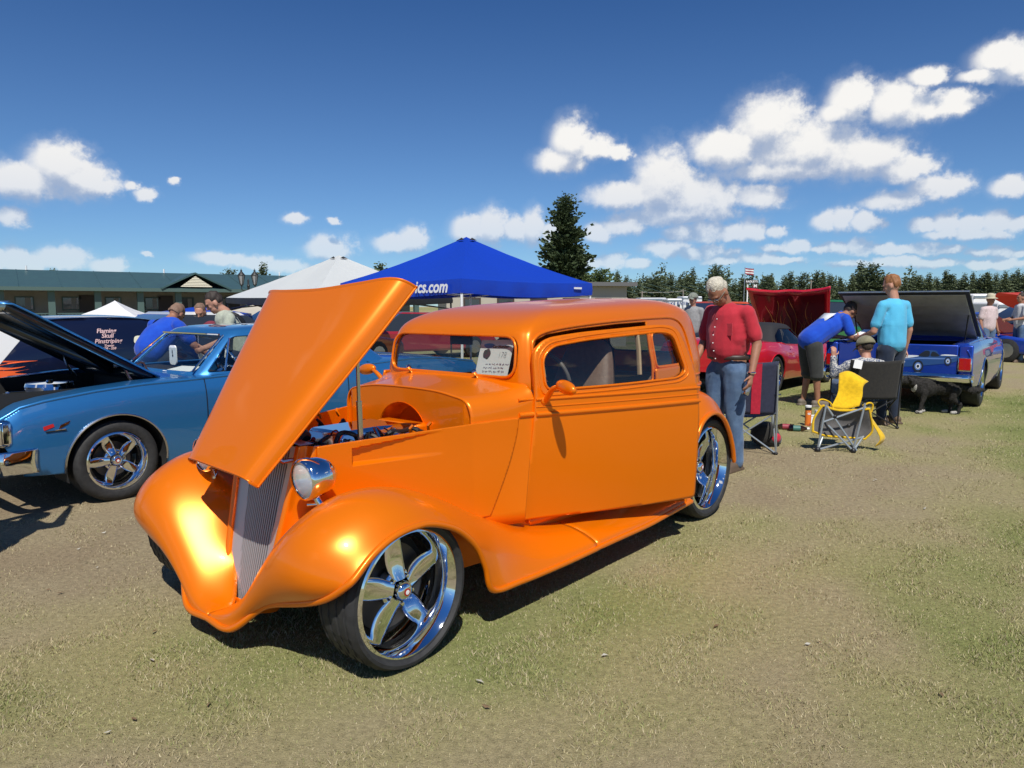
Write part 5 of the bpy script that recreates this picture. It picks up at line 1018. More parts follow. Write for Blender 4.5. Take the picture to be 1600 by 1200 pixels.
for k, x in enumerate(cols):
    MB().box((x, .0, 1.25), (.34, .3, 2.3)).build('porch_post', mcol, motel)
    if k + 1 < len(cols):
        xn = cols[k + 1]; g = xn - x
        bay_window(x + g * .48, g * .40)
        ac = MB().box((x + g * .48, 2.5, .92), (.95, .14, .34)).build('air_conditioner', mat('ac_beige', (.3, .27, .22), .7), motel)
        if k % 2 == 0:
            d = MB().box((x + g * .86, 2.56, 1.12), (.86, .08, 2.0)).build('door', mdark, motel); MB().ell((x + g * .86 - .32, 2.5, 1.1), (.04, .03, .04), 8, 6).build('door_handle', chrome_d, d)
            MB().ell((x + g * .70, 2.52, 1.95), (.06, .08, .1), 8, 6).build('porch_lamp', blackm, motel)
        rl = MB(); rl.box(((x + xn) / 2, .0, 1.05), (g - .34, .05, .06)); rl.box(((x + xn) / 2, 0, .3), (g - .34, .05, .05)); rail = rl.build('railing', mcol, motel)
        for j in range(1, 14): MB().box((x + g * j / 14, 0, .67), (.03, .03, .72)).build('baluster', mcol, rail)
# gable over the entrance
gx0, gx1, gxm = m_t(253), m_t(361), m_t(307)
gb = MB(); zb, za = 2.55, 3.50; yf_ = -.62
gb.add([(gx0, yf_, zb), (gx1, yf_, zb), (gxm, yf_, za), (gxm, 3.6, za), (gx0, -.4, zb), (gx1, -.4, zb)], [(0, 2, 3, 4), (2, 1, 5, 3)]); gbo = gb.build('gable_roof', mgreen, roof_m, smooth=0, solid=.1)
for k in range(7):
    t0, t1 = k / 7., (k + 1) / 7. - .015; a, b = gx0 + 1.1, gx1 - 1.1; h0, h1 = zb + .08, za - .22
    MB().add([(a + (gxm - a) * t0, yf_ + .06, h0 + (h1 - h0) * t0), (b + (gxm - b) * t0, yf_ + .06, h0 + (h1 - h0) * t0), (b + (gxm - b) * t1, yf_ + .085, h0 + (h1 - h0) * t1), (a + (gxm - a) * t1, yf_ + .085, h0 + (h1 - h0) * t1)], [(0, 1, 2, 3)]).build('siding_board', cream, gbo, smooth=0, solid=.02)
# pale annexe seen under the blue canopy
ann = thing('annexe_building', 'pale beige low building with dark windows behind the blue canopy', 'building', (-2.2, 26, 0), R(10))
MB().box((3.2, 2, 1.1), (6.6, 4, 2.2)).build('wall', mat('beige_wall', (.42, .39, .32), .8), ann); MB().box((3.2, 2, 2.26), (7.2, 4.6, .14)).build('roof', mat('grey_roof', (.12, .12, .12), .8), ann)
for k in range(5): f = MB().box((.8 + k * 1.2, -.02, 1.45), (.62, .06, .62)).build('window', mdark, ann); MB().box((.8 + k * 1.2, -.06, 1.45), (.5, .03, .5)).build('pane', mwin, f)
# ------------------------------------------------------------------ pop-up canopies
def canopy(name, label, c, side, rz, eave, apex, val, cm, vm, legm, vent=True, sag=.05, curve=1.0, crown=.0):
    t = thing(name, label, 'canopy', (c[0], c[1], 0), rz); h = side / 2; cs = [(-h, -h), (h, -h), (h, h), (-h, h)]; rr_ = random.Random(int(c[0] * 100))
    for k in range(4):
        a, b = np.array(cs[k]), np.array(cs[(k + 1) % 4]); P = []
        for v in np.linspace(0, 1, 14):
            row = []
            for u in np.linspace(0, 1, 15):
                p = (a * (1 - u) + b * u) * (1 - v); z = eave + (apex - eave) * v ** curve - sag * math.sin(math.pi * u) * (1 - v) * .6 - sag * 1.2 * math.sin(math.pi * v) * (.6 + .4 * math.sin(math.pi * u)); row.append((p[0], p[1], z + .012 * math.sin(u * 9 + v * 5 + k) * math.sin(math.pi * u) * math.sin(math.pi * min(1, v * 1.4)) + rr_.uniform(-.003, .003)))
            P.append(row)
        MB().grid(np.array(P)).build('roof_panel', cm, t, smooth=40)
        V = []
        for u in np.linspace(0, 1, 40):
            p = a * (1 - u) + b * u; o = (p / (np.linalg.norm(p) + 1e-6)); wv = .018 * math.sin(u * 26 + k) * math.sin(math.pi * u); z = eave - sag * math.sin(math.pi * u) * .6
            V.append([(p[0], p[1], z + .003), (p[0] + o[0] * (.012 + wv * .5), p[1] + o[1] * (.012 + wv * .5), z - val * .5), (p[0] + o[0] * (.005 + wv), p[1] + o[1] * (.005 + wv), z - val - .03 * math.sin(math.pi * u))])
        MB().grid(np.array(V)).build('valance', vm, t, smooth=60)
        MB().tube([(a[0] * .985, a[1] * .985, 0), (a[0] * .985, a[1] * .985, eave - .02)], .022, 6).build('leg', legm, t)
        MB().tube([(a[0] * .97, a[1] * .97, eave - .25), tuple((a + b) / 2 * .97) + (eave - .08,), (b[0] * .97, b[1] * .97, eave - .25)], .014, 5).build('truss_bar', legm, t)
        MB().tube([(a[0] * .97, a[1] * .97, eave - .08), (0, 0, apex - .08)], .012, 5).build('roof_rib', legm, t)
    if vent:
        for k in range(4):
            a, b = np.array(cs[k]), np.array(cs[(k + 1) % 4]); f = .10; z = eave + (apex - eave) * (1 - f) ** curve + .02
            m = MB(); m.poly([(a[0] * f + (b - a)[0] * f * .25, a[1] * f + (b - a)[1] * f * .25, z + .0), (a[0] * f + (b - a)[0] * f * .85, a[1] * f + (b - a)[1] * f * .85, z), (a[0] * f * .8 + (b - a)[0] * f * .45, a[1] * f * .8 + (b - a)[1] * f * .45, z + .05)]); m.build('vent_flap', blackm, t, smooth=0)
    return t
def cloth(nm, c, tr=.25, rough=.5):
    m = mat(nm, c, rough, 0, 0, bump=.55, scale=5); nt = m.node_tree; b = nt.nodes['Principled BSDF']; o = [n for n in nt.nodes if n.type == 'OUTPUT_MATERIAL'][0]
    tl = N(nt, 'ShaderNodeBsdfTranslucent'); tl.inputs[0].default_value = (*c, 1); mx = N(nt, 'ShaderNodeMixShader'); mx.inputs[0].default_value = tr; nt.links.new(b.outputs[0], mx.inputs[1]); nt.links.new(tl.outputs[0], mx.inputs[2]); nt.links.new(mx.outputs[0], o.inputs[0]); return m
bluec = cloth('blue_canopy_cloth', (.010, .055, .50), .15, .35); greyc = cloth('grey_white_canopy_cloth', (.70, .73, .72), .25, .5); whitec = cloth('white_canopy_cloth', (.82, .82, .84), .2); blackc = cloth('black_valance_cloth', (.02, .02, .022), .05)
ctr = at(729, 400, 14.0); BT = R(46.5)
blue_t = canopy('popup_canopy', 'royal blue pop-up canopy with white lettering behind the orange rod', ctr, 3.35, BT, 1.90, 2.76, .22, bluec, bluec, white, curve=1.05, sag=.05)
def bt_side(a, b, h): return (-3.35 / 2 - .025 - h, -a, b)   # the side facing left
m = MB(); text_mb('ics.com', .27, lambda a, b, h: bt_side(a + 1.40, 1.775 + b, .03), mb=m, align='RIGHT', bold=.008, shear=.25); m.build('valance_lettering', mat('white_print', (.8, .8, .8), .6), blue_t, smooth=0)
m = MB(); m.box((3.35 / 2 * .72, -3.35 / 2 - .035, 1.80), (.22, .01, .035)); m.build('canopy_label', white, blue_t)
ctr = at(530, 430, 17.0)
grey_t = canopy('popup_canopy', 'grey-white pop-up canopy with black valance behind the raised orange hood', ctr, 3.65, R(45 + 2), 1.66, 2.62, .12, greyc, blackc, black, curve=1.0, sag=.03)
ctr = at(180, 480, 20.0)
canopy('popup_canopy', 'small white peaked canopy in front of the motel', ctr, 2.0, R(10), 1.15, 1.62, .12, whitec, whitec, white, vent=False, curve=1.6, sag=.0)
ctr = at(395, 480, 21.0)
canopy('popup_canopy', 'cream canopy top showing under the grey-white canopy', ctr, 2.6, R(20), 1.22, 1.50, .15, cloth('cream_cloth', (.6, .55, .45), .2), cloth('brown_cloth', (.25, .14, .1), .1), white, vent=False)
ctr = at(310, 480, 16.0)
canopy('popup_canopy', 'low blue canopy between the two men and the motel', ctr, 2.0, R(15), 1.30, 1.46, .12, bluec, bluec, white, vent=False, sag=0)
# ------------------------------------------------------------------ twin-lantern street lamp
lamp = thing('street_lamp', 'black twin-lantern street lamp standing before the motel roof', 'street lamp', tuple(at(389, 470, 25)[:2]) + (0,), R(8)); bm_ = mat('lamp_iron', (.02, .022, .022), .5)
MB().lathe([(.12, 0), (.10, .1), (.06, .2), (.045, .5), (.04, 2.1), (.055, 2.15), (.03, 2.2), (.035, 2.32), (.0001, 2.4)], 12).build('post', bm_, lamp)
for s in (1, -1):
    MB().tube(cr([(0, 0, 2.02), (s * .1, 0, 1.98), (s * .215, 0, 2.02), (s * .215, 0, 2.16)], 12), .016, 6).build('arm', bm_, lamp)
    ln = MB().lathe([(.0001, 2.14), (.05, 2.16), (.055, 2.19), (.03, 2.2)], 8, o=(s * .215, 0, 0)); ln.lathe([(.125, 2.50), (.11, 2.53), (.05, 2.60), (.03, 2.63), (.035, 2.66), (.008, 2.70), (.0001, 2.75)], 8, o=(s * .215, 0, 0))
    for k in range(6): t = k * math.pi / 3; ln.tube([(s * .215 + .052 * math.cos(t), .052 * math.sin(t), 2.19), (s * .215 + .118 * math.cos(t), .118 * math.sin(t), 2.51)], .008, 4)
    lo = ln.build('lantern', bm_, lamp); MB().lathe([(.045, 2.19), (.108, 2.50)], 8, o=(s * .215, 0, 0)).build('lantern_glass', mat('lantern_glass', (.35, .36, .36), .2, 0, .5), lo)
# ------------------------------------------------------------------ trees
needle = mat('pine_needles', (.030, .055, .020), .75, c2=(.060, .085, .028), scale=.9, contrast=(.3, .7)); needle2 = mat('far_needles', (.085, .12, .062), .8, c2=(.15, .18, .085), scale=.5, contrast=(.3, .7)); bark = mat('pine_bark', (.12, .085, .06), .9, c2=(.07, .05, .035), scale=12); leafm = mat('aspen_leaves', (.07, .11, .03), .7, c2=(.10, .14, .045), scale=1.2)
def conifer_mesh(seed, H, Rw, nb, dens, base=.12, irregular=.25, tuft=.35, gaps=0., shape=.9, up=.15):
    rr_ = np.random.RandomState(seed); m = MB(); V = []; F = []
    for b in range(nb):
        t = base + (1 - base) * (b + rr_.rand()) / nb; z = H * t; r = Rw * (1 - t) ** shape * (1 - .3 * math.exp(-((t - base) / .08))) * (1 + irregular * rr_.randn()) + .03 * Rw
        if rr_.rand() < gaps: continue
        if r < .02: r = .05
        a = rr_.rand() * 6.283; n = max(2, int(dens * r / Rw + 2)); d = np.array([math.cos(a), math.sin(a), 0])
        for k in range(n):
            q = (k + .5 + rr_.rand() * .6) / n; p = d * r * q + np.array([0, 0, z + r * (up * q - .18 * q * q) + rr_.randn() * .04 * Rw]) + rr_.randn(3) * .10 * Rw * np.array([1, 1, .5])
            for j in range(3):
                s = tuft * (.6 + .7 * rr_.rand()) * (.35 + .75 * (1 - t) ** .6); e1 = rr_.randn(3); e1 /= np.linalg.norm(e1); e1 = e1 * .5 + d * .7 + np.array([0, 0, .25]); e1 /= np.linalg.norm(e1); e2 = np.cross(e1, rr_.randn(3)); e2 /= np.linalg.norm(e2) + 1e-6
                i = len(V); V += [p - e1 * s * .5, p + e2 * s * .30, p + e1 * s * .6, p - e2 * s * .30]; F += [(i, i + 1, i + 2), (i, i + 2, i + 3)]
    m.add(np.array(V), F); return m
def trunk_mesh(H, r, seed=0, top=.95):
    rr_ = random.Random(seed); m = MB(); pts = [(rr_.uniform(-.01, .01) * H * k, rr_.uniform(-.01, .01) * H * k, H * top * k) for k in np.linspace(0, 1, 7)]; m.tube(pts, np.linspace(r, r * .12, 7), 7)
    for k in range(9):
        t = rr_.uniform(.12, .85); a = rr_.uniform(0, 6.28); L_ = r * 5 * (1 - t) + .2; m.tube([(0, 0, H * t), (math.cos(a) * L_, math.sin(a) * L_, H * t + L_ * .25)], [r * .18, r * .05], 4)
    return m
TG = 'conifers of the wood along the far edge'
big = thing('pine_tree', 'tall dark lodgepole pine standing alone behind the blue canopy', 'tree', tuple(at(882, 470, 60)[:2]) + (0,))
conifer_mesh(14, 10.2, 1.9, 560, 24, base=.10, irregular=.34, tuft=.42, gaps=.22, shape=.46, up=.45).build('crown', needle, big, smooth=0); trunk_mesh(10.1, .2, 1).build('trunk', bark, big)
bt = thing('tree', 'light green bushy tree right behind the corner of the blue canopy', 'tree', tuple(at(938, 470, 52)[:2]) + (0,)); conifer_mesh(5, 3.9, 1.35, 170, 14, base=.02, irregular=.25, tuft=.34, shape=.35, up=.6).build('crown', leafm, bt, smooth=0); trunk_mesh(3.6, .1, 2).build('trunk', bark, bt)
var = []
for k, (H, Rw, shp, up_) in enumerate(((11, 3.3, .95, .05), (12.5, 3.6, .7, .2), (10, 2.2, 1.15, -.05), (13, 2.9, 1.1, .0), (11.5, 3.7, .55, .25), (9, 2.8, .9, .05))):
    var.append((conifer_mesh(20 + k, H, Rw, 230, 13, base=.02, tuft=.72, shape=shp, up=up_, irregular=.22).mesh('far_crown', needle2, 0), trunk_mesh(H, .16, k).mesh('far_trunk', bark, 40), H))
def far_tree(px, ytop, Y, k, label):
    cm_, tm_, H = var[k]; g = at(px, 478, Y); top = at(px, ytop, Y)[2]; s = top / H
    t = thing('conifer_tree', label, 'tree', (g[0], g[1], 0), (px * 1.37) % 6.28, TG); wv_ = s * (.85 + .75 * ((px * 7.3) % 1.0 if px % 1 else (int(px) * 37 % 100) / 100.)); t.scale = (wv_, wv_, s); link('crown', cm_, t); link('trunk', tm_, t); return t
rt = random.Random(8)
TREES = [(952, 437, 2), (967, 420, 3), (982, 432, 0), (994, 440, 2), (1012, 432, 1), (1025, 430, 4), (1040, 430, 2), (1051, 428, 1), (1066, 432, 2), (1074, 427, 0), (1082, 420, 3), (1119, 410, 4), (1098, 440, 2), (1133, 440, 5), (1147, 440, 0), (1160, 434, 2), (1194, 430, 4), (1207, 430, 2), (1222, 430, 1), (1236, 420, 3), (1253, 424, 4), (1272, 424, 0), (1285, 422, 2), (1298, 426, 1), (1315, 432, 5), (1328, 425, 2), (1339, 408, 3), (1362, 414, 4), (1376, 430, 1), (1398, 437, 0), (1412, 430, 2), (1424, 436, 1), (1438, 432, 4), (1451, 426, 3), (1462, 430, 0), (1472, 424, 2), (1483, 430, 5), (1497, 433, 1), (1507, 424, 3), (1519, 428, 0), (1531, 430, 4), (1543, 425, 2), (1556, 427, 1), (1568, 424, 0), (1580, 428, 5), (1590, 422, 3), (1602, 424, 1)]
NMS = {0: 'full', 1: 'broad', 2: 'slender', 3: 'tall pointed', 4: 'round-topped', 5: 'short'}
MARKS = [(1000, 'above the front of the orange roof'), (1090, 'above the rear of the orange roof'), (1150, 'behind the head of the grey-haired man'), (1215, 'beside the motel sign'), (1295, 'above the raised red hood'), (1350, 'between red hood and cyan man'), (1405, 'behind the head of the cyan man'), (1520, 'above the black bed cover'), (1700, 'above the white trailers at right')]
ORD = ['first', 'second', 'third', 'fourth', 'fifth', 'sixth', 'seventh', 'eighth', 'ninth', 'tenth']; cnt_ = {}
for px, yt, k in sorted((a_ + rt.uniform(-4, 4), b_ + rt.uniform(-3, 4), c_) for a_, b_, c_ in TREES):
    mk_ = next(n for lim, n in MARKS if px < lim); i = cnt_.get(mk_, 0); cnt_[mk_] = i + 1
    far_tree(px, yt, 165 + rt.uniform(-20, 25), k, '%s conifer, %s from left of those %s' % (NMS[k], ORD[i], mk_))
for px, yt, Y, k, lb in ((413, 410, 75, 3, 'dark pointed conifer top showing above the motel roof behind the lamp'), (361, 421, 80, 4, 'small round tree top showing above the motel roof left of the lamp'), (596, 411, 60, 5, 'small conifer top between the grey-white and blue canopies'), (87, 421, 90, 4, 'tiny tree top just above the motel ridge at far left')):
    far_tree(px, yt, Y, k, lb)['group'] = 'tree tops behind the buildings'
wd = MB(); rr_ = np.random.RandomState(2)                 # the wood behind reads as one mass
for k in range(150):
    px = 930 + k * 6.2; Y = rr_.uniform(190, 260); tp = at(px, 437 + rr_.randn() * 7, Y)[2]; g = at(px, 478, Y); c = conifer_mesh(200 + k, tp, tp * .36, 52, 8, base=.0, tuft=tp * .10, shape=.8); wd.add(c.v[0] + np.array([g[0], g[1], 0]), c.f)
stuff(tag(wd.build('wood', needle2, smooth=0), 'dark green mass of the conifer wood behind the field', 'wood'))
# ------------------------------------------------------------------ motel sign, flag, wires, trailers, far cars
sg = thing('motel_sign', 'tall black and red roadside motel sign with white letters', 'sign', tuple(at(1173, 478, 70)[:2]) + (0,), R(-4))
zt = at(1173, 440, 70)[2]; sb_ = mat('sign_black', (.02, .02, .022), .5); MB().box((0, 0, zt), (1.2, .25, .36)).build('header_board', sb_, sg); MB().box((.32, .02, zt / 2 - .18), (.42, .3, zt - .36)).build('letter_column', mat('sign_red', (.22, .02, .03), .5), sg)
MB().box((-.35, 0, zt / 2), (.1, .1, zt - .1)).build('pole', white, sg)
m = MB(); text_mb("RADLEY'S", .25, lambda a, b, h: (a, -.13 - h, zt + b), mb=m, bold=.008); m.build('header_lettering', white, sg, smooth=0)
for k, ch in enumerate('MOTEL'):
    MB().box((.32, -.135, zt - .42 - k * .44), (.36, .01, .36)).build('letter_panel', sb_, sg); m = MB(); text_mb(ch, .40, lambda a, b, h: (.32 + a, -.145 - h, zt - .42 - k * .44 + b), mb=m, bold=.012); m.build('letter', white, sg, smooth=0)
fl = thing('flag', 'small striped flag on a thin pole beside the motel sign', 'flag', tuple(at(1162, 478, 72)[:2]) + (0,)); z = at(1162, 417, 72)[2]
MB().tube([(0, 0, 0), (0, 0, z)], .03, 5).build('pole', alu, fl)
for k in range(5): MB().grid(np.array([[(.05 + u * .8, .12 * math.sin(u * 6), z - .1 - k * .12 - .1 * u - dz) for dz in (0, .12)] for u in np.linspace(0, 1, 9)])).build('stripe', [mat('flag_red', (.3, .03, .05), .7), white][k % 2], fl)
for k, (px, Y) in enumerate(((1003, 95), (1067, 95), (1266, 110))):
    t = thing('utility_pole', ('left', 'right', 'single')[k] + (' utility pole carrying a wire across the conifers' if k < 2 else ' utility pole before the conifers above the red hood'), 'pole', tuple(at(px, 478, Y)[:2]) + (0,)); zz = at(px, (455, 452, 438)[k], Y)[2]
    MB().tube([(0, 0, 0), (0, 0, zz)], .08, 6).build('post', mat('pole_wood', (.25, .22, .19), .9), t); MB().box((0, 0, zz - .15), (.7, .06, .06)).build('crossarm', mat('pole_wood', (.25, .22, .19), .9), t)
m = MB(); m.tube([at(1003 + 64 * u, 456.5 - 1.5 * u + 1.2 * math.sin(math.pi * u), 95) for u in np.linspace(0, 1, 9)], .03, 4); tag(m.build('overhead_wire', alu), 'thin pale wire strung between two utility poles', 'wire')
def trailer(px0, px1, y0, Y, label, c=(.7, .7, .7), text=None, grp='pale trailers parked before the wood'):
    a, b = at(px0, 478, Y), at(px1, 478, Y); L_ = b[0] - a[0]; h = at(px0, y0, Y)[2]; t = thing('trailer', label, 'trailer', ((a[0] + b[0]) / 2, Y, 0), 0, grp); mm = mat('trailer_%02d' % int(px0 % 97), c, .5)
    MB().box((0, 1.1, h / 2 + .25), (L_, 2.2, h - .5)).build('body', mm, t, bevel=.08); MB().box((0, -.01, h - .14), (L_ * .98, .04, .1)).build('trim_stripe', alu, t)
    for s in (-1, 1): MB().box((s * L_ * .25, -.02, h * .68), (L_ * .16, .05, h * .2)).build('window', mwin, t); MB().lathe([(.0001, -.1), (.3, -.1), (.33, 0), (.3, .1)], 14, o=(s * .5, 0, .33), axis='y').build('wheel', rubber, t)
    if text: m = MB(); text_mb(text, h * .16, lambda u, v, q: (u, -.04 - q, h * .82 + v), mb=m, bold=.006); m.build('lettering', mat('blue_print', (.05, .08, .2), .6), t, smooth=0)
trailer(1000, 1041, 465, 55, 'grey trailer roof over the rear of the orange rod', (.42, .44, .46)); trailer(1043, 1066, 466.5, 53, 'white trailer with dark lettering beyond the orange roof', (.75, .75, .75), 'SNAKE RIVER'); trailer(1067, 1097, 463, 57, 'white trailer half hidden behind the grey-haired man', (.68, .70, .72))
trailer(1520, 1600, 459, 34, 'long white trailer at the right edge behind the people', (.78, .78, .78)); trailer(1560, 1640, 472, 27, 'white camper with red stripe at the right edge', (.74, .74, .74))
for k, (px, yt) in enumerate(((936, 463), (976, 463))):
    g = at(px, 478, 60); h = at(px, yt, 60)[2]; t = thing('tent', ('left', 'right')[k] + ' grey-brown peaked tent top just above the orange roof', 'tent', (g[0], 60, 0), .4); MB().lathe([(1.1, 0), (1.0, h * .5), (.5, h * .85), (.05, h)], 8).build('fabric', mat('tent_fabric', (.28, .25, .23), .8, c2=(.35, .25, .22), scale=1), t, smooth=0); MB().tube([(0, 0, 0), (0, 0, h + .35)], .03, 5).build('pole', white, t)
def far_car(px, Y, c, label, rz=0., L_=4.5, hgt=1.38, hood_up=False, cat='car'):
    g = at(px, 478, Y); t = thing('parked_car', label, cat, (g[0], Y, 0), rz, 'cars parked far back'); pm = car_paint('far_paint_%d' % (int(px) % 911), c, .2, .35); k = hgt / 1.38
    MB().prism([(.50, .24), (.505, .50), (.48, .62), (.20, .80), (-.34, .86), (-.47, .84), (-.50, .70), (-.49, .26)], -.88, .88, lambda a_, b_, h: (a_ * L_, h, b_ * k)).build('body', pm, t, bevel=.07)
    V = [(x * L_, s * w, z * k) for x, w, z in ((.22, .80, .80), (.07, .62, 1.32), (-.20, .62, 1.34), (-.38, .80, .86)) for s in (-1, 1)]; MB().add(V, [(0, 1, 3, 2), (2, 3, 5, 4), (4, 5, 7, 6), (0, 2, 4, 6), (1, 7, 5, 3)]).build('cabin_glass', mwin, t, bevel=.03)
    MB().add([(x * L_, s * .60, z * k) for x, z in ((.06, 1.325), (-.19, 1.345)) for s in (-1, 1)] + [(x * L_, s * .56, z * k) for x, z in ((.045, 1.375), (-.175, 1.385)) for s in (-1, 1)], [(0, 1, 5, 4), (1, 3, 7, 5), (3, 2, 6, 7), (2, 0, 4, 6), (4, 5, 7, 6)]).build('roof', pm, t, bevel=.02)
    for x in (-.3, .31):
        for s in (1, -1):
            w_ = MB().lathe([(.0001, -.1), (.22, -.1), (.31, -.06), (.31, .06), (.22, .1), (.0001, .1)], 16, o=(x * L_, s * .82, .31), axis='y').build('wheel', rubber, t); MB().lathe([(.0001, s * .105), (.19, s * .102)], 12, o=(x * L_, s * .82, .31), axis='y').build('hub', alu, w_)
    if hood_up: MB().grid(np.array([[(.46 * L_ - .35 * q, s * .72, .70 * k + .95 * q + .04 * math.sin(q * 3) * (1 - s * s)) for s in np.linspace(-1, 1, 7)] for q in np.linspace(0, 1, 6)])).build('raised_hood', pm, t, solid=.03)
    return t
far_car(1300, 19, (.02, .17, .05), 'dark green car whose roof shows between red hood and bed cover', R(30), hgt=1.62); far_car(1140, 22, (.65, .09, .02), 'orange car showing over the shoulder of the grey-haired man', R(20), hgt=1.6)
far_car(1520, 21, (.01, .05, .38), 'blue car with its hood standing up behind the pickup cab', R(-60), hood_up=True, hgt=1.3); far_car(1640, 24, (.5, .04, .03), 'red car at the right edge beyond the people', R(10), hgt=1.5)
far_car(330, 12.2, (.72, .72, .70), 'white car partly hidden behind the two men at left', R(48), hgt=1.38); far_car(480, 17.5, (.45, .10, .03), 'orange-red car under the grey-white canopy', R(50), hgt=1.4); far_car(-60, 13.5, (.75, .75, .76), 'white car at the left edge behind the raised blue hood', R(45), hood_up=False); far_car(650, 21, (.35, .02, .03), 'dark red car seen beyond the orange windshield', R(40), hgt=1.3)
m = MB(); 
for k in range(8): a0, a1 = k * math.pi / 4, (k + 1) * math.pi / 4; m.add([(0, 0, 2.0), (1.2 * math.cos(a0), 1.2 * math.sin(a0), 1.55), (1.2 * math.cos(a1), 1.2 * math.sin(a1), 1.55)], [(0, 1, 2)])
um = thing('parasol', 'red-orange parasol tilted beside the white-shirted man', 'parasol', tuple(at(1590, 478, 22)[:2]) + (0,)); m.build('canopy', cloth('red_cloth', (.6, .06, .03), .2), um, smooth=0).rotation_euler = (0, R(20), 0); MB().tube([(0, 0, 0), (.1, 0, 1.9)], .025, 6).build('pole', alu, um)
# ================================================================== people
def cap(m, p, q, r1, r2, n=14, flat=1., up=(0, 0, 1), k=5):
    """tapered round-ended limb"""
    p, q = np.array(p, float), np.array(q, float); L_ = np.linalg.norm(q - p); d = (q - p) / (L_ + 1e-9); pts, rr_ = [], []
    for a in np.linspace(-math.pi / 2 + .15, 0, k): pts.append(p + d * r1 * math.sin(a)); rr_.append(r1 * math.cos(a))
    for t in (.33, .66): pts.append(p + d * L_ * t); rr_.append(r1 + (r2 - r1) * t)
    for a in np.linspace(0, math.pi / 2 - .15, k): pts.append(q + d * r2 * math.sin(a)); rr_.append(r2 * math.cos(a))
    return m.tube(np.array(pts), np.array(rr_), n, flat=flat, up=up)
def blob(name, m, mt, parent, vox=.012, it=4, fold=0., fs=9., seed=0., dec=None):
    """fuse overlapping solids into one continuous skin"""
    me = m.mesh('tmp', mt, 0); o = bpy.data.objects.new('tmp', me)
    r = o.modifiers.new('r', 'REMESH'); r.mode = 'VOXEL'; r.voxel_size = vox; s = o.modifiers.new('s', 'SMOOTH'); s.iterations = it; s.factor = .5
    me2 = evaluate(o); me2.name = name; bpy.data.objects.remove(o); bpy.data.meshes.remove(me)
    if fold:
        n = len(me2.vertices); C = np.empty(n * 3); Nn = np.empty(n * 3); me2.vertices.foreach_get('co', C); me2.vertices.foreach_get('normal', Nn); C = C.reshape(-1, 3); Nn = Nn.reshape(-1, 3); q = C * fs * np.array([1, 1, .55]); f = np.zeros(n); rg = np.random.RandomState(int(seed * 10) % 1000 + 3)
        for k in range(10):
            w_ = rg.randn(3) * (1 + .35 * k); f += np.sin(q @ w_ + rg.rand() * 6.28 + 1.4 * np.sin(q @ rg.randn(3))) / (1 + .35 * k)
        me2.vertices.foreach_set('co', (C + Nn * (f * fold * .28)[:, None]).ravel())
    me2.materials.clear()
    for x in (mt if isinstance(mt, list) else [mt]): me2.materials.append(x)
    me2.polygons.foreach_set('use_smooth', [True] * len(me2.polygons)); me2.update(); return link(name, me2, parent)
def fabric(nm, c, c2=None, scale=30.): return mat(nm, c, .85, 0, 0, c2=c2 or tuple(x * .8 for x in c), scale=scale, bump=.10, bscale=45, sheen=.2, spec=.2)
skin_m = mat('skin', (.48, .25, .17), .55, c2=(.42, .20, .13), scale=14); skin_t = mat('tanned_skin', (.36, .17, .10), .55, c2=(.30, .135, .08), scale=14)
jean = fabric('blue_denim', (.055, .10, .19), (.10, .165, .27), 9); jean_d = fabric('dark_denim', (.02, .03, .055)); shoe_b = mat('brown_shoe', (.12, .08, .05), .6)
def U(v): v = np.array(v, float); return v / (np.linalg.norm(v) + 1e-9)
def hand(m, w, d, side, curl=.6, s=1., pn=None):
    """palm and five fingers from wrist w along d; pn = direction the palm faces"""
    d = U(d); pn = U(pn if pn is not None else (0, -side, 0)); pn = U(pn - d * (pn @ d)); lat = np.cross(d, pn)
    cap(m, w, w + d * .07 * s, .026 * s, .036 * s, 10, flat=.62, up=lat)
    for k, (o_, L_) in enumerate(((-.028, .068), (-.0095, .080), (.0095, .076), (.028, .058))):
        b = w + d * .085 * s + lat * o_ * s; d2 = U(d + pn * curl * .6); j = b + d2 * L_ * .5 * s; d3 = U(d + pn * curl * 2.0); cap(m, b, j, .0095 * s, .009 * s, 8); cap(m, j, j + d3 * L_ * .5 * s, .009 * s, .0075 * s, 8)
    sg = -1; b = w + d * .03 * s + lat * sg * .03 * s; t1 = b + U(d * .7 + lat * sg * .8 + pn * .3) * .04 * s; cap(m, b, t1, .013 * s, .0105 * s, 8); cap(m, t1, t1 + U(d * .9 + lat * sg * .3 + pn * .5) * .032 * s, .0105 * s, .008 * s, 8)
def head(m, c, f, upv, s=1.):
    """skull, jaw, nose, ears; c centre of the skull, f facing, upv crown direction"""
    f = U(f); upv = U(np.array(upv) - f * (np.array(upv) @ f)); lf = np.cross(upv, f); M_ = np.array([f, lf, upv]).T
    P = lambda a, b, cc: np.array(c) + (f * a + lf * b + upv * cc) * s
    m.ell(P(-.005, 0, .02), np.array((.098, .076, .105)) * s, 18, 14, rot=M_); m.ell(P(.03, 0, -.055), np.array((.062, .058, .062)) * s, 14, 10, rot=M_); m.ell(P(.055, 0, -.095), np.array((.028, .03, .022)) * s, 10, 8, rot=M_)
    cap(m, P(.090, 0, .01), P(.108, 0, -.028), .009 * s, .015 * s, 8); m.ell(P(.082, 0, .028), np.array((.02, .055, .012)) * s, 10, 8, rot=M_); m.ell(P(.083, 0, -.066), np.array((.014, .026, .007)) * s, 10, 6, rot=M_)
    for sd in (1, -1): m.ell(P(-.005, sd * .078, -.012), np.array((.022, .009, .034)) * s, 10, 8, rot=M_); m.ell(P(.06, sd * .04, -.02), np.array((.025, .02, .02)) * s, 8, 6, rot=M_)
    return P, M_
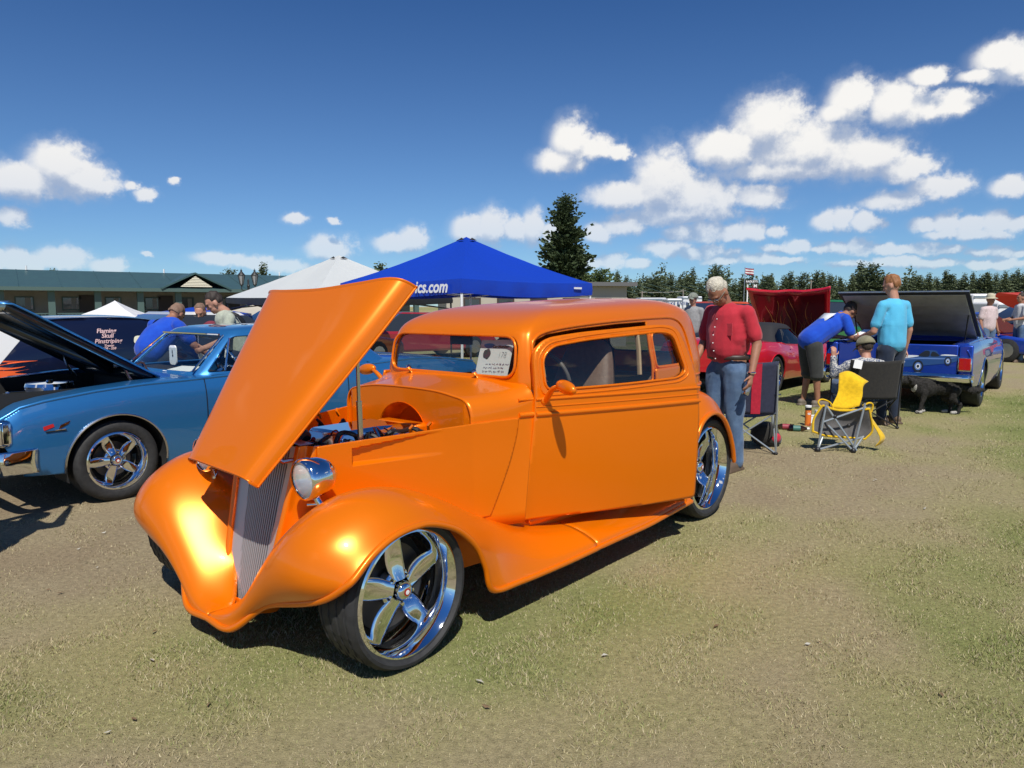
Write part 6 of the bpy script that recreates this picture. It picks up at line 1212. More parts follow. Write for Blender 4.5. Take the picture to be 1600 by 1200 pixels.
def person(label, loc, ang, J, shirt, pants, hair=None, skin=skin_m, shorts=False, shoes=None, hat=None, vox=.012, sleeve=.75, belly=0., group=None, fold=.013, hair_z=.02, curl=.6, girth=1., long_sleeve=False, hair_low=-.03, tuck=0.):
    """J: joints in the person's own frame (x ahead, y left, z up)"""
    t = thing('person', label, 'person', loc, ang, group); J = {k: np.array(v, float) for k, v in J.items()}; g = girth
    b = MB(); hf, hu = J.get('face', (1, 0, 0)), J.get('crown', (0, 0, 1)); PH, MH = head(b, J['head'], hf, hu)
    cap(b, J['neck'], J['head'] - U(hu) * .07 - U(hf) * .015, .062, .054); sp = J['neck'] * .45 + J['pelvis'] * .55
    cap(b, J['pelvis'], sp, .125 * g, .12 * g, flat=1.25); cap(b, sp, J['neck'] - np.array([0, 0, .14]), .11 * g, .095 * g, flat=1.2)
    for s in 'lr':
        sd = 1 if s == 'l' else -1; cap(b, J['neck'] - np.array([0, 0, .075]), J['sh' + s] - np.array([0, 0, .02]), .05, .045); cap(b, J['sh' + s], J['el' + s], .05 * g, .040 * g); cap(b, J['el' + s], J['wr' + s], .041 * g, .027); hd_ = U(J.get('hd' + s, J['wr' + s] - J['el' + s])); hand(b, J['wr' + s], hd_, sd, curl, pn=J.get('pn' + s))
        cap(b, J['hip' + s], J['kn' + s], .082 * g, .056 * g); cap(b, J['kn' + s], J['an' + s], .055 * g, .036); fd = U(J.get('ft' + s, (1, .15 * sd, 0))); cap(b, J['an' + s] + np.array([0, 0, -.03]) - fd * .03, J['an' + s] + np.array([0, 0, -.045]) + fd * .14, .036, .03, flat=1.1)
    body = blob('body', b, skin, t, vox=vox * .75, it=3)
    m = MB(); cap(m, J['pelvis'] + np.array([0, 0, .02 + tuck]), sp + np.array([0, 0, tuck * .5]), .150 * g, .150 * g + belly * .5, flat=1.22); cap(m, sp, J['neck'] - np.array([0, 0, .09]), .150 * g + belly * .4, .130 * g, flat=1.25)
    if belly:
        fr_ = U(J.get('front', (1, 0, 0))); cap(m, sp + fr_ * belly + np.array([0, 0, -.10]), sp + fr_ * belly * .9 + np.array([0, 0, .10]), .148 * g, .140 * g, flat=1.15)
    cap(m, J['neck'] - np.array([0, 0, .07]), J['neck'] + U(J['head'] - J['neck']) * .012, .098, .070, k=2)
    for s in 'lr':
        cap(m, J['neck'] - np.array([0, 0, .045]), J['sh' + s] - np.array([0, 0, .015]), .080, .068); e = J['sh' + s] + (J['el' + s] - J['sh' + s]) * (1. if long_sleeve else sleeve); cap(m, J['sh' + s] - np.array([0, 0, .01]), e, .068 * g, (.056 if long_sleeve else .067) * g, k=3)
        if long_sleeve: cap(m, J['el' + s], J['wr' + s], .056, .042)
    blob('shirt', m, shirt, t, vox=vox, it=5, fold=fold, seed=loc[0])
    m = MB()
    for s in 'lr':
        cap(m, J['pelvis'] + np.array([0, 0, .0]), J['hip' + s], .135 * g, .105 * g); e = J['kn' + s] + (J['hip' + s] - J['kn' + s]) * (.02 if shorts else 0.); cap(m, J['hip' + s], e, .108 * g, .088 * g if shorts else .076 * g, k=3)
        if not shorts: cap(m, J['kn' + s], J['an' + s] + np.array([0, 0, .0]), .075 * g, .062 * g, k=3)
        else: cap(m, e, e + U(J['an' + s] - J['kn' + s]) * .06, .088 * g, .09 * g, k=2)
    blob('trousers' if not shorts else 'shorts', m, pants, t, vox=vox, it=5, fold=fold * .9, seed=loc[1])
    for s in 'lr':
        sd = 1 if s == 'l' else -1; fd = U(J.get('ft' + s, (1, .15 * sd, 0))); a = J['an' + s]; m = MB(); cap(m, a + np.array([0, 0, -.03]) - fd * .05, a + np.array([0, 0, -.045]) + fd * .15, .047, .042, flat=1.0); m.box(a + fd * .05 + np.array([0, 0, -.078]), (.30, .095, .024), rz=math.atan2(fd[1], fd[0])); blob('shoe', m, shoes or shoe_b, t, vox=.011, it=3)
    m = MB()                                              # eyes
    for sd in (1, -1): m.ell(PH(.088, sd * .031, .008), (.009, .012, .008), 8, 6, rot=MH)
    m.build('eyes', mat('eye_dark', (.03, .02, .02), .2), body)
    if hair:
        m = MB(); m.ell(PH(-.018, 0, .03 + hair_z), (.096, .079, .096), 18, 12, rot=MH); m.ell(PH(-.04, 0, -.0 + hair_z), (.073, .076, .080), 16, 10, rot=MH); ho = blob('hair', m, hair, t, vox=.010, it=2, fold=.010, fs=28)
        me = ho.data; bm = bmesh.new(); bm.from_mesh(me); f_, u_ = U(hf), U(np.array(hu)); dl = []
        for v in bm.verts:
            r_ = np.array(v.co) - J['head']; a, c_ = r_ @ f_, r_ @ u_
            if (a > .045 and c_ < .075) or (a > -.02 and c_ < -.005 + hair_z) or c_ < hair_low: dl.append(v)
        bmesh.ops.delete(bm, geom=dl, context='VERTS'); bm.to_mesh(me); bm.free()
    if hat:
        m = MB()
        if hat[0] == 'cap':
            P_ = [[PH(-.012 + .122 * math.cos(a) * math.cos(e), .103 * math.sin(a) * math.cos(e), .030 + .115 * math.sin(e)) for a in np.linspace(0, 2 * math.pi, 20)] for e in np.linspace(0, 1.5, 7)]; m.grid(np.array(P_)); fw = hat[2]; m.grid(np.array([[PH(fw * (.095 + .085 * q), .075 * s_ * (1 - .25 * q * q), .045 - .02 * q - .03 * s_ * s_) for s_ in np.linspace(-1, 1, 9)] for q in np.linspace(0, 1, 5)]))
        else:
            prof = [(.165, .015), (.13, .032), (.098, .04), (.094, .09), (.08, .13), (.04, .145), (.001, .15)]; P_ = [[PH(r_ * math.cos(a), r_ * .88 * math.sin(a), z + .01) for a in np.linspace(0, 2 * math.pi, 22)] for r_, z in prof]; m.grid(np.array(P_))
        m.build('hat', hat[1], t, smooth=60, solid=.004)
    return t, J, PH
def stand(H=1.78, **kw):
    k = H / 1.78
    J = dict(head=(.02, 0, 1.665), neck=(0, 0, 1.49), pelvis=(0, 0, .97), shl=(0, .195, 1.44), shr=(0, -.195, 1.44), ell=(-.02, .25, 1.15), elr=(-.02, -.25, 1.15), wrl=(.06, .26, .90), wrr=(.06, -.26, .90), hipl=(0, .095, .90), hipr=(0, -.095, .90), knl=(.02, .11, .50), knr=(.02, -.11, .50), anl=(0, .12, .085), anr=(0, -.12, .085))
    J = {a: tuple(np.array(b) * k) for a, b in J.items()}; J.update(kw); return J
def face_ang(dx, dy): return math.atan2(dy, dx)
# grey-haired man looking into the rod
g0 = gpt(1143, 733); grey_h = mat('white_hair', (.62, .58, .47), .7, c2=(.45, .42, .34), scale=60, bump=.6, bscale=90); red_sh = fabric('red_cotton', (.46, .028, .045), (.40, .022, .036), 6)
old, JO, PHO = person('grey-haired man in red shirt and jeans bending his head beside the orange rod', (g0[0] - .05, g0[1] + .05, 0), face_ang(-.80, -.60), stand(1.76, head=(.165, .0, 1.595), neck=(.04, 0, 1.46), face=(.62, .02, -.78), crown=(.76, 0, .65), ell=(-.04, .27, 1.14), wrl=(.07, .30, .88), pnl=(.3, -1, 0), elr=(.02, -.25, 1.15), wrr=(.2, -.2, .98), pelvis=(-.02, 0, .98)), red_sh, jean, hair=grey_h, skin=skin_t, vox=.0105, belly=.022, girth=1.06, fold=.016, tuck=.13)
MB().tube([PHO(.085, -.055, .012), PHO(.104, -.04, .012), PHO(.106, 0, .016), PHO(.104, .04, .012), PHO(.085, .062, .012), PHO(.0, .08, .012)], .0035, 5).build('spectacles', chrome_d, old)
for sd in (1, -1): a = np.linspace(0, 6.28, 14)[:-1]; MB().tube([PHO(.104, sd * .033 + .022 * math.cos(q), .005 + .017 * math.sin(q)) for q in a], .0025, 5, closed=True).build('spectacle_rim', chrome_d, old)
m = MB(); a = np.linspace(0, 2 * math.pi, 24, endpoint=False); m.tube(np.c_[-.02 + .165 * np.cos(a), .20 * np.sin(a), np.full(24, 1.02)], .02, 6, closed=True, flat=.4); m.build('belt', mat('belt_leather', (.04, .025, .02), .5), old)
MB().tube([(JO['wrl'] + np.array([.034 * math.cos(q), .030 * math.sin(q), .02])) for q in a], .010, 5, closed=True).build('wrist_watch', chrome, old)
for k in range(6): MB().ell((.17 + .05 * math.sin(k * .6), 0.0 + .0, 1.36 - k * .07), (.006, .006, .006), 6, 5).build('button', white, old)
MB().box((.150, .10, 1.27), (.006, .10, .11)).build('shirt_pocket', red_sh, old, bevel=.002)
for sd in (1, -1): MB().add([(.03, sd * .085, 1.475), (.085, sd * .03, 1.455), (.12, sd * .055, 1.40), (.075, sd * .11, 1.43)], [(0, 1, 2, 3)]).build('collar', red_sh, old, solid=.006)
can_w = old.matrix_basis if False else None
hp_ = np.array(JO['wrl']) + U(np.array(JO['wrl']) - np.array(JO['ell'])) * .10 + np.array([.015, -.03, -.03]); ca_, sa_ = math.cos(old.rotation_euler.z), math.sin(old.rotation_euler.z)
cn = thing('drink_can', 'silver drink can in the hand of the grey-haired man', 'can', (old.location.x + hp_[0] * ca_ - hp_[1] * sa_, old.location.y + hp_[0] * sa_ + hp_[1] * ca_, hp_[2] - .05)); MB().lathe([(.0001, .0), (.024, .0), (.031, .01), (.031, .105), (.026, .118), (.024, .117), (.0001, .115)], 20).build('can_body', chrome_d, cn, smooth=40); MB().lathe([(.0315, .03), (.0315, .09)], 20).build('can_print', mat('can_print', (.25, .27, .3), .3, .5), cn); cn.rotation_euler = (R(-12), R(20), 0)
# man in blue tee and grey shorts leaning over the tailgate
g0 = gpt(1270, 634); blue_sh = fabric('royal_blue_cotton', (.010, .075, .50), (.008, .055, .42), 6); gry = fabric('charcoal_cotton', (.045, .047, .045))
lean, JL, _ = person('man in blue shirt and charcoal shorts leaning over the pickup tailgate', (g0[0], g0[1], 0), face_ang(.95, .30), stand(1.78, pelvis=(-.10, 0, .97), neck=(.42, 0, 1.33), head=(.60, 0, 1.40), face=(.85, 0, -.5), crown=(.5, 0, .85), shl=(.36, .19, 1.30), shr=(.36, -.19, 1.30), ell=(.45, .28, 1.02), elr=(.40, -.27, 1.03), wrl=(.70, .22, 1.0), wrr=(.66, -.20, 1.0), hdr=(1, .1, 0), hdl=(1, -.1, 0), pnr=(0, 0, -1), pnl=(0, 0, -1), hipl=(-.10, .095, .90), hipr=(-.10, -.095, .90), knl=(-.02, .11, .49), knr=(-.06, -.12, .49), anl=(-.08, .12, .085), anr=(-.02, -.12, .085), front=(.6, 0, -.6)), blue_sh, gry, hair=mat('dark_hair', (.03, .02, .015), .7), skin=skin_t, shorts=True, shoes=mat('grey_shoe', (.16, .13, .10), .7), girth=1.08)
MB().add([(.08, -.10, 1.262), (.08, .10, 1.262), (.24, .12, 1.365), (.24, -.12, 1.365)], [(0, 1, 2, 3)]).build('shirt_print', mat('pale_print', (.65, .68, .72), .7), lean, solid=.004)
# man in cyan tee seen from behind
g0 = np.array([4.72, 9.15, 0]); cyan = fabric('cyan_cotton', (.10, .48, .72), (.085, .42, .66), 6)
person('man in cyan t-shirt with short red hair standing with his back turned', (g0[0], g0[1], 0), face_ang(-.42, .90), stand(1.84, face=(.85, .35, -.35), head=(.035, .01, 1.725), ell=(.05, .27, 1.16), wrl=(.30, .20, 1.08), hdl=(1, -.2, -.1), elr=(-.03, -.27, 1.18), wrr=(.03, -.29, .93)), cyan, jean_d, hair=mat('red_hair', (.30, .13, .05), .7, c2=(.22, .09, .03), scale=60), fold=.013)
tag(MB().box((0, 0, 0), (.22, .30, .004)).build('clipboard', paper), 'white sheet held by the man in the cyan t-shirt', 'paper').matrix_world = Matrix.Translation((4.60, 9.50, 1.13)) @ Matrix.Rotation(.5, 4, 'Z') @ Matrix.Rotation(-.35, 4, 'Y')
# seated person in a cap
g0 = gpt(1368, 668); plaid = mat('plaid_cotton', (.55, .53, .48), .85, c2=(.10, .12, .18), scale=55, contrast=(.45, .52))
SEAT = (g0[0] - .09, g0[1] + .12, 0)
person('person in olive cap and checked shirt sitting in the black camp chair', SEAT, face_ang(.05, 1), dict(head=(.06, 0, .965), neck=(.02, 0, .82), face=(.9, .2, -.3), pelvis=(-.02, 0, .38), shl=(.02, .19, .76), shr=(.02, -.19, .76), ell=(.12, .34, .62), elr=(.1, -.28, .58), wrl=(.12, .36, .84), wrr=(.36, -.25, .62), hdl=(.1, -.1, 1), pnl=(1, 0, 0), hipl=(.02, .10, .42), hipr=(.02, -.10, .42), knl=(.46, .17, .48), knr=(.46, -.15, .48), anl=(.44, .16, .085), anr=(.48, -.15, .085)), plaid, jean, hair=mat('brown_hair', (.05, .032, .02), .75, c2=(.03, .02, .012), scale=60), hat=('cap', fabric('olive_canvas', (.23, .21, .13)), 1.0), long_sleeve=True, curl=1.0, hair_low=-.085)
# people at the far right
g0 = gpt(1590, 566); person('man in white t-shirt and jeans at the right edge of the lawn', (g0[0], g0[1], 0), face_ang(-.9, .1), stand(1.80, ell=(.05, .26, 1.16), wrl=(.30, .18, 1.12), elr=(.05, -.26, 1.16), wrr=(.30, -.15, 1.12)), fabric('white_cotton', (.66, .66, .66)), jean, hair=mat('dark_hair', (.03, .02, .015), .7), skin=skin_t, vox=.016)
g0 = at(1546, 478, 18.2); person('man in tan brimmed hat standing behind the pickup cab', (g0[0], g0[1], 0), face_ang(.3, -.9), stand(1.74), fabric('pale_pink_cotton', (.62, .50, .50)), jean, hat=('brim', fabric('tan_canvas', (.55, .50, .36))), skin=skin_t, vox=.016)
g0 = at(1083, 478, 15.5); person('person in grey-green cap beyond the orange rod roof', (g0[0], g0[1], 0), face_ang(-.6, -.8), stand(1.72), fabric('grey_cotton', (.3, .3, .3)), jean_d, hat=('cap', fabric('sage_canvas', (.22, .24, .20)), 1.0), vox=.018)
# the two men beyond the blue coupe
g0 = at(240, 478, 8.6); bald = mat('shaved_hair', (.20, .12, .08), .7)
p7, _, _ = person('shaven-headed man in blue shirt with black strap bending beyond the blue coupe', (g0[0], g0[1], 0), face_ang(.45, .90), stand(1.74, neck=(.20, 0, 1.30), head=(.33, .02, 1.385), face=(.75, .2, -.6), crown=(.65, 0, .75), pelvis=(-.06, 0, .95), shl=(.15, .21, 1.25), shr=(.15, -.21, 1.25), ell=(.25, .32, 1.0), elr=(.25, -.34, 1.02), wrl=(.45, .25, .90), wrr=(.42, -.46, .86), front=(.8, 0, -.4)), blue_sh, gry, hair=bald, skin=skin_t, girth=1.12, hair_z=.0)
m = MB(); m.tube(cr([(-.07, .0, 1.08), (.0, .06, 1.21), (.09, .10, 1.285), (.19, .10, 1.30), (.27, .02, 1.27)], 14), .028, 6, flat=.35); m.build('shoulder_strap', black, p7)
g0 = at(366, 478, 8.9)
p8, _, _ = person('dark-haired man in pale green tank top with black straps beyond the blue coupe', (g0[0], g0[1], 0), face_ang(-.85, -.35), stand(1.74, neck=(.10, 0, 1.40), head=(.22, 0, 1.51), face=(.85, 0, -.5), crown=(.5, 0, .86), pelvis=(-.04, 0, .94), shl=(.06, .19, 1.34), shr=(.06, -.19, 1.34), ell=(.12, .26, 1.06), elr=(.12, -.26, 1.06), wrl=(.34, .16, .98), wrr=(.34, -.16, .98)), fabric('pale_green_cotton', (.42, .45, .36)), jean_d, hair=mat('dark_hair', (.03, .02, .015), .7), sleeve=.35, fold=.008)
m = MB()
for sd in (1, -1): m.tube(cr([(-.14, sd * .09, 1.12), (-.09, sd * .11, 1.30), (.03, sd * .115, 1.385), (.15, sd * .10, 1.32), (.17, sd * .09, 1.15)], 14), .022, 6, flat=.4)
m.build('shoulder_strap', black, p8)
g0 = at(313, 478, 11.5); person('third man with glasses between the two men beyond the blue coupe', (g0[0], g0[1], 0), face_ang(.1, -1), stand(1.47, face=(.9, 0, -.4)), fabric('maroon_cotton', (.20, .03, .05)), jean_d, hair=bald, vox=.016)
# the onlooker left of the frame whose shadow falls on the lawn
person('onlooker left of the frame holding up a camera', (-3.22, 3.80, 0), face_ang(.1, 1), stand(1.80, ell=(.16, .22, 1.28), elr=(.16, -.22, 1.28), wrl=(.34, .08, 1.50), wrr=(.34, -.08, 1.50)), gry, jean_d, hair=mat('dark_hair', (.03, .02, .015), .7), vox=.018)
# ================================================================== camp chairs and small things on the lawn
def rod_(m, a, b, r): return m.tube([a, b], r, 7)
def camp_chair(label, loc, rz, fab, frame_m, stripe=None, W=.52, D=.46, seat=.42, back=.92):
    t = thing('camp_chair', label, 'chair', loc, rz, 'folding camp chairs on the lawn'); w, d = W / 2, D / 2
    feet = {(s, f): np.array([f * d * 1.05, s * w * 1.05, .015]) for s in (1, -1) for f in (1, -1)}; tops = {(s, f): np.array([f * d, s * w, seat]) for s in (1, -1) for f in (1, -1)}
    for (s, f), p in feet.items():
        MB().ell(p, (.022, .022, .018), 8, 6).build('foot', black, t)
        rod_(MB(), p, tops[(-s, f)], .0085).build('leg', frame_m, t)
        rod_(MB(), p + np.array([0, 0, .02]), tops[(s, -f)], .0085).build('leg', frame_m, t)
        rod_(MB(), p, np.array([f * d, s * w, .60 if f > 0 else back]) + (np.array([-.10, 0, 0]) if f < 0 else 0), .009).build('post', frame_m, t)
    sw_ = MB().grid(net([[(x, y, seat - .05 * (1 - (y / w) ** 2) - .02 * (1 - (x / d) ** 2)) for y in np.linspace(-w, w, 9)] for x in (-d, -d * .4, d * .4, d)], 16, 18)).build('seat', fab, t, smooth=60, solid=.006)
    bp = lambda y, q: (-d - .10 * q - .05 * (1 - (y / w) ** 2) * (1 - .3 * q), y, seat - .02 + (back + .04 - seat) * q + .02 * (y / w) ** 2 * q)
    bk = MB().grid(np.array([[bp(y, q) for y in np.linspace(-w * 1.02, w * 1.02, 18)] for q in np.linspace(0, 1, 14)])).build('backrest', fab, t, smooth=60, solid=.006)
    for y0, y1, mt in (stripe or ()):
        for off in (-.008, .008): MB().grid(np.array([[np.array(bp(y, q)) + np.array([off, 0, 0]) for y in np.linspace(y0, y1, 4)] for q in np.linspace(0.02, .99, 12)])).build('stripe', mt, bk, smooth=60)
    for s in (1, -1): MB().grid(np.array([[(x, s * (w + .01) + dy, .61 - .02 * math.sin((x + d) / D * 3.14)) for dy in (-.03, .03)] for x in np.linspace(-d - .05, d + .02, 8)])).build('armrest', fab, t, solid=.012)
    return t
navyf = fabric('navy_canvas', (.035, .04, .075)); blackf = fabric('black_canvas', (.022, .021, .020), (.03, .028, .025)); redf = fabric('red_canvas', (.55, .02, .05)); whitef = fabric('white_canvas', (.75, .75, .76)); yel = fabric('yellow_canvas', (.80, .50, .012)); greyf = fabric('grey_canvas', (.13, .125, .125)); steel = mat('grey_chair_steel', (.38, .42, .44), .4, .6)
g0 = gpt(1182, 708)
camp_chair('navy camp chair with red and white stripes behind the grey-haired man', (g0[0] - .06, g0[1] + .22, 0), R(75), navyf, steel, stripe=[(-.13, -.04, redf), (.05, .13, whitef)], W=.56, back=.90)
g0 = gpt(1372, 670); camp_chair('black camp chair holding the person in the olive cap', (SEAT[0], SEAT[1] + .05, 0), face_ang(.05, 1), blackf, black, W=.60, D=.48, seat=.38, back=.80)
tag(MB().box((0, 0, 0), (.10, .005, .10)).build('paper_tag', paper), 'white paper tag on the shoulder of the black camp chair', 'tag').matrix_world = Matrix.Translation((SEAT[0] - .26, SEAT[1] - .33, .79)) @ Matrix.Rotation(R(10), 4, 'Y')
# yellow and grey chair lying tipped, underside to the camera
g0 = gpt(1322, 708); yc = thing('camp_chair', 'yellow and grey camp chair tipped forward on the dry grass', 'chair', (g0[0] - .06, g0[1] + .05, 0), R(-6), 'folding camp chairs on the lawn')
A0, A1, B0, B1 = (-.20, 0, .02), (.14, -.02, .02), (-.14, .0, .47), (.22, .04, .49)
for nm, p, q in (('leg', A0, (-.13, .02, .48)), ('leg', A1, (.25, .03, .50)), ('leg', (-.16, .02, .30), (.26, .03, .46)), ('leg', (-.12, .03, .46), (.18, .0, .02)), ('leg', A0, (.26, .10, .14)), ('leg', (-.10, .03, .27), (.14, -.02, .02)), ('leg', A1, (.30, .14, .16)), ('leg', A0, (-.05, .2, .25))): rod_(MB(), p, q, .011).build(nm, steel, yc)
for p in (A0, A1): MB().ell(np.array(p), (.03, .03, .03), 10, 8).build('foot', black, yc)
for p in ((-.04, .02, .36), (.10, .02, .27)): MB().ell(np.array(p), (.022, .018, .022), 8, 6).build('joint', black, yc)
P = net([[(-.24, .05, .20), (-.10, .10, .15), (.10, .14, .13), (.30, .12, .12)], [(-.23, .06, .33), (-.05, .14, .30), (.16, .16, .28), (.36, .10, .22)], [(-.16, .04, .47), (.0, .08, .42), (.16, .08, .42), (.30, .05, .44)]], 18, 22); MB().grid(P).build('seat', greyf, yc, smooth=60, solid=.006)
m = MB(); m.tube(np.vstack([P[-1], P[::-1, -1], P[0, ::-1], P[:, 0]]), .012, 6); m.build('piping', yel, yc)
P = net([[(-.06, .10, .44), (.08, .12, .42), (.22, .10, .46)], [(.02, .16, .58), (.12, .17, .56), (.26, .14, .56)], [(.04, .20, .70), (.14, .18, .74), (.27, .16, .66)], [(.06, .26, .78), (.16, .24, .80), (.34, .22, .70)]], 16, 12); MB().grid(P).build('backrest', yel, yc, smooth=60, solid=.006)
P = net([[(.30, .10, .40), (.34, .16, .38)], [(.36, .08, .28), (.42, .14, .26)], [(.42, .04, .14), (.50, .12, .14)], [(.38, .06, .05), (.46, .14, .06)]], 14, 6); MB().grid(P).build('carry_flap', yel, yc, smooth=60, solid=.006)
for p in ([(-.16, .05, .44), (-.20, .05, .50), (-.16, .06, .53), (-.08, .07, .50), (-.04, .08, .44)], [(.24, .06, .47), (.30, .06, .50), (.34, .07, .48), (.33, .08, .40), (.29, .09, .36)]): MB().tube(cr(p, 14), .009, 6).build('strap', yel, yc)
# bits on the grass
g0 = gpt(1262, 665); tb = thing('snack_tube', 'upright orange snack tube with black cap on the dry grass', 'snack tube', (g0[0], g0[1], 0)); MB().lathe([(.0001, 0), (.037, 0), (.037, .235), (.0001, .235)], 22).build('tube', mat('tube_orange', (.72, .18, .02), .4, c2=(.35, .06, .02), scale=9, contrast=(.5, .6)), tb); MB().lathe([(.038, .23), (.0385, .25), (.035, .253), (.0001, .253)], 22).build('lid', white, tb); MB().lathe([(.0375, .195), (.0375, .23)], 22).build('dark_band', black, tb)
m = MB(); text_mb('01', .05, lambda a, b, h: (.0385 * math.sin(-b / .038), -.0385 * math.cos(-b / .038), .165 + a), mb=m, bold=.002); m.build('lettering', white, tb, smooth=0)
g0 = gpt(1246, 674); bt_ = thing('drink_bottle', 'dark plastic bottle with green label lying beside the orange tube', 'bottle', (g0[0], g0[1], .036), R(-15)); MB().lathe([(.0001, -.10), (.033, -.10), (.035, -.085), (.035, .05), (.014, .10), (.014, .125), (.0001, .125)], 16, axis='x').build('bottle_body', glass('bottle_plastic', (.35, .25, .22)), bt_); MB().lathe([(.0355, -.05), (.0355, .03)], 16, axis='x').build('bottle_label', mat('label_green', (.05, .16, .13), .5), bt_); MB().lathe([(.016, .105), (.016, .13), (.0001, .131)], 12, axis='x').build('cap', white, bt_)
g0 = gpt(1236, 672); bt_ = thing('drink_bottle', 'dark plastic bottle with red label lying left of the green one', 'bottle', (g0[0] - .06, g0[1] + .03, .036), R(160)); MB().lathe([(.0001, -.10), (.033, -.10), (.035, -.085), (.035, .05), (.014, .10), (.014, .125), (.0001, .125)], 16, axis='x').build('bottle_body', glass('bottle_plastic', (.35, .25, .22)), bt_); MB().lathe([(.0355, -.05), (.0355, .03)], 16, axis='x').build('bottle_label', mat('label_red', (.3, .04, .06), .5), bt_)
for k, (px, py, a, lb) in enumerate(((1270, 660, .3, 'white carton lying flat beside the snack tube'), (1282, 652, -.4, 'white carton leaning by the tipped yellow chair'))):
    g0 = gpt(px, py); t = thing('paper_carton', lb, 'carton', (g0[0], g0[1], 0), a); MB().box((0, 0, .045), (.15, .10, .09)).build('box', paper, t, bevel=.004); MB().box((0, -.03, .095), (.14, .05, .004)).build('flap', paper, t)
# bag lying under the navy chair
g0 = gpt(1190, 703); t = thing('tote_bag', 'black and red bag on the grass under the navy chair', 'bag', (g0[0] + .10, g0[1] + .22, 0), .3); m = MB(); m.ell((0, 0, .13), (.16, .12, .14), 14, 10); m.ell((.06, -.02, .08), (.12, .12, .09), 12, 8); blob('bag_body', m, blackf, t, vox=.014, fold=.012, fs=12); m = MB(); m.ell((.06, -.10, .10), (.07, .05, .06), 10, 8); blob('bag_pocket', m, redf, t, vox=.012, fold=.006)
# ------------------------------------------------------------------ black and white dog walking left behind the chairs
g0 = gpt(1467, 651); fur = mat('black_fur', (.012, .011, .010), .9, c2=(.030, .026, .022), scale=40, contrast=(.4, .7), bump=.8, bscale=70); furw = mat('white_fur', (.38, .36, .33), .9, bump=.6, bscale=70, scale=30)
dog = thing('dog', 'shaggy black and white dog standing behind the pickup bumper', 'dog', (g0[0] + .12, g0[1] + .30, 0), R(180 - 8)); dog.scale = (.9, .9, .9); m = MB()
m.ell((.16, 0, .40), (.19, .115, .155), 16, 12); m.ell((-.08, 0, .41), (.20, .105, .125), 16, 12); m.ell((-.24, 0, .41), (.13, .11, .125), 14, 10); cap(m, (.27, 0, .43), (.40, .02, .50), .085, .065); m.ell((.46, .02, .50), (.085, .065, .065), 14, 10); cap(m, (.50, .02, .485), (.575, .02, .465), .045, .028)
for sd in (1, -1):
    cap(m, (.20, sd * .075, .34), (.19 + .03 * sd, sd * .08, .19), .055, .034); cap(m, (.19 + .03 * sd, sd * .08, .19), (.20 + .05 * sd, sd * .08, .045), .032, .024); cap(m, (.20 + .05 * sd, sd * .08, .03), (.25 + .05 * sd, sd * .08, .025), .026, .022)
    cap(m, (-.24, sd * .075, .36), (-.17 - .03 * sd, sd * .08, .24), .075, .045); cap(m, (-.17 - .03 * sd, sd * .08, .24), (-.29 - .03 * sd, sd * .08, .15), .042, .028); cap(m, (-.29 - .03 * sd, sd * .08, .15), (-.27 - .03 * sd, sd * .08, .04), .027, .022); cap(m, (-.27 - .03 * sd, sd * .08, .028), (-.21 - .03 * sd, sd * .08, .025), .025, .022)
    cap(m, (.43, sd * .055 + .02, .55), (.40, sd * .085 + .02, .50), .028, .018, flat=.5)
cap(m, (-.34, 0, .42), (-.50, 0, .36), .05, .06); cap(m, (-.50, 0, .36), (-.66, 0, .37), .06, .025); db = blob('body', m, fur, dog, vox=.011, it=2, fold=.014, fs=40)
m = MB(); m.ell((.315, 0, .42), (.05, .075, .10), 12, 10); blob('chest_fur', m, furw, dog, vox=.012, fold=.012, fs=24); m = MB(); m.ell((.545, .02, .475), (.045, .028, .022), 10, 8); m.build('muzzle_blaze', furw, dog, smooth=60)
for x, y in ((.25, .08), (.15, -.08), (-.245, .08), (-.185, -.08)): m = MB(); cap(m, (x - .01, y, .028), (x + .04, y, .025), .027, .025); m.build('paw', furw, dog, smooth=60)
m = MB(); m.ell((.60, .02, .475), (.014, .018, .012), 8, 6); m.build('nose', black, dog)

g0 = at(5, 560, 7.0); db_ = thing('white_panel', 'unidentified white panel leaning at the left edge under the raised blue hood', 'board', (g0[0] - .12, 7.0, 0), R(25)); MB().box((-.12, 0, .95), (.34, .02, 1.1), rot=Matrix.Rotation(R(38), 3, 'Y')).build('panel', white, db_); MB().tube([(-.25, .3, 0), (-.1, .02, .95)], .015, 6).build('prop', alu, db_); MB().tube([(-.45, .02, 0), (-.3, .02, .75)], .015, 6).build('prop', alu, db_)  # unidentified white shape; the leaning panel on props is made up for it
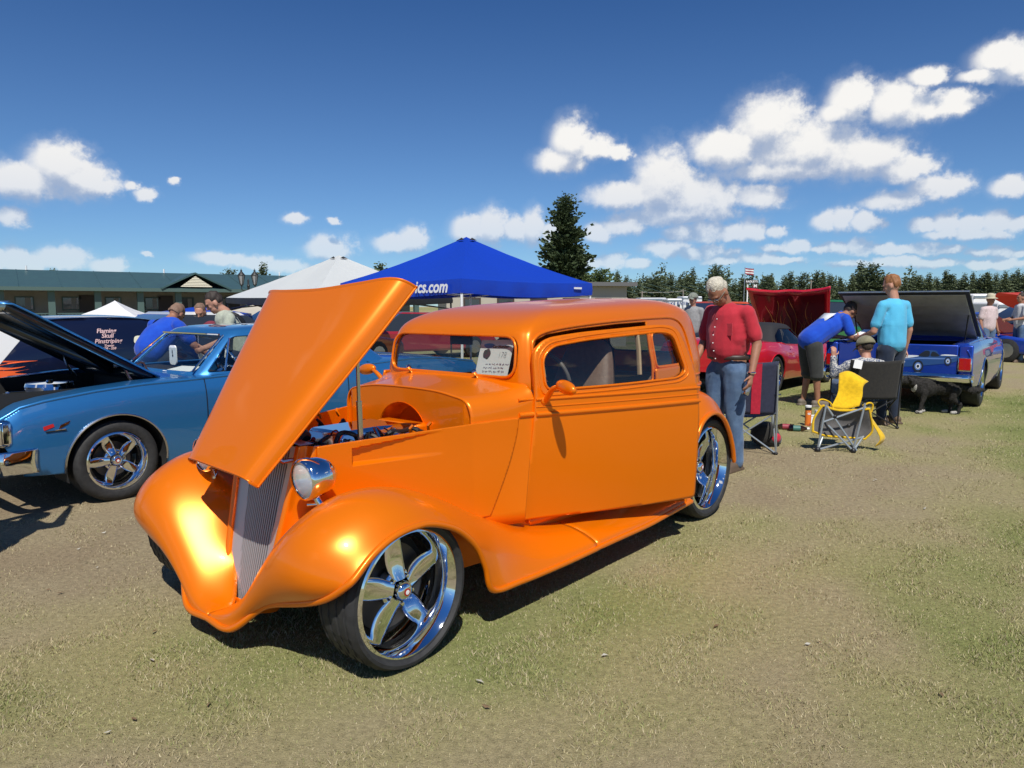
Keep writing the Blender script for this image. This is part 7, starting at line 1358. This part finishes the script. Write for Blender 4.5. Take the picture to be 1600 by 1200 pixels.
# ================================================================== mown grass blades over the near lawn
rg = np.random.RandomState(12); XY = []
for y0, y1, n in ((2.0, 3.2, 70000), (3.2, 5.0, 90000), (5.0, 8.0, 80000), (8.0, 13.0, 46000)):
    y = np.sqrt(rg.rand(n) * (y1 ** 2 - y0 ** 2) + y0 ** 2); x = (rg.rand(n) * 2 - 1) * (y * .74 + .25); XY.append(np.c_[x, y])
XY = np.concatenate(XY); g = lawn_patch(XY[:, 0], XY[:, 1]); keep = rg.rand(len(g)) < .30 + .70 * np.clip(g * 1.5, 0, 1); XY, g = XY[keep], g[keep]; n = len(g)
far_ = np.clip((XY[:, 1] - 2) / 9, 0, 1); hgt = (.006 + .011 * rg.rand(n)) * (.7 + .6 * (np.sin(XY[:, 0] * 9 + 2 * np.sin(XY[:, 1] * 7)) > .2)) * (.6 + .7 * g) * (1 + .3 * far_); wid = (.0013 + .0012 * rg.rand(n)) * (1 + 1.6 * far_); a = rg.rand(n) * 6.283; ln = rg.rand(n) * 1.1 + .15; b = rg.rand(n) * 6.283
base = np.c_[XY, np.full(n, -.002)]; w = np.c_[np.cos(a) * wid, np.sin(a) * wid, np.zeros(n)]; tip = base + np.c_[np.cos(b) * hgt * ln, np.sin(b) * hgt * ln, hgt]; V = np.stack([base - w, base + w, tip], 1).reshape(-1, 3)
C = lawn_col(np.clip(g + rg.randn(n) * .22, 0, 1)) * (.75 + .55 * rg.rand(n))[:, None]; straw = rg.rand(n) < .30; C[straw] = np.array([.43, .375, .23]) * (.7 + .5 * rg.rand(straw.sum()))[:, None]
me = bpy.data.meshes.new('grass'); me.vertices.add(3 * n); me.vertices.foreach_set('co', V.ravel()); me.loops.add(3 * n); me.loops.foreach_set('vertex_index', np.arange(3 * n, dtype=np.int32)); me.polygons.add(n); me.polygons.foreach_set('loop_start', np.arange(0, 3 * n, 3, dtype=np.int32)); me.update(calc_edges=True); me.materials.append(lawn_mat(True)); lawn_attr(me, np.repeat(C, 3, 0))
stuff(tag(link('grass', me), 'short dry yellow-green mown grass over the lawn', 'grass'))

# scraps and dead leaves trodden into the turf
lt = MB(); rl = random.Random(31)
for k in range(60):
    y = rl.uniform(2.4, 9.5); x = rl.uniform(-1, 1) * y * .7; a = rl.uniform(0, 6.28); s = rl.uniform(.006, .016); q = [np.array([x, y, .006 + rl.random() * .006]) + np.array([math.cos(a + t) * s * f_, math.sin(a + t) * s * f_, rl.uniform(0, .006)]) for t, f_ in ((0, 1.6), (1.6, .6), (3.14, 1.4), (4.7, .6))]; lt.add(q, [(0, 1, 2, 3)], 0 if rl.random() < .7 else 1)
stuff(tag(lt.build('litter', [mat('dead_leaf', (.16, .10, .05), .8), mat('pale_scrap', (.42, .40, .34), .8)], smooth=0), 'tiny dead leaves and pale scraps scattered over the lawn', 'litter'))
